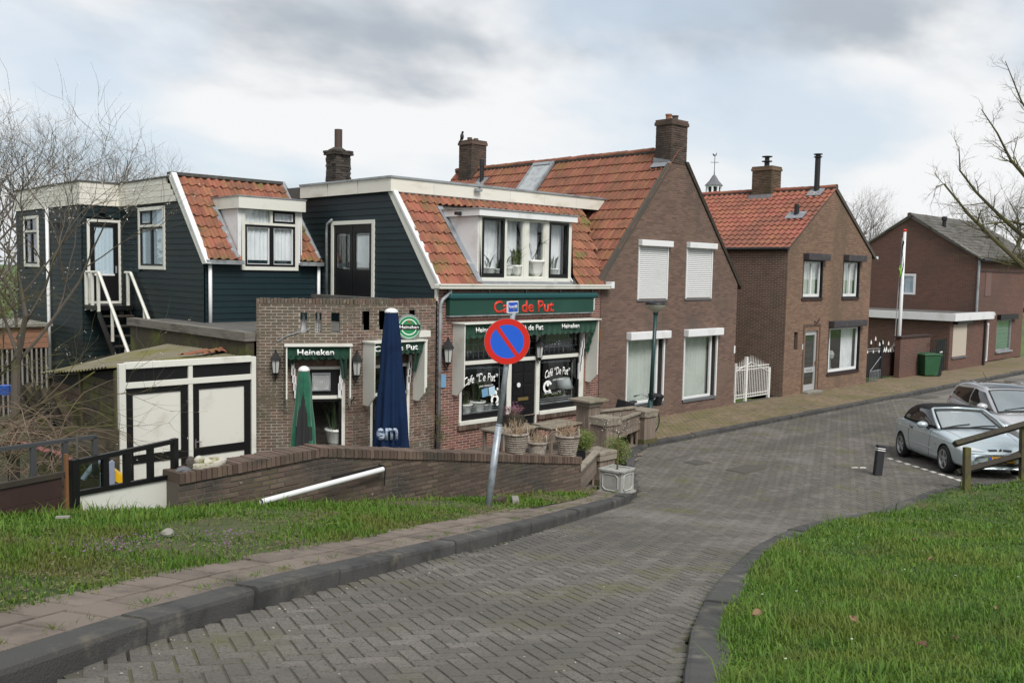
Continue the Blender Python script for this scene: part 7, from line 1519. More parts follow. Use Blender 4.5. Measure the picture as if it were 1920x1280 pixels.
# ---- bicycles
def bicycle(label,P,yaw,s,m,white_grip=False,bags=False,lean=0.08):
    t = thing('bicycle',P,label,'bicycle'); M = Matrix.Translation(P) @ Matrix.Rotation(yaw,4,'Z') @ Matrix.Rotation(lean,4,'X') @ Matrix.Scale(s,4)
    for cx in (-0.52,0.52):
        wl = bpy.data.objects.new('wheel',None); wl.location = (0,0,0); link(wl,t)
        b = MB(M); b.tube([(cx + 0.33 * math.cos(6.2832 * i / 28),0,0.34 + 0.33 * math.sin(6.2832 * i / 28)) for i in range(29)],0.018,6,cap=False); b.done('tyre',rubber,wl)
        b = MB(M); b.tube([(cx + 0.305 * math.cos(6.2832 * i / 28),0,0.34 + 0.305 * math.sin(6.2832 * i / 28)) for i in range(29)],0.01,5,cap=False); b.done('rim',chrome,wl); b = MB(M)
        for i in range(14): a = 6.2832 * i / 14; b.tube([(cx,0.02 * (-1) ** i,0.34),(cx + 0.3 * math.cos(a),0,0.34 + 0.3 * math.sin(a))],0.002,3)
        stuff(b.done('spokes',chrome,wl))
    b = MB(M); BB = (0.0,0,0.30); ST = (-0.2,0,0.82); HT = (0.36,0,0.86); HB = (0.4,0,0.68)
    for p,q,r in ((BB,ST,0.016),(BB,HB,0.018),(ST,HT,0.014),(HT,HB,0.018),(HB,(0.52,0,0.34),0.012),(BB,(-0.52,0,0.34),0.01),(ST,(-0.52,0,0.34),0.01)): b.tube([p,q],r,7)
    b.done('frame',m,t,smooth=True)
    b = MB(M); b.tube([(-0.2,0,0.8),(-0.23,0,0.93)],0.012,6); b.done('seat_post',chrome,t); b = MB(M); b.ball((-0.25,0,0.95),(0.14,0.08,0.035),12,6); b.done('saddle',plastic_black,t,smooth=True)
    b = MB(M); b.tube([(0.36,0,0.84),(0.34,0,1.0)],0.012,6); b.tube([(0.2,0.28,1.02),(0.32,0.24,1.06),(0.36,0.0,1.02),(0.32,-0.24,1.06),(0.2,-0.28,1.02)],0.012,7); b.done('handlebar',chrome,t,smooth=True)
    for sy in (-1,1): b = MB(M); b.tube([(0.22,0.285 * sy,1.025),(0.1,0.29 * sy,1.01)],0.018,7); b.done('grip',white_clean if white_grip else plastic_black,t)
    b = MB(M); b.tube([(0,-0.1,0.2),(0,-0.1,0.4)],0.01,4); b.tube([(0,0.1,0.2),(0,0.1,0.4)],0.01,4); b.lathe([(0.09,-0.01),(0.09,0.01)],(0,0,0.3),14); b.done('crank',chrome,t)
    b = MB(M); b.tube([(-0.72,0.06,0.72),(-0.28,0.06,0.74)],0.008,4); b.tube([(-0.72,-0.06,0.72),(-0.28,-0.06,0.74)],0.008,4); b.tube([(-0.6,0,0.72),(-0.52,0,0.34)],0.008,4); b.done('rear_rack',chrome,t)
    if bags:
        b = MB(M @ Matrix.Translation((-0.55,0,0.86)) @ Matrix.Rotation(R(14),4,'Y')); b.box(-0.17,0.17,-0.16,0.16,-0.12,0.14); b.done('rear_crate',plastic_black,t,bevel=0.02)
        b = MB(M @ Matrix.Translation((0.62,0,0.96))); b.lathe([(0.14,-0.16),(0.21,0.1),(0.2,0.12)],n=6); b.done('front_bag',plastic_black,t)
    return t
P = Dp(1195,760,23.2); bicycle('black bicycle with front bag and rear crate parked behind the street lamp pillar',Vector((P.x,P.y,0.115)),R(-3),1.0,iron_black,bags=True)
P = Dp(1034,815,16.6); bicycle('small child bicycle with white grips behind the wicker baskets',Vector((P.x,P.y,0.075)),R(160),0.85,sign_blue,True,False)
# ---- street lamp
x,y = 0.05,-1.95; d = depth_of((x,y,0.1)); Pb = Vector((x,y,0.11)); Pt = Dp(1229.5,585,d); k = d / FPX
lp = thing('street_lamp',Pb,'green street lamp post with flat mushroom lantern in front of the brown house','street lamp')
b = MB(); b.tube([Pb,Pb + (Pt - Pb) * 0.3],5.0 * k,12); b.tube([Pb + (Pt - Pb) * 0.3,Pt],3.6 * k,12); b.done('post',post_green,lp,smooth=True)
c = Pt; b = MB(); b.lathe([(0.05,-0.02),(0.09,0.0),(0.26,0.17),(0.27,0.2)],c,24); b.done('opal_bowl',opal,lp,smooth=True); b = MB(); b.lathe([(0.27,0.19),(0.285,0.21),(0.2,0.26),(0.08,0.285),(0.0,0.29)],c,24); b.done('lamp_hood',plastic_black,lp,smooth=True); b = MB(); b.lathe([(0.05,-0.1),(0.07,-0.02),(0.05,0.0)],c,12); b.done('collar',post_green,lp)
# ---- bollard
x,y = Zp(1644,902,0.02); d = depth_of((x,y,0)); k = d / FPX; z0 = RZ(x,y); P0 = Vector((x,y,z0 - 0.05)); P1 = Dp(1651.5,834,d); bo = thing('bollard',(x,y,z0),'black square bollard with two white bands on the brick road','bollard'); dv = P1 - P0
b = MB(); b.tube([P0,P1],9.6 * k,4,cap=True); b.done('post',mat('bollard_black',(0.014,0.015,0.019),0.6),bo,bevel=0.012)
for t0 in (0.83,0.89): b = MB(); b.tube([P0 + dv * t0,P0 + dv * (t0 + 0.022)],9.9 * k,4,cap=True); b.done('white_band',white_letter,bo)
# ---- rail fence on the bank
PF = Vector((*Zp(1813,922,0.2),0.15)); d1 = depth_of(PF); T1 = Dp(1813,838,d1)
P2 = Vector((*Zp(1919,893,0.35),0.2)); d2 = depth_of(P2)
ft = thing('rail_fence',PF,'dark weathered wooden rail fence between the grass bank and the parked cars','fence')
for P_,px_,py_ in ((PF,1813,838),(P2,1919,800)):
    T = Dp(px_,py_,depth_of(P_)); b = MB(); b.tube([P_ - ZX * 0.2,T],0.085,4); b.done('post',wood_post,ft,bevel=0.01)
A1 = Dp(1790,832,d1 - 0.12); A2 = Dp(1925,794,d2 - 0.12); dv = (A2 - A1); b = MB(); b.tube([A1,A2 + dv * 0.6],0.075,4); b.done('top_rail',wood_dark,ft,bevel=0.008)
A1 = Dp(1794,886,d1 + 0.1); A2 = Dp(1925,850,d2 + 0.1); dv = (A2 - A1); b = MB(); b.tube([A1,A2 + dv * 0.6],0.075,4); b.done('lower_rail',wood_dark,ft,bevel=0.008)
b = MB(); A1 = Dp(1897,857,d2 + 0.05); A2 = Dp(1925,845,d2 + 0.0); b.tube([A1,A2],0.07,4); b.done('rail_stub',wood_dark,ft)
# ---- wheelie bin,flagpole,gates
x,y = Zp(1739,704,0.11); d = depth_of((x,y,0)); k = d / FPX
wb = thing('wheelie_bin',(x,y,0.11),'green wheelie bin on the pavement in front of the garden wall','bin'); h = 43 * k; M = Matrix.Translation((x,y,0.11)) @ Matrix.Rotation(R(-38),4,'Z')
b = MB(M); w0_,w1_ = 0.30,0.38; i = [b.pv(p) for p in ((-w0_,-w0_,0.03),(w0_,-w0_,0.03),(w0_,w0_,0.03),(-w0_,w0_,0.03),(-w1_,-w1_,h * 0.9),(w1_,-w1_,h * 0.9),(w1_,w1_,h * 0.9),(-w1_,w1_,h * 0.9))]
for q in ((3,2,1,0),(4,5,6,7),(0,1,5,4),(1,2,6,5),(2,3,7,6),(3,0,4,7)): b.face([i[j] for j in q])
b.done('body',bin_green,wb,bevel=0.03); b = MB(M); b.prism([(-w1_ - 0.05,h * 0.9),(w1_ + 0.06,h * 0.9),(w1_ + 0.02,h * 0.98),(0,h),(-w1_ - 0.02,h * 0.96)],-w1_ - 0.03,w1_ + 0.03); b.done('lid',bin_green,wb,bevel=0.02)
for s in (-1,1): b = MB(M @ Matrix.Translation((w0_ + 0.04,s * 0.27,0.13)) @ Matrix.Rotation(R(90),4,'X')); b.lathe([(0.13,-0.03),(0.14,0),(0.13,0.03)],n=16); b.done('wheel',rubber,wb)
b = MB(M); b.tube([(w1_ + 0.1,-0.25,h * 0.88),(w1_ + 0.1,0.25,h * 0.88)],0.02,6); b.done('handle',bin_green,wb)
x,y = Zp(1681.5,707,0.1); d = depth_of((x,y,0.1)); P0 = Vector((x,y,0.1)); P1 = Dp(1697,434,d); k = d / FPX
fp_ = thing('flagpole',P0,'leaning white flagpole with red tip in front of the far brick house','flagpole'); b = MB(); b.tube([P0,P1],[3.9 * k,2.5 * k],12); b.done('pole',white,fp_,smooth=True); b = MB(); b.lathe([(0.075,0),(0.09,0.05),(0.0,0.12)],P1,12); b.done('red_tip',red_letter,fp_)
b = MB(); c = P0 + (P1 - P0) * 0.265; b.tube([c,c + ZX * 0.06],5.5 * k,12); b.done('clamp',iron_black,fp_); b = MB(); b.tube([Dp(1677.5,640,d - 0.1),Dp(1683,560,d - 0.1),Dp(1692,445,d - 0.1)],0.018,5); b.done('rope',zinc,fp_)
b = MB(); q0 = Dp(1693.5,450,d - 0.15); b.grid(lambda u,v: tuple(q0 + Vector((0.0 - 0.05 * u,0.05 * math.sin(v * 9),-1.9 * v)) + Vector((-0.12 * u * (0.4 + v),-0.1 * u,-0.1 * u))),3,10); b.done('furled_pennant',black_cloth,fp_); b = MB(); q1 = Dp(1691,497,d - 0.2); b.grid(lambda u,v: tuple(q1 + Vector((-0.2 * u,0.04 * math.sin(v * 7),-0.5 * v))),2,4); b.done('green_ribbon',mat('lime_cloth',(0.16,0.36,0.05),0.8),fp_)
# white ornamental gate between the brown and tan houses
Yg = 0.25; FWG = frame((0,Yg,0),(1,0,0),(0,-1,0)); wg = thing('white_iron_gate',(8.6,Yg,0.1),'white ornamental iron double gate between the brown and tan houses','gate')
ga0 = wp(FWG,1377,710)[0]; ga1 = wp(FWG,1441,710)[0]; gzb_ = wp(FWG,1400,745)[1]; gm = wp(FWG,1398,710)[0]
ztp = lambda a: wp(FWG,1398,673)[1] - abs(a - (ga0 + 0.45 * (ga1 - ga0))) / (ga1 - ga0) * 0.75 * (1 if a > gm else 0.8)
n = 20
for k in range(n): a = ga0 + (ga1 - ga0) * (k + 0.5) / n; b = MB(FWG); b.tube([(a,0,gzb_),(a,0,ztp(a)),(a,0,ztp(a) + 0.14)],[0.012,0.012,0.002],5); b.done('bar',steel_white,wg)
for a,w in ((ga0 + 0.03,0.03),(gm,0.045),(ga1,0.045)): b = MB(FWG); b.box(a - w,a + w,-w,w,0.1,ztp(a) + (0.15 if a != ga1 else 0.05)); b.done('post',steel_white,wg)
for z in (gzb_ + 0.02,gzb_ + 0.12,gzb_ + 0.95,gzb_ + 1.05): b = MB(FWG); b.box(ga0,ga1,-0.012,0.012,z - 0.012,z + 0.012); b.done('rail',steel_white,wg)
b = MB(FWG); b.tube([(ga0 + (ga1 - ga0) * k / 24,0.013,ztp(ga0 + (ga1 - ga0) * k / 24) - 0.12) for k in range(25)],0.014,5); b.done('top_rail',steel_white,wg)
# black gates right of the tan house
bg0 = Zp(1624,716,0.1); bg1 = Zp(1650,708,0.1); bg2 = Zp(1679,706,0.1)
for A,B,zt0_,zt1_,lab in (((16.8,0.9),bg1,634,632,'black iron gate with white finials beside the tan house'),(bg1,bg2,645,648,'dark brown gate with white finials beside the flagpole')):
    d = Vector((B[0] - A[0],B[1] - A[1],0)); Fg = frame((A[0],A[1],0),d,(d.y,-d.x,0)); L = d.length; t = thing('iron_gate',(A[0],A[1],0.1),lab,'gate','dark gates beside the flagpole'); m = iron_black if zt0_ == 634 else maroon
    zt_ = wp(Fg,1640 if m is iron_black else 1665,zt0_)[1]
    b = MB(Fg); b.box(0.02,L - 0.02,-0.02,0.01,0.15,1.15); b.done('lower_panel',m,t)
    for k in range(8): a = L * (k + 0.5) / 8; zk = zt_ - 0.35 * abs(math.sin(k * 1.1)); b = MB(Fg); b.tube([(a,0,1.1),(a,0,zk)],0.014,5); b.done('bar',iron_black,t); b = MB(Fg); b.lathe([(0.0,-0.02),(0.035,0.02),(0.03,0.08),(0.0,0.2)],(a,0,zk),6); b.done('finial',white_letter,t)
    for k in range(6): a = L * (k + 0.5) / 6; b = MB(Fg); b.lathe([(0.0,0.0),(0.03,0.03),(0.0,0.17)],(a,0.02,1.16),6); b.done('finial',white_letter,t)
    for z in (1.15,zt_ - 0.55,zt_ - 0.45): b = MB(Fg); b.box(0,L,-0.015,0.015,z,z + 0.03); b.done('rail',zinc if z > 1.2 else iron_black,t)
    for a in (0.04,L - 0.04): b = MB(Fg); b.box(a - 0.04,a + 0.04,-0.04,0.04,0.1,zt_ - 0.1); b.done('post',iron_black,t)
x0,y0 = Zp(1626,714,0.11); x1,y1 = Zp(1645,710,0.11); b = MB(); 
t = thing('bicycle_rack',(x0,y0,0.11),'low grey wire rack at the foot of the black iron gate','rack')
for k in range(8): b = MB(); q = Vector((x0 + (x1 - x0) * k / 7,y0 + (y1 - y0) * k / 7 - 0.1,0.1)); b.tube([q,q + ZX * 0.42],0.012,4); b.done('wire',zinc,t)
b = MB(); b.tube([(x0,y0 - 0.1,0.5),(x1,y1 - 0.1,0.5)],0.014,4); b.tube([(x0,y0 - 0.1,0.52),(x1,y1 - 0.1,1.05)],0.014,4); b.done('brace',zinc,t)
# ---- marks on the road
for px_,py_,sx,sy,lab in ((1400,882,0.42,0.26,'rectangular iron drain cover in the brick road'),(1732,743,0.5,0.36,'dark iron manhole cover near the kerb by the parked cars'),(1306,868,0.22,0.22,'small star-shaped iron cover in the road near the wooden pillar')):
    x,y = Zp(px_,py_,0.02); t = thing('manhole_cover',(x,y,RZ(x,y)),lab,'manhole'); M = surf_M(x,y,R(-5),RZ,0.004)
    b = MB(M); b.box(-sx,sx,-sy,sy,-0.03,0.003); b.done('frame',joint_sand,t); b = MB(M); b.box(-sx + 0.05,sx - 0.05,-sy + 0.05,sy - 0.05,-0.02,0.008); b.done('lid',mat('cast_iron',(0.07,0.065,0.057),0.7,(),0,(60,0.6)) if 'cast_iron' not in MAT else MAT['cast_iron'],t)
bay = thing('parking_bay_line',(*Zp(1750,887,0.05),0.05),'dashed line of white paving stones marking the parking bay','road marking')
for k in range(11):
    px_ = 1669 + 160 * k / 10; py_ = 859.5 + 54 * k / 10; x,y = Zp(px_,py_,0.06); zz = RZ(x,y); x,y = Zp(px_,py_,zz); b = MB(surf_M(x,y,R(43),RZ,0.006)); b.box(-0.1,0.1,-0.05,0.05,-0.01,0.004); b.done('white_stone',white_stone,bay)
x,y = Zp(1611,886,0.02); ck = thing('paint_mark',(x,y,RZ(x,y)),'small white painted mark on the road beside the bollard','road marking')
for k in range(4): b = MB(surf_M(x + 0.06 * (k - 1.5),y - 0.06 * (k - 1.5) + 0.03 * (k % 2),R(-30 + 25 * k),RZ,0.007)); b.box(-0.05,0.05,-0.03,0.03,-0.008,0.003); b.done('painted_brick',white_stone,ck)
# ---- odds and ends on the left
def rock(label,P,r,m,cat='stone',name='stone',seed=1,grp=None):
    rg = random.Random(seed); b = MB(); n,mm = 9,6; base = []
    for i in range(mm + 1):
        th = math.pi * i / mm; base.append([(r[0] * math.sin(th) * math.cos(6.2832 * k / n) * rg.uniform(0.8,1.12),r[1] * math.sin(th) * math.sin(6.2832 * k / n) * rg.uniform(0.8,1.12),-r[2] * math.cos(th)) for k in range(n)])
    ids = [[b.pv((P[0] + q[0],P[1] + q[1],P[2] + q[2])) for q in rr] for rr in base]
    for i in range(mm):
        for k in range(n): b.face([ids[i][k],ids[i][(k + 1) % n],ids[i + 1][(k + 1) % n],ids[i + 1][k]])
    o = b.done(name,m,loc=tuple(P)); return tag(o,label,cat,grp)
x,y = Gp(315,1003,0.12); rock('grey stone lying on the grass verge',(x,y,float(G(x,y)) + 0.14),(0.055,0.05,0.04),concrete,seed=3)
x,y = Gp(118,973,0.15); b = MB(Matrix.Translation((x,y,float(G(x,y)) + 0.17)) @ Matrix.Rotation(R(-30),4,'Z')); b.box(-0.055,0.055,-0.018,0.018,-0.008,0.008); o = b.done('plastic_litter',concrete,loc=(x,y,float(G(x,y)) + 0.17)); tag(o,'pale strip of litter in the grass below the maroon fence','litter')
for px_,py_,r,m,lab,sd in ((344,881,(0.10,0.08,0.04),slate,'flat dark stone on the wall end by the gate, leftmost',4),(362,880,(0.09,0.08,0.025),slate,'flat dark stone under the rounded dark stone on the wall',5),(357,868,(0.055,0.05,0.085),mortar_dark,'upright dark stone on the wall beside the pale trough',6)):
    p = wp(FWL_,px_,py_,-0.12); P = FWL_ @ Vector((p[0],-0.12,p[1])); rock(lab,P,r,m,seed=sd)
p = wp(FWL_,388,878,-0.14); P = FWL_ @ Vector((p[0],-0.14,p[1])); st_ = thing('stone_trough',P,'pale mossy stone ornament on the left wall coping','ornament'); Mq = FWL_.copy(); Mq.translation = P
b = MB(Mq); b.lathe([(0.09,-0.03),(0.15,0.0),(0.17,0.09),(0.15,0.1),(0.13,0.05)],n=14,sx=1.5,sy=0.8); b.done('bowl',mat('pale_stone',(0.42,0.40,0.35),0.9,[((0.16,0.16,0.05),5,0.48,0.62)],0,(40,0.4)),st_,smooth=True); b = MB(Mq); b.lathe([(0.05,0.05),(0.06,0.13),(0.03,0.16),(0,0.17)],(-0.1,0,0),10); b.done('knob',MAT['pale_stone'],st_,smooth=True)
# toy slide behind the gate
sl_ = Dp(200,900,12.3); tl = thing('toy_slide',(sl_.x,sl_.y,0.0),'grey and yellow plastic toy slide with pink flower behind the low gate','toy'); fv = Vector((CAM[0] - sl_.x,CAM[1] - sl_.y,0)).normalized(); Fq = frame((sl_.x,sl_.y,0),(-fv.y,fv.x,0),fv)
c0 = wp(Fq,187,905); c1 = wp(Fq,215,868); a0,a1 = c0[0],c1[0]; zt_ = wp(Fq,205,862)[1]; b = MB(Fq); b.prism([(a0,0),(a1,0),(a1,zt_ - 0.04),(a1 - 0.03,zt_),(a0 + 0.1,zt_ - 0.05),(a0,zt_ - 0.18)],-0.05,0.0); b.done('side_panel',slide_grey,tl,bevel=0.01)
c = wp(Fq,200,890); b = MB(Fq)
for k in range(5): b.ball((c[0] + 0.022 * math.cos(k * 1.2566),0.005,c[1] + 0.022 * math.sin(k * 1.2566)),(0.018,0.008,0.018),8,4)
b.done('flower',pink,tl); q = wp(Fq,216,885); q2 = wp(Fq,243,905); b = MB(Fq); b.prism([(a1,q[1]),(q2[0],q2[1]),(q2[0],q2[1] - 0.1),(a1,q[1] - 0.14)],-0.3,-0.1); b.done('chute',yellow_plastic,tl); b = MB(Fq); q = wp(Fq,185,880); b.tube([(q[0] - 0.2,-0.15,q[1] - 0.15),(q[0] - 0.08,-0.15,q[1] + 0.02),(q[0] + 0.06,-0.15,q[1] + 0.1)],0.035,8); b.done('rail',mat('pale_plastic',(0.35,0.42,0.5),0.4),tl)
P = Dp(55,838,13.0); pk = thing('garden_canopy',(P.x,P.y,0),'faded pink cloth canopy behind the maroon fence, half hidden by twigs','canopy'); b = MB(Matrix.Translation(P) @ Matrix.Rotation(R(-50),4,'Z')); b.grid(lambda u,v: ((u - 0.5) * 0.9,(v - 0.5) * 0.7,0.14 - 0.5 * (u - 0.5) ** 2 + 0.04 * math.sin(v * 7) - 0.25 * v),8,6); b.done('cloth',mat('faded_pink',(0.26,0.09,0.085),0.9),pk)
for s in (-0.35,0.35): b = MB(); b.tube([(P.x + s * 0.6,P.y - s * 0.7,0),(P.x + s * 0.6,P.y - s * 0.7,P.z)],0.015,5); b.done('pole',wood_dark,pk)
P = Dp(85,812,13.6); b = MB(Matrix.Translation(P) @ Matrix.Rotation(R(40),4,'Z')); 
bl = Dp(10,728,20); b = MB(); b.lathe([(0.1,-0.14),(0.14,0.05),(0.15,0.07),(0.12,0.07)],bl,14); o = b.done('blue_tub',blue_plastic,loc=tuple(bl)); tag(o,'blue plastic tub in the yard at the far left','tub')
# dark lean-to boards behind the twigs at the far left
lb = thing('leaning_boards',(*Zp(60,760,0.3),0.0),'pile of dark boards and planks leaning in the left yard','boards'); rg = random.Random(6)
for k in range(7):
    A = Dp(20 + k * 14 + rg.uniform(-6,6),712 + k * 4,19 - 0.2 * k); B = A + Vector((rg.uniform(0.3,0.8),rg.uniform(-0.6,-0.2),-1.3)); b = MB(); b.tube([A,B],0.09,4); b.done('plank',wood_dark if k % 2 else mossy_board,lb)
hb = thing('mossy_screen',(*Zp(150,860,0.0),0.0),'mossy green board screen beside the garage, behind the fence','screen')
A = Dp(60,770,15.5); B = Dp(222,775,15.2); d = Vector((B.x - A.x,B.y - A.y,0)); Fh = frame((A.x,A.y,0),d,(d.y,-d.x,0))
for k in range(9): b = MB(Fh); b.box(0,d.length,-0.015,0.015,0.0 + k * 0.17,k * 0.17 + 0.162); b.done('board',mossy_board,hb)
# bird on the far chimney
P = Vector((3.30,9.3,9.0)); bd = thing('bird',P,'small dark bird perched on the rear chimney of the brown house','bird'); b = MB(); b.ball(P + Vector((0,0,0.13)),(0.075,0.06,0.13),10,7); b.ball(P + Vector((0.0,-0.03,0.28)),(0.045,0.045,0.045),8,6); b.tube([P + Vector((0,0.03,0.1)),P + Vector((0,0.12,-0.06))],[0.035,0.02],6); b.tube([P + Vector((0,-0.06,0.28)),P + Vector((0,-0.11,0.27))],[0.012,0.002],5); b.tube([P + Vector((0.02,0,0.03)),P + Vector((0.02,0,-0.05))],0.008,4); b.tube([P + Vector((-0.02,0,0.03)),P + Vector((-0.02,0,-0.05))],0.008,4); b.done('body',iron_black,bd,smooth=True)
# distant church turret
d = 75.0; P = Dp(1338,362,d); k = d / FPX; ct = thing('church_turret',(P.x,P.y,0),'distant white bell turret with slate cap, cross and weathercock behind the tan house','turret')
b = MB(); b.lathe([(1.0,-P.z - 0.0),(1.0,0.0)],P,8); b.done('tower',white,ct)
for q in range(8): a = 6.2832 * (q + 0.5) / 8; b = MB(); c = P + Vector((0.58 * math.cos(a),0.58 * math.sin(a),0)); b.tube([c - ZX * 0.1,c + ZX * 0.55],0.09,6); b.done('arcade_post',white_clean,ct)
b = MB(); b.lathe([(0.5,0.0),(0.5,0.5)],P,8); b.done('belfry_core',dark_room,ct); b = MB(); b.lathe([(0.66,0.48),(0.66,0.6)],P,8); b.done('eave',white_clean,ct)
b = MB(); b.lathe([(0.78,0.6),(0.4,1.0),(0.14,1.42),(0.05,1.5),(0.03,1.9)],P,8); b.done('slate_cap',slate,ct); b = MB(); b.tube([P + ZX * 1.8,P + ZX * 3.0],0.025,6); b.tube([P + ZX * 2.5 + Vector((-0.24,0.23,0)),P + ZX * 2.5 + Vector((0.24,-0.23,0))],0.022,5); b.done('cross',iron_black,ct)
b = MB(frame(P + ZX * 3.0,(0.72,-0.69,0),(-0.69,-0.72,0))); b.prism([(-0.2,0.2),(-0.16,0.05),(0,0),(0.12,0.06),(0.17,0.3),(0.1,0.24),(0.05,0.12),(-0.06,0.12),(-0.12,0.22)],-0.01,0.01); b.done('weathercock',iron_black,ct)
# ================================================================== parked cars
from mathutils.bvhtree import BVHTree
tint = mat('tinted_glass',(0.012,0.014,0.015),0.04,spec=0.6,coat=0.6)
screen = mat('windscreen',(0.16,0.19,0.20),0.05,[((0.20,0.23,0.24),1.5,0.45,0.7)],spec=1.0,coat=1.0)  # opaque pane: pale base colour stands in for reflected sky glare and dust
seam_black = mat('seam',(0.01,0.01,0.011),0.6)
def eval_mesh(o):
    dg = bpy.context.evaluated_depsgraph_get(); me = bpy.data.meshes.new_from_object(o.evaluated_get(dg)); return me
def loft_body(sections,name,m,wheels=None,wr=0.34,ww=0.95,sub=2):
    """sections: list of (x, [(y,z)...]) half profiles, mirrored; smoothed and cut for the wheels"""
    b = MB(); rings = []
    for x,pr in sections:
        full = [(-y,z) for y,z in pr] + [(y,z) for y,z in pr[::-1] if y > 1e-6]
        rings.append([b.pv((x,y,z)) for y,z in full])
    n = len(rings[0])
    for i in range(len(rings) - 1):
        for k in range(n): b.face([rings[i][k],rings[i][(k + 1) % n],rings[i + 1][(k + 1) % n],rings[i + 1][k]])
    b.face(rings[0]); b.face(rings[-1][::-1])
    o = bpy.data.objects.new(name,b.mesh(name,m,smooth=True)); col.objects.link(o)
    if sub: s = o.modifiers.new('s','SUBSURF'); s.levels = sub; s.render_levels = sub
    cut = []
    for x in (wheels or []):
        c = MB(Matrix.Translation((x,0,wr * 0.9)) @ Matrix.Rotation(R(90),4,'X')); c.lathe([(wr,-2),(wr,2)],n=36); c.f = [tuple(f) for f in c.f]
        co = bpy.data.objects.new('cut',c.mesh('cut',m)); col.objects.link(co); md = o.modifiers.new('b','BOOLEAN'); md.operation = 'DIFFERENCE'; md.object = co; md.solver = 'EXACT'; cut.append(co)
    me = eval_mesh(o); bpy.data.objects.remove(o)
    for co in cut: bpy.data.objects.remove(co)
    if len(me.polygons) == 0: me = b.mesh(name,m,smooth=True)
    me.materials.clear(); me.materials.append(m); me.polygons.foreach_set('use_smooth',[True] * len(me.polygons)); me.polygons.foreach_set('material_index',[0] * len(me.polygons))
    bv = BVHTree.FromPolygons([v.co[:] for v in me.vertices],[tuple(p.vertices) for p in me.polygons]); return me,bv
class Car:
    def __init__(s,t,M): s.t = t; s.M = M; s.bv = []
    def put(s,me,name):
        me.transform(Matrix.Translation(-s.t.location) @ s.M); o = bpy.data.objects.new(name,me); return link(o,s.t)
    def mb(s): return MB(s.M)
    def hit(s,p,d):
        best = None
        for bv in s.bv:
            r = bv.ray_cast(Vector(p),Vector(d))
            if r[0] is not None and (best is None or r[3] < best[3]): best = r
        return best
    def side(s,sg,x,z): return ((x,sg * 3,z),(0,-sg,0))
    def point(s,mode,u,v,off=0.005):
        if mode == 'front': r = s.hit((6,u,v),(-1,0,0))
        elif mode == 'back': r = s.hit((-4,u,v),(1,0,0))
        elif mode == 'top': r = s.hit((u,v,4),(0,0,-1))
        elif mode == 'slant': r = s.hit((u[0],v,u[1]),u[2])
        else: r = s.hit((u,3 * mode,v),(0,-mode,0))
        if r is None: return None
        return r[0] + r[1].normalized() * off * (1 if r[1].dot(Vector((0,0,1)) if mode == 'top' else Vector((1,0,0)) if mode == 'front' else Vector((-1,0,0)) if mode == 'back' else Vector((0,1 if mode == 1 else -1,0))) > 0 else -1)
    def patch(s,mode,quad,m,name,nu=8,nv=6,off=0.006,parent=None):
        b = s.mb(); q = [Vector((*c,0)) for c in quad]
        ids = []
        for i in range(nu + 1):
            row = []
            for j in range(nv + 1):
                p = (q[0] * (1 - i / nu) + q[1] * (i / nu)) * (1 - j / nv) + (q[3] * (1 - i / nu) + q[2] * (i / nu)) * (j / nv); P = s.point(mode,p.x,p.y,off)
                row.append(b.pv(P) if P is not None else None)
            ids.append(row)
        for i in range(nu):
            for j in range(nv):
                f = [ids[i][j],ids[i + 1][j],ids[i + 1][j + 1],ids[i][j + 1]]
                if all(k is not None for k in f): b.face(f)
        o = b.done(name,m,parent or s.t,smooth=True); return o
    def line(s,mode,pts,m,name,r=0.005,off=0.001,n=8):
        out = []
        for k in range(len(pts) - 1):
            for j in range(n):
                u = pts[k][0] + (pts[k + 1][0] - pts[k][0]) * j / n; v = pts[k][1] + (pts[k + 1][1] - pts[k][1]) * j / n; P = s.point(mode,u,v,off)
                if P is not None: out.append(P)
        if len(out) > 2: b = s.mb(); b.tube(out,r,5); return b.done(name,m,s.t)
    def wheel(s,x,y,r,w,spokes):
        sg = 1 if y > 0 else -1; M = s.M @ Matrix.Translation((x,y,r)) @ Matrix.Rotation(R(90) * -sg,4,'X')
        wl = bpy.data.objects.new('wheel',None); link(wl,s.t)
        b = MB(M); b.lathe([(r * 0.68,w * 0.5),(r * 0.9,w * 0.5),(r * 0.98,w * 0.36),(r,w * 0.15),(r,-w * 0.3),(r * 0.94,-w * 0.5),(r * 0.6,-w * 0.5)],n=36,cap=False); b.done('tyre',rubber,wl,smooth=True)
        b = MB(M); b.lathe([(r * 0.6,-w * 0.2),(r * 0.66,w * 0.3),(r * 0.7,w * 0.5),(r * 0.68,w * 0.52),(r * 0.62,w * 0.35)],n=32,cap=False); b.done('rim',alloy,wl,smooth=True)
        b = MB(M); b.lathe([(0.0,w * 0.0),(r * 0.64,w * 0.0)],n=24,cap=False); b.done('brake_shadow',black_paint,wl)
        b = MB(M); b.lathe([(0.0,w * 0.42),(r * 0.14,w * 0.41),(r * 0.17,w * 0.34),(r * 0.17,w * 0.1)],n=16)
        for k in range(spokes):
            a = 6.2832 * k / spokes + 0.3; b.at(M @ Matrix.Rotation(a,4,'Z')); b.box(r * 0.12,r * 0.66,-r * 0.1,r * 0.1,w * 0.18,w * 0.40)
        b.done('spokes',alloy,wl,bevel=0.008); return wl
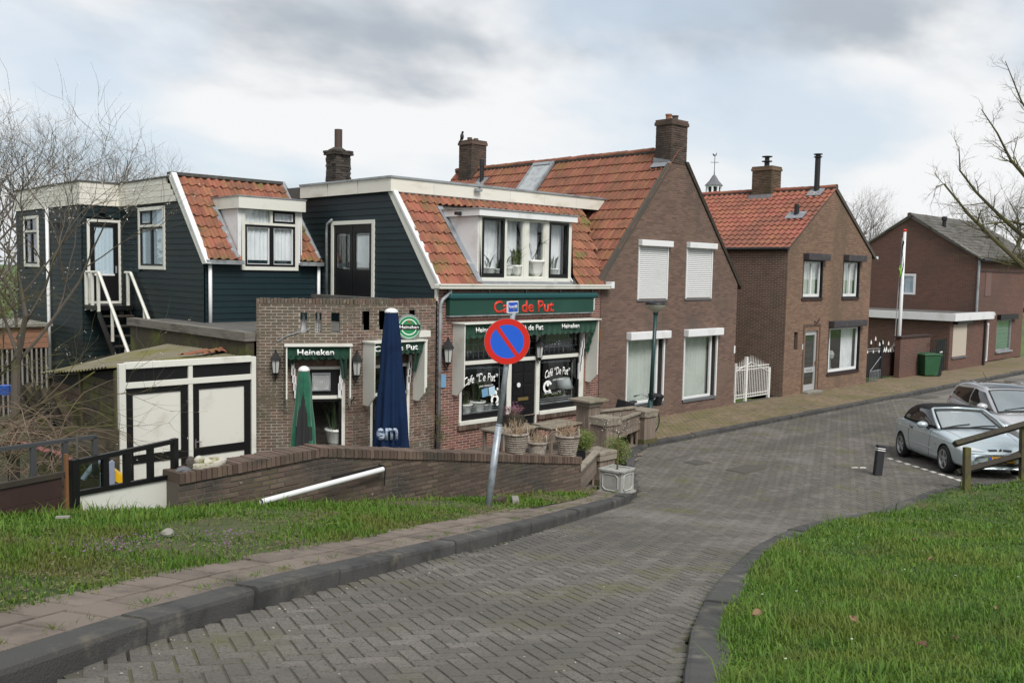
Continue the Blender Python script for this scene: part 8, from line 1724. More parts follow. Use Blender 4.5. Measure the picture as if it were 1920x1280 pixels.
    def wells(s,xs,r,half):
        for x in xs:
            b = s.mb(); b.at(s.M @ Matrix.Translation((x,0,r * 0.9)) @ Matrix.Rotation(R(90),4,'X')); n = 24
            for sg in (-1,1):
                ids0 = [b.pv((r * 1.01 * math.cos(math.pi * k / n),r * 1.01 * math.sin(math.pi * k / n),sg * half * 0.94)) for k in range(n + 1)]; ids1 = [b.pv((r * 1.01 * math.cos(math.pi * k / n),r * 1.01 * math.sin(math.pi * k / n),sg * half * 0.5)) for k in range(n + 1)]
                for k in range(n): b.face([ids0[k],ids0[k + 1],ids1[k + 1],ids1[k]])
                b.face(ids1)
            b.done('wheel_well',seam_black,s.t)
    def mirror(s,x,y,z,m,sx=0.09,sy=0.13,sz=0.075):
        b = s.mb(); b.ball((x,y,z),(sx,sy,sz),14,8); o = b.done('wing_mirror',m,s.t,smooth=True); b = s.mb(); b.tube([(x + 0.02,y * 0.9,z - 0.05),(x + 0.03,y * 0.82,z - 0.09)],0.03,6); b.done('mirror_arm',plastic_black,s.t)
def prof(w,zb,zs,zm,zt,crown,tin=0.80):
    return [(0.0,zb),(w * 0.80,zb),(w * 0.955,zb + 0.06),(w * 0.99,zs),(w,zm),(w * 0.975,zt - 0.10),(w * 0.93,zt - 0.035),(w * tin,zt),(0.0,zt + crown)]
# ------------------------------------------------------------------ pale blue convertible
f_ = Vector((-0.7319,-0.6787,0.0613)); r_ = Vector((-0.68,0.7332,0)); n_ = Vector((0.045,0.0417,0.9981)); O_ = Vector((3.956,-7.605,0.0))
MC = Matrix.Identity(4)
for i in range(3): MC[i][0] = f_[i]; MC[i][1] = -r_[i]; MC[i][2] = n_[i]; MC[i][3] = O_[i]
conv = thing('convertible_car',O_,'pale silver-blue convertible with closed black soft top parked behind the rail fence','car'); C = Car(conv,MC)
S = [(-0.80,prof(0.60,0.34,0.45,0.56,0.76,0.02)),(-0.74,prof(0.72,0.26,0.42,0.58,0.87,0.02)),(-0.5,prof(0.80,0.2,0.4,0.6,0.945,0.025)),(-0.1,prof(0.835,0.18,0.4,0.6,0.965,0.02)),(0.4,prof(0.845,0.17,0.4,0.6,0.935,0.01)),(1.0,prof(0.848,0.17,0.4,0.6,0.905,0.01)),(1.6,prof(0.845,0.17,0.4,0.6,0.90,0.02)),(1.95,prof(0.84,0.18,0.4,0.6,0.895,0.045)),(2.4,prof(0.83,0.2,0.4,0.58,0.84,0.06,0.74)),(2.8,prof(0.80,0.2,0.38,0.54,0.76,0.065,0.72)),(3.08,prof(0.74,0.19,0.34,0.5,0.665,0.06,0.72)),(3.22,prof(0.66,0.19,0.32,0.44,0.575,0.04,0.7)),(3.29,prof(0.56,0.22,0.3,0.4,0.49,0.02,0.7))]
me,bv = loft_body(S,'body',paint_blue,(0.0,2.446),0.335); C.bv = [bv]; C.put(me,'body')
C.wells((0.0,2.446),0.335,0.8)
for x in (0.0,2.446):
    for y in (-0.745,0.745): C.wheel(x,y,0.302,0.19,5)
# soft top and windscreen
def cab(w,zb,zt,crown,win): return [(0.0,zb),(w,zb),(w * 0.985,zb + (zt - zb) * 0.35),((w + win) / 2,zb + (zt - zb) * 0.75),(win,zt - 0.02),(win * 0.8,zt + crown * 0.5),(0.0,zt + crown)]
T = [(-0.42,cab(0.60,0.88,0.93,0.01,0.56)),(-0.30,cab(0.68,0.87,1.03,0.02,0.58)),(-0.05,cab(0.74,0.87,1.22,0.03,0.59)),(0.25,cab(0.765,0.87,1.315,0.04,0.59)),(0.6,cab(0.77,0.87,1.34,0.045,0.585)),(1.0,cab(0.77,0.87,1.30,0.035,0.57)),(1.16,cab(0.77,0.87,1.235,0.025,0.56)),(1.55,cab(0.75,0.87,1.06,0.03,0.62)),(1.95,cab(0.72,0.85,0.885,0.03,0.68))]
me,bv2 = loft_body(T,'soft_top',soft_top,None,sub=2); C.bv.append(bv2); C.put(me,'soft_top')
def slant_patch(C,pts,m,name,off=0.012):
    """patch on the windscreen: corner points in 3-D pushed on to the surface along the screen normal"""
    q = [Vector(p) for p in pts]; nrm = (q[1] - q[0]).cross(q[3] - q[0]).normalized(); nrm = nrm if nrm.x > 0 else -nrm; b = C.mb(); nu,nv = 12,8; ids = []
    for i in range(nu + 1):
        row = []
        for j in range(nv + 1):
            p = (q[0] * (1 - i / nu) + q[1] * (i / nu)) * (1 - j / nv) + (q[3] * (1 - i / nu) + q[2] * (i / nu)) * (j / nv); r = C.hit(p + nrm * 0.6,-nrm)
            P = (r[0] if r is not None else p) + nrm * off; row.append(b.pv(P))
        ids.append(row)
    for i in range(nu):
        for j in range(nv): b.face([ids[i][j],ids[i + 1][j],ids[i + 1][j + 1],ids[i][j + 1]])
    edge = [b.v[ids[i][0]] for i in range(nu + 1)] + [b.v[ids[nu][j]] for j in range(nv + 1)] + [b.v[ids[i][nv]] for i in range(nu,-1,-1)] + [b.v[ids[0][j]] for j in range(nv,-1,-1)]
    return b.done(name,m,C.t,smooth=True),edge
ws,edge = slant_patch(C,[(1.93,-0.66,0.915),(1.93,0.66,0.915),(1.2,0.52,1.24),(1.2,-0.52,1.24)],screen,'windscreen')
b = MB(); b.tube(edge,0.022,6,cap=False); b.done('windscreen_seal',plastic_black,conv)
b = C.mb(); P = lambda x,y,z: Vector((x,y,z))
for sg in (-1,1): b.tube([P(1.98,0.74 * sg,0.9),P(1.6,0.68 * sg,1.1),P(1.2,0.585 * sg,1.265),P(1.14,0.5 * sg,1.285)],[0.035,0.032,0.032,0.03],8)
b.tube([P(1.15,-0.54,1.28),P(1.17,0,1.305),P(1.15,0.54,1.28)],0.03,8); b.done('windscreen_frame',paint_blue,conv,smooth=True)
for sg in (-1,1):
    C.patch(sg,[(1.88,0.93),(0.05,0.985),(0.32,1.25),(1.24,1.235)],tint,'side_window',16,6,0.008)
    C.line(sg,[(1.72,0.86),(1.72,0.6),(1.66,0.3),(1.5,0.22)],seam_black,'door_seam',0.004); C.line(sg,[(0.52,0.9),(0.50,0.6),(0.56,0.34),(0.66,0.22)],seam_black,'door_seam',0.004)
    C.line(sg,[(-0.6,0.80),(0.4,0.77),(1.6,0.74),(2.5,0.71),(2.95,0.66)],paint_blue,'shoulder_crease',0.011,0.0); C.line(sg,[(0.34,0.47),(2.1,0.45)],paint_blue,'rub_strip',0.016,0.002)
    b = C.mb(); q = C.point(sg,0.66,0.80,0.012); b.ball(tuple(q),(0.08,0.016,0.02),10,6); b.done('door_handle',plastic_black,conv)
    C.mirror(1.52,sg * 0.92,0.94,paint_blue)
    C.patch('front',[(sg * 0.32,0.565),(sg * 0.62,0.585),(sg * 0.60,0.655),(sg * 0.36,0.60)],lens_clear,'headlight',10,5,0.010); C.patch(sg,[(2.86,0.60),(3.12,0.55),(3.08,0.64),(2.84,0.68)],lens_clear,'headlight_side',6,4,0.006)
    C.patch('front',[(sg * 0.06,0.585),(sg * 0.22,0.575),(sg * 0.25,0.612),(sg * 0.06,0.62)],plastic_black,'grille_slot',6,3,0.006); C.patch(sg,[(2.02,0.56),(2.06,0.56),(2.06,0.59),(2.02,0.59)],lens_amber,'indicator',2,2,0.006)
    C.patch('back',[(sg * 0.3,0.64),(sg * 0.58,0.64),(sg * 0.56,0.78),(sg * 0.3,0.76)],lens_red,'tail_light',6,4,0.008)
b = C.mb(); q = C.point('front',0.0,0.595,0.012); M_ = C.M @ Matrix.Translation(q); b.at(M_ @ Matrix.Rotation(R(20),4,'Y')); b.prism([(0.0,-0.05),(0.0,-0.05 + 0.0),(0.0,0.05)],0,0) if False else b.poly([(0.01,0,-0.052),(0.01,0.034,0),(0.01,0,0.052),(0.01,-0.034,0)]); b.poly([(0.012,0,-0.03),(0.012,0.018,0),(0.012,0,0.03),(0.012,-0.018,0)]); o = b.done('diamond_badge',chrome,conv); o.modifiers.new('t','SOLIDIFY').thickness = 0.012
C.line('front',[(-0.62,0.52),(0.62,0.52)],seam_black,'bumper_seam',0.006,0.001,20)
C.patch('front',[(-0.5,0.285),(0.5,0.285),(0.46,0.365),(-0.46,0.365)],plastic_black,'lower_grille',16,3,0.006)
for z in (0.30,0.345): C.line('front',[(-0.46,z),(0.46,z)],chrome,'grille_bar',0.007,0.012,18)
b = C.mb(); q = C.point('front',0.0,0.425,0.02); xq = q.x; b.box(xq - 0.012,xq + 0.012,-0.26,0.26,0.37,0.48); pl = b.done('licence_plate',plate_yellow,conv); b = C.mb(); b.box(xq + 0.012,xq + 0.014,-0.26,-0.21,0.372,0.478); b.done('plate_band',plate_blue,pl)
Fpl = C.M @ frame((xq + 0.013,0.02,0),(0,1,0),(1,0,0)); text('57-HS-BL',Fpl,0,0.425,0.002,0.07,0.40,black_paint,pl,0.01,ext=0.001)
for y0,y1 in ((-0.58,0.0),(-0.02,0.56)): b = C.mb(); p0 = C.hit((1.92,y0,3),(0,0,-1)); p1 = C.hit((1.80,y1,3),(0,0,-1)); b.tube([p0[0] + Vector((0,0,0.02)),(p0[0] + p1[0]) / 2 + Vector((0,0,0.035)),p1[0] + Vector((0,0,0.025))],0.011,5); b.done('wiper',plastic_black,conv)
C.line('top',[(2.05,-0.62),(2.9,-0.52)],seam_black,'bonnet_seam',0.004,0.0,10); C.line('top',[(2.05,0.62),(2.9,0.52)],seam_black,'bonnet_seam',0.004,0.0,10)
b = C.mb(); b.box(-0.6,2.9,-0.6,0.6,0.14,0.3); b.done('underbody',seam_black,conv)
# ------------------------------------------------------------------ grey crossover
a_ = R(224); f2 = Vector((math.cos(a_),math.sin(a_),0)); O2 = Vector((8.0,-7.4,RZ(8.0,-7.4)))
M2 = Matrix.Identity(4)
for i in range(3): M2[i][0] = f2[i]; M2[i][1] = (-f2.y,f2.x,0)[i]; M2[i][2] = (0,0,1)[i]; M2[i][3] = O2[i]
suv = thing('crossover_car',O2,'silver-grey crossover car behind the convertible, cut by the right picture edge','car'); K = Car(suv,M2)
S = [(-0.86,prof(0.66,0.4,0.5,0.62,0.88,0.02)),(-0.80,prof(0.78,0.3,0.48,0.66,0.99,0.02)),(-0.5,prof(0.87,0.24,0.48,0.7,1.06,0.02)),(0.0,prof(0.90,0.22,0.48,0.7,1.05,0.02)),(0.8,prof(0.905,0.22,0.48,0.68,0.99,0.02)),(1.6,prof(0.905,0.22,0.48,0.68,0.95,0.02)),(2.05,prof(0.90,0.22,0.46,0.68,0.97,0.05)),(2.6,prof(0.89,0.24,0.46,0.66,0.93,0.06,0.74)),(3.0,prof(0.86,0.24,0.42,0.62,0.85,0.06,0.72)),(3.3,prof(0.78,0.22,0.4,0.56,0.73,0.05,0.7)),(3.45,prof(0.66,0.24,0.38,0.5,0.62,0.03,0.7))]
me,bv = loft_body(S,'body',paint_grey,(0.0,2.64),0.375); K.bv = [bv]; K.put(me,'body'); K.wells((0.0,2.64),0.375,0.86)
for x in (0.0,2.64):
    for y in (-0.80,0.80): K.wheel(x,y,0.34,0.22,5)
T = [(-0.82,cab(0.70,0.9,1.03,0.02,0.60)),(-0.66,cab(0.76,0.9,1.33,0.03,0.61)),(-0.40,cab(0.80,0.9,1.47,0.035,0.62)),(0.1,cab(0.82,0.9,1.53,0.04,0.63)),(0.6,cab(0.83,0.9,1.54,0.04,0.63)),(1.0,cab(0.83,0.9,1.50,0.035,0.62)),(1.2,cab(0.83,0.9,1.44,0.03,0.62)),(1.65,cab(0.81,0.9,1.22,0.03,0.67)),(2.1,cab(0.78,0.88,0.97,0.04,0.74))]
me,bv2 = loft_body(T,'cabin',paint_grey,None,sub=2); K.bv.append(bv2); K.put(me,'cabin')
ws,edge = slant_patch(K,[(2.05,-0.72,1.0),(2.05,0.72,1.0),(1.2,0.57,1.43),(1.2,-0.57,1.43)],screen,'windscreen'); b = MB(); b.tube(edge,0.018,6,cap=False); b.done('windscreen_seal',plastic_black,suv)
for sg in (-1,1):
    K.patch(sg,[(1.9,1.0),(0.72,1.02),(0.72,1.43),(1.2,1.38)],tint,'front_side_window',12,6,0.008); K.patch(sg,[(0.66,1.02),(-0.42,1.17),(-0.28,1.37),(0.66,1.43)],tint,'rear_side_window',12,6,0.008)
    K.line(sg,[(0.69,1.0),(0.69,0.5),(0.69,0.3)],seam_black,'door_seam',0.004); K.line(sg,[(-0.5,0.93),(0.6,0.86),(1.8,0.82),(2.9,0.8)],paint_grey,'shoulder_crease',0.012,0.0); K.line(sg,[(1.75,0.95),(1.7,0.3)],seam_black,'door_seam',0.004)
    K.patch(sg,[(-0.82,0.93),(-0.48,0.98),(-0.50,1.04),(-0.78,1.04)],lens_red,'tail_light_side',6,4,0.008); K.patch('back',[(sg * 0.5,0.88),(sg * 0.74,0.9),(sg * 0.74,1.0),(sg * 0.5,0.99)],lens_red,'tail_light',5,4,0.008)
    K.patch('front',[(sg * 0.38,0.62),(sg * 0.70,0.68),(sg * 0.74,0.80),(sg * 0.46,0.72)],lens_clear,'headlight',10,5,0.010); K.patch(sg,[(2.98,0.74),(3.32,0.64),(3.22,0.74),(2.9,0.84)],lens_clear,'headlight_side',8,4,0.008)
    b = K.mb(); b.tube([P(1.1,sg * 0.6,1.52),P(0.4,sg * 0.62,1.585),P(-0.35,sg * 0.6,1.52)],0.018,6); b.done('roof_rail',chrome,suv,smooth=True)
    K.mirror(1.78,sg * 1.0,1.10,paint_grey,0.1,0.14,0.085)
    q = K.point(sg,0.9,0.86,0.012); b = K.mb(); b.ball(tuple(q),(0.09,0.016,0.02),10,6); b.done('door_handle',paint_grey,suv); q = K.point(sg,-0.2,0.93,0.012); b = K.mb(); b.ball(tuple(q),(0.09,0.016,0.02),10,6); b.done('door_handle',paint_grey,suv)
K.patch('top',[(1.1,-0.5),(1.1,0.5),(-0.2,0.5),(-0.2,-0.5)],tint,'roof_panel',8,8,0.004)
K.patch('front',[(-0.4,0.56),(0.4,0.56),(0.34,0.68),(-0.34,0.68)],plastic_black,'grille',10,4,0.006); K.patch('front',[(-0.5,0.32),(0.5,0.32),(0.5,0.45),(-0.5,0.45)],plastic_black,'lower_grille',10,4,0.006)
b = K.mb(); b.box(-0.7,3.1,-0.65,0.65,0.2,0.35); b.done('underbody',seam_black,suv); b = K.mb(); b.tube([P(-0.1,0,1.57),P(-0.35,0,1.75)],0.008,4); b.done('aerial',plastic_black,suv)
p0 = K.hit((2.02,-0.55,3),(0,0,-1)); p1 = K.hit((1.92,0.1,3),(0,0,-1)); b = K.mb(); b.tube([p0[0] + Vector((0,0,0.02)),p1[0] + Vector((0,0,0.03))],0.012,5); b.done('wiper',plastic_black,suv)
# ================================================================== vegetation
def grass_field(name,A,B,zf,n,hgt,label_seed,cols,density=None,parent=None,wid=0.004,vmax=1.0,bias=1.0):
    """blades as bent triangles scattered between two lines; nearer ground gets more of them"""
    rg = np.random.default_rng(label_seed); m = len(A); out = []
    seg = np.linalg.norm(np.diff(A,axis=0),axis=1) + np.linalg.norm(np.diff(B,axis=0),axis=1)
    mid = (A[:-1] + A[1:] + B[:-1] + B[1:]) / 4; dd = np.linalg.norm(mid - CAM[:2],axis=1); wdt = np.linalg.norm((A - B)[:-1],axis=1)
    wgt = seg * wdt / np.maximum(dd,2.5) ** bias; wgt /= wgt.sum()
    i = rg.choice(m - 1,n * 2,p=wgt); u = rg.random(n * 2); v = rg.random(n * 2) * vmax
    P = (A[i] * (1 - u)[:,None] + A[i + 1] * u[:,None]) * (1 - v)[:,None] + (B[i] * (1 - u)[:,None] + B[i + 1] * u[:,None]) * v[:,None]
    D = np.linalg.norm(P - CAM[:2],axis=1)
    X = np.c_[P,np.full(len(P),1.5)] - CAM; Q = X @ _C.T
    ok = (Q[:,2] > 1.5) & (np.abs(Q[:,0] / Q[:,2]) < 0.64 + 0.28 * (rg.random(len(P)) < 0.45)) & (rg.random(len(P)) < np.minimum(1,(5.0 / D) ** 0.6 + 0.15))
    if density is not None: ok &= rg.random(len(P)) < density(P[:,0],P[:,1])
    P = P[ok][:n]; v = v[ok][:n]; D = D[ok][:n]; k = len(P)
    z = np.array([zf(x,y,w) for (x,y),w in zip(P,v)])
    a = rg.random(k) * 6.2832; h = hgt * rg.lognormal(-0.05,0.5,k) * (0.65 + 0.7 * (0.5 + 0.5 * np.sin(P[:,0] * 2.3 + np.sin(P[:,1] * 1.9) * 2)))
    w = wid * (0.7 + 0.6 * rg.random(k)) * np.maximum(1,D / 6.5); ln = h * (0.25 + 0.75 * rg.random(k)); ca,sa = np.cos(a),np.sin(a)
    base = np.c_[P,z - 0.006]; side = np.c_[-sa,ca,np.zeros(k)] * w[:,None]; lean = np.c_[ca,sa,np.zeros(k)]
    midp = base + lean * (ln * 0.35)[:,None] + np.c_[np.zeros((k,2)),h * 0.62]; tip = base + lean * ln[:,None] + np.c_[np.zeros((k,2)),h * (1 - 0.25 * (ln / h) ** 2)]
    V = np.stack([base - side,base + side,midp + side * 0.75,midp - side * 0.75,tip],1).reshape(-1,3)
    me = bpy.data.meshes.new(name); me.vertices.add(len(V)); me.vertices.foreach_set('co',V.ravel())
    idx = np.arange(k)[:,None] * 5; quad = (idx + np.array([0,1,2,3])); tri = (idx + np.array([3,2,4])); loops = np.concatenate([quad,tri],1).ravel()
    me.loops.add(len(loops)); me.loops.foreach_set('vertex_index',loops.astype(np.int32)); st = (np.arange(k)[:,None] * 7 + np.array([0,4])).ravel(); tot = np.tile([4,3],k)
    me.polygons.add(2 * k); me.polygons.foreach_set('loop_start',st.astype(np.int32)); me.polygons.foreach_set('loop_total',tot.astype(np.int32)); me.update(calc_edges=True); me.materials.append(cols)
    o = bpy.data.objects.new(name,me); link(o); return stuff(o)
grass_m = mat('grass_blade',(0.105,0.192,0.028),0.55,[((0.145,0.195,0.036),0.9,0.46,0.64),((0.17,0.145,0.055),1.1,0.57,0.70),((0.068,0.145,0.022),2.2,0.5,0.68),((0.19,0.165,0.075),5.0,0.64,0.74)],0.38,hue=0.018,spec=0.25)
verge_m = mat('verge_blade',(0.090,0.175,0.02),0.6,[((0.130,0.150,0.032),1.0,0.47,0.64),((0.10,0.085,0.04),1.6,0.60,0.74)],0.32,hue=0.018,spec=0.25)
def translucent(m,f):
    nt = m.node_tree; b = nt.nodes['Principled BSDF']; tr = nt.nodes.new('ShaderNodeBsdfTranslucent'); mx = nt.nodes.new('ShaderNodeMixShader'); mx.inputs[0].default_value = f
    nt.links.new(b.inputs['Base Color'].links[0].from_socket,tr.inputs[0]); nt.links.new(b.outputs[0],mx.inputs[1]); nt.links.new(tr.outputs[0],mx.inputs[2]); nt.links.new(mx.outputs[0],nt.nodes['Material Output'].inputs[0])
translucent(grass_m,0.4); translucent(verge_m,0.4)
o = grass_field('bank_grass',polyl(offset_line(KR_OUT,-0.19),110),BK,bank_z,270000,0.037,1,grass_m,bias=1.25,vmax=0.97); tag(o,'short lush green grass on the bank right of the road','grass')
vz = lambda x,y,v: float(G(x,y)) + 0.11 - 0.10 * v + 0.035 * math.sin(v * 3.14)
patchy = lambda x,y: np.clip(0.75 + 0.55 * np.sin(x * 1.7 + 0.8 * np.sin(y * 2.1)) * np.sin(y * 1.9 + x * 0.4) + 0.25 * np.sin(x * 5.1) * np.sin(y * 4.3),0.10,1)
o = grass_field('verge_grass',E_,D_,vz,80000,0.030,2,verge_m,density=patchy,bias=1.3); tag(o,'patchy grass and weeds on the verge before the retaining wall','grass')
o = grass_field('verge_tall_grass',E_ * 0.42 + D_ * 0.58,D_,lambda x,y,v: vz(x,y,0.6 + 0.4 * v),22000,0.048,3,grass_m,density=lambda x,y: np.clip(1.2 - (x + 17) / 5.5,0.06,1),bias=1.0); tag(o,'taller bright grass along the fence and wall foot','grass')
rg = random.Random(17)
# weeds,daisies and leaves
b = MB()
for _ in range(3200):
    i = rg.randrange(59); v = rg.random() ** 1.5 * 0.6; p = E_[i] * (1 - v) + D_[i] * v
    if patchy(p[0],p[1]) > 0.8 and rg.random() < 0.8: continue
    leaves(b,(p[0] + rg.uniform(-0.1,0.1),p[1] + rg.uniform(-0.1,0.1),vz(p[0],p[1],v) + 0.015),(0.035,0.035,0.012),7,0.012,rg)
o = b.done('verge_weeds',mat('weed_leaf',(0.105,0.115,0.035),0.7,[((0.10,0.075,0.05),2,0.46,0.62)],0.45)); stuff(o); tag(o,'low brown-green weeds in the bare patches of the verge','weeds')
b = MB()
for cx,cy in ((225,1030),(265,1018),(395,1010),(420,1012),(440,1030),(200,1045),(180,1035)):
    x0,y0 = Gp(cx,cy,0.12)
    for _ in range(26): x,y = x0 + rg.gauss(0,0.13),y0 + rg.gauss(0,0.09); leaves(b,(x,y,float(G(x,y)) + 0.15 + rg.uniform(0,0.05)),(0.008,0.008,0.014),3,0.008,rg)
o = b.done('dead_nettles',petal_violet); stuff(o); tag(o,'small violet weed flowers on the verge near the grey stone','flowers')
b = MB()
for _ in range(90):
    i = rg.randrange(6,75); v = rg.uniform(0.02,0.6); p = KRI[i] * (1 - v) + BK[i] * v; z = bank_z(p[0],p[1],v) + 0.05
    M = Matrix.Translation((p[0],p[1],z)); b.at(M)
    for k in range(6): a = k * 1.047; b.poly([(0,0,0),(0.008 * math.cos(a - 0.3),0.008 * math.sin(a - 0.3),0.002),(0.009 * math.cos(a + 0.3),0.009 * math.sin(a + 0.3),0.002)])
o = b.done('daisies',white_letter); stuff(o); tag(o,'scattered white daisies in the grass bank','flowers')
dead_leaf = mat('dead_leaf',(0.17,0.11,0.06),0.8,(),0.3)
for k,(px_,py_) in enumerate(((1712,1016),(1745,1053),(1419,1159),(1868,1148),(1728,1218),(1790,1205),(1600,1170))):
    x,y = Gp(px_,py_,0.2); b = MB(Matrix.Translation((x,y,float(G(x,y)) + 0.235)) @ Matrix.Rotation(rg.uniform(0,6),4,'Z') @ Matrix.Rotation(rg.uniform(-0.4,0.4),4,'X'))
    b.grid(lambda u,v: ((u - 0.5) * 0.075,(v - 0.5) * 0.05 * math.sin(0.15 + u * 2.9),0.008 * math.sin(u * 5) + 0.008 * math.cos(v * 6)),6,4); o = b.done('fallen_leaf',dead_leaf,loc=(x,y,float(G(x,y)) + 0.265)); tag(o,('dry brown leaf, farthest up the grass bank','dry brown leaf in the middle of the grass bank','dry brown leaf near the bank kerb','dry brown leaf at the right edge of the grass bank','dry brown leaf low on the bank, nearest the bottom edge','dry brown leaf right of the lowest leaf on the bank','dry brown leaf left of centre on the grass bank')[k],'leaf','fallen leaves on the bank')
# grit and twigs on the road
b = MB(); 
for _ in range(600):
    t = rg.random(); i = rg.randrange(len(KERB_L) - 1); p = KERB_L[i]; off = abs(rg.gauss(0,0.25)) if rg.random() < 0.5 else rg.uniform(0,4); T_ = KERB_L[i + 1] - KERB_L[i]; T_ = T_ / np.linalg.norm(T_); x,y = p[0] + T_[1] * off + rg.uniform(-.2,.2),p[1] - T_[0] * off + rg.uniform(-.2,.2)
    if not inside(ROAD,x,y): continue
    s = rg.uniform(0.003,0.008); b.at(surf_M(x,y,rg.uniform(0,6),RZ,0.002)); b.box(-s,s,-s * 0.6,s * 0.6,0,s * 0.7,s * 0.2)
o = b.done('road_grit',mat('grit',(0.25,0.23,0.20),0.9,(),0.5)); stuff(o); tag(o,'pale grit and crumbs scattered along the kerb and road','grit')
# joint moss tufts along kerbs
b = MB()
for _ in range(420):
    src = rg.choice((KERB_L,KR_OUT[:60])); i = rg.randrange(len(src) - 1); p = src[i] + (src[i + 1] - src[i]) * rg.random(); o_ = 0.25 if src is KERB_L else 0.0; T_ = src[i + 1] - src[i]; T_ = T_ / np.linalg.norm(T_); x,y = p[0] - T_[1] * o_,p[1] + T_[0] * o_
    zz = float(G(x,y)) + (0.13 if o_ else 0.0)
    for _k in range(rg.randint(2,9)): a = rg.uniform(0,6.28); h = rg.uniform(0.015,0.05); q = Vector((x + rg.gauss(0,0.02),y + rg.gauss(0,0.02),zz)); b.poly([q,q + Vector((0.005,0,0)),q + Vector((math.cos(a) * 0.03,math.sin(a) * 0.03,h))])
o = b.done('kerb_weeds',verge_m); stuff(o); tag(o,'small tufts of moss and grass in the kerb joints','weeds')
# ---- bare trees
def tree(label,base,h,r,seed,m,levels=4,spread=0.62,kids=(3,5),trunk=0.28,up=0.03,limbs=7,name='bare_tree',lean=(0,0),blossom_n=0,group='bare trees in the background',crown_w=0.5,bl=None,sh=0.62,rmin=None):
    rg = random.Random(seed); t = thing(name,base,label,'tree',group); base = Vector(base)
    pts = [base,base + Vector((lean[0] * 0.4,lean[1] * 0.4,h * trunk * 0.6)),base + Vector((lean[0],lean[1],h * trunk))]; b = MB(); b.tube(pts,[r,r * 0.8,r * 0.7],8)
    top = base + Vector((lean[0] * 1.6,lean[1] * 1.6,h * 0.72)); b.tube([pts[-1],pts[-1].lerp(top,0.5) + Vector((rg.gauss(0,h * 0.02),rg.gauss(0,h * 0.02),0)),top],[r * 0.7,r * 0.4,r * 0.12],6); b.done('trunk',m,t)
    b = MB(); tips = []
    for k in range(limbs):
        f = k / max(1,limbs - 1); q = pts[-1].lerp(top,f * 0.9); a = k * 2.4 + rg.uniform(-0.4,0.4); el = 0.6 + 0.5 * f
        twig(b,q,(math.cos(a) * crown_w,math.sin(a) * crown_w,el),h * (0.42 - 0.18 * f),r * (0.32 - 0.17 * f),levels - 1,rg,spread,5,up,5,tips,kids,sh)
    o = b.done('crown',m,t)
    if blossom_n:
        b = MB()
        for q in rg.sample(tips,min(blossom_n,len(tips))): leaves(b,q,(0.02,) * 3,2,bl or 0.014,rg)
        b.done('blossom',blossom,t)
    return t
def at_depth(px_,py_,d): p = Dp(px_,py_,d); return p
# left flowering tree near the fence
p = at_depth(22,800,13.2); tree('bare flowering tree with white blossom in front of the timber wing',(p.x,p.y,0.0),5.9,0.085,6,bark,4,0.55,(3,5),0.48,0.05,8,'flowering_tree',(0.05,-0.1),1500,'trees on the left',0.5,0.013)
p = at_depth(-110,800,12.5); tree('bare tree at the left picture edge behind the maroon fence',(p.x,p.y,0.0),5.2,0.08,9,bark_moss,4,0.62,(3,5),0.3,0.03,9,'bare_tree',(0.1,0),250,'trees on the left',0.7,0.012)
# background trees over the wing
for i,(px_,d,h,sd,lab) in enumerate(((150,34,9.3,21,'bare tree rising over the flat wing roof, left of three'),(226,38,9.6,22,'rounded bare tree rising over the wing roof beside the red tiled slope'),(60,40,10.2,23,'bare tree far behind the flowering tree at the left'),(-20,36,10.0,25,'bare tree far behind at the left picture edge'))):
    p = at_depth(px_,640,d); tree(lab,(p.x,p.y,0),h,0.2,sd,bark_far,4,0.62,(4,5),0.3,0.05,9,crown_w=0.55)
for i,(px_,d,h,sd,lab) in enumerate(((1588,70,11.6,31,'bare tree behind the tan house roof'),(1622,74,11.0,32,'bare tree between the tan house and the far brick house'),(1660,80,9.5,33,'low bare tree behind the ridge of the far brick house'))):
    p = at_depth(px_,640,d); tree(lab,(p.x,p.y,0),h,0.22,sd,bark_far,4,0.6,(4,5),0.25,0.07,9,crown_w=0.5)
# mossy tree whose branches reach in from the right
def big_branch(label,pts_px,d,seed):
    pass
rt = thing('street_tree',(12.5,-12.4,0),'mossy bare tree reaching over the parked cars from the right edge','tree',None); rg = random.Random(5)
D0 = 21.5; trk = [Dp(2080,900,D0 - 0.5),Dp(2075,700,D0),Dp(2060,560,D0),Dp(2050,430,D0),Dp(2045,330,D0)]; rt.location = (trk[0].x,trk[0].y,0.1); trk[0] = Vector((trk[0].x,trk[0].y,0.1))
b = MB(); b.tube(trk + [Dp(2040,200,D0)],[0.22,0.19,0.17,0.14,0.09,0.015],10); b.done('trunk',bark_moss,rt)
b = MB(); tips = []
def limb(pp,r0,kids,lev,dd=0.0):
    pts = [Dp(x,y,D0 + dd + 0.25 * math.sin(i)) for i,(x,y) in enumerate(pp)]; n = len(pts); rad = [r0 * (1 - 0.86 * i / (n - 1)) for i in range(n)]; b.tube(pts,rad,6,cap=False)
    for i in range(1,n):
        for _ in range(kids):
            t = rg.random(); q = pts[i - 1].lerp(pts[i],t); d = (pts[i] - pts[i - 1]).normalized(); u = Vector((rg.gauss(0,1),rg.gauss(0,1),rg.gauss(0,1) + 0.25)).normalized(); twig(b,q,d * 0.55 + u * 0.75,rg.uniform(0.35,0.8) * (1.15 - 0.5 * i / n),max(rad[i] * 0.5,0.006),lev,rg,0.6,4,0.03,4,tips,(2,4))
limb([(2050,600),(1990,540),(1920,500),(1860,445),(1815,400),(1770,345),(1755,350)],0.075,5,2)
limb([(2055,560),(1980,480),(1915,440),(1870,400),(1830,360),(1800,320),(1798,275)],0.07,5,2,0.5)
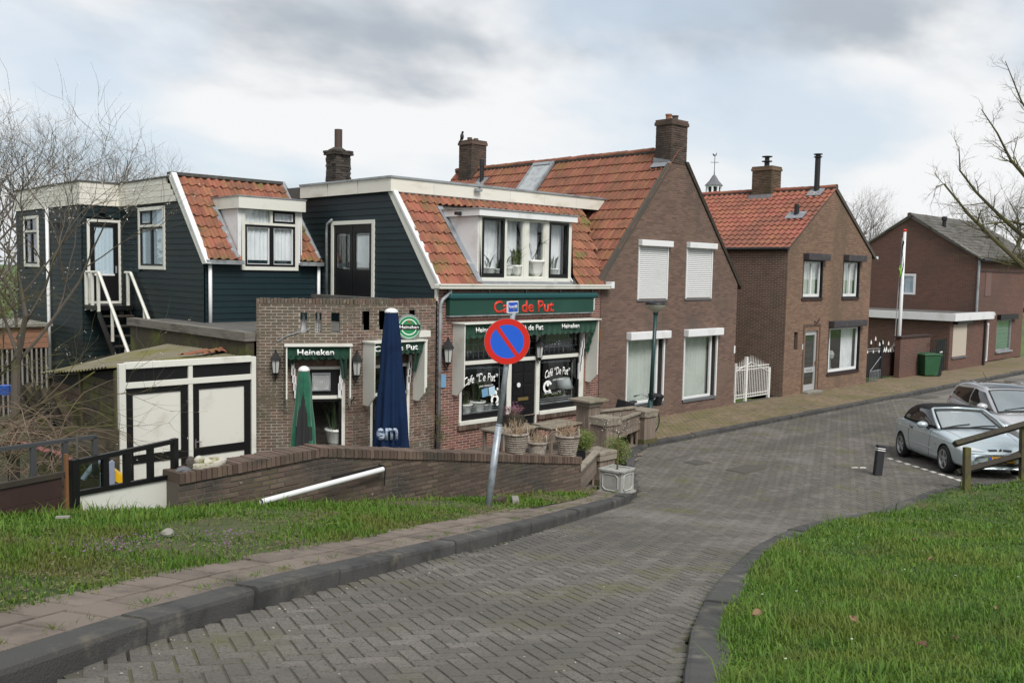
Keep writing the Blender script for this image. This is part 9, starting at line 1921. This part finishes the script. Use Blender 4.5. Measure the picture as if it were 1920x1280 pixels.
limb([(2055,480),(1990,400),(1930,340),(1895,300),(1870,250),(1840,205)],0.065,5,2,-0.4)
limb([(2045,400),(1990,290),(1940,230),(1915,190),(1885,115)],0.06,5,2,0.3)
limb([(2050,560),(1985,520),(1930,490),(1880,488),(1830,480)],0.05,5,2,0.8)
limb([(2060,520),(1980,440),(1900,415),(1850,420),(1810,425)],0.05,5,2,1.2)
b.done('branches',bark_moss,rt)
b = MB()
for q in rg.sample(tips,min(900,len(tips))): leaves(b,q,(0.01,) * 3,1,0.012,rg)
b.done('buds',bark,rt)
# distant wood and hedge beyond the far house
def wood_mass(label,name,centres,seed,m,size,n):
    rg = random.Random(seed); t = thing(name,centres[0][0],label,'trees'); b = MB()
    for c,r in centres: leaves(b,c,r,n,size,rg)
    b.done('crown',m,t); b = MB(); c,r = centres[0]; b.tube([(c[0],c[1],0),(c[0],c[1],c[2])],0.2,6); b.done('trunk',bark,t); return t
haze_leaf = mat('winter_crown',(0.085,0.075,0.042),0.9,(),0.35)
for i,(px_,py_,d,rw_,rh,lab) in enumerate(((1850,430,78,5.0,3.2,'brown leafless tree clump behind the grey roof of the far house'),(1915,415,74,4.0,3.4,'taller brown tree clump at the right edge behind the far house'))):
    p = Dp(px_,py_,d); tree(lab,(p.x,p.y,0),p.z + rh,0.3,60 + i,bark_moss,4,0.65,(4,6),0.3,0.03,10,'winter_tree',crown_w=0.9)
# tangle of stems at the far left
tg = thing('bramble_thicket',(*Gp(20,900),0.5),'tangled brown bramble stems over the maroon fence at the far left','shrub'); rg = random.Random(12); b = MB()
for _ in range(190):
    P0 = Dp(rg.uniform(-160,120),rg.uniform(820,905),rg.uniform(10.4,12.6)); a = rg.uniform(0,6.28); pts = [P0]; d = Vector((math.cos(a) * 0.7,math.sin(a) * 0.7,rg.uniform(0.5,1.4))).normalized()
    for k in range(7): d = (d + Vector((rg.gauss(0,0.16),rg.gauss(0,0.16),-0.22 + rg.gauss(0,0.1)))).normalized(); pts.append(pts[-1] + d * rg.uniform(0.10,0.2))
    b.tube(pts,[0.006,0.006,0.0055,0.005,0.0045,0.004,0.003,0.002],4,cap=False)
b.done('stems',dry_stem,tg); b = MB()
for _ in range(70): P0 = Dp(rg.uniform(-160,90),rg.uniform(720,880),rg.uniform(11,14)); twig(b,P0,(rg.gauss(0,1),rg.gauss(0,1),0.4),0.5,0.005,1,rg)
b.done('twigs',bark,tg)
# weeds at the wall foot
wf = MB(); rg = random.Random(23)
for px_,py_,n,s in ((505,925,20,0.1),(560,930,26,0.09),(1045,925,14,0.06),(1010,938,18,0.05),(1075,935,14,0.05),(890,952,14,0.05),(700,945,16,0.06)):
    x,y = Gp(px_,py_,0.1)
    for _ in range(n): a = rg.uniform(0,6.28); q = Vector((x + rg.gauss(0,0.1),y + rg.gauss(0,0.05),float(G(x,y)) + 0.1)); wf.poly([q,q + Vector((0.01,0.004,0)),q + Vector((math.cos(a) * s * 0.6,math.sin(a) * s * 0.6,s * rg.uniform(0.8,2.0)))])
    leaves(wf,(x,y,float(G(x,y)) + 0.13),(0.12,0.06,0.05),n * 2,0.018,rg)
o = wf.done('wall_foot_weeds',leaf_green); stuff(o); tag(o,'green weeds growing at the foot of the retaining wall','weeds')
# far hedge line and fields behind the houses
hd = MB(); rg = random.Random(41)
for k in range(46):
    az = R(-75 + k * 2.6); d = 150 + 25 * math.sin(k * 1.7); x,y = CAM[0] + d * math.sin(az + R(45)) ,CAM[1] + d * math.cos(az + R(45)); leaves(hd,(x,y,2.5 + rg.random() * 2),(6,6,4.5 + rg.random() * 2.5),150,0.55,rg)
for k in range(16):
    P0 = Dp(-150 + k * 16,590 + 14 * math.sin(k * 2.1),42); leaves(hd,(P0.x,P0.y,1.2),(1.6,1.6,2.0 + rg.random()),260,0.12,rg)
o = hd.done('far_wood',haze_leaf); stuff(o); tag(o,'distant belt of bare trees along the horizon','trees')
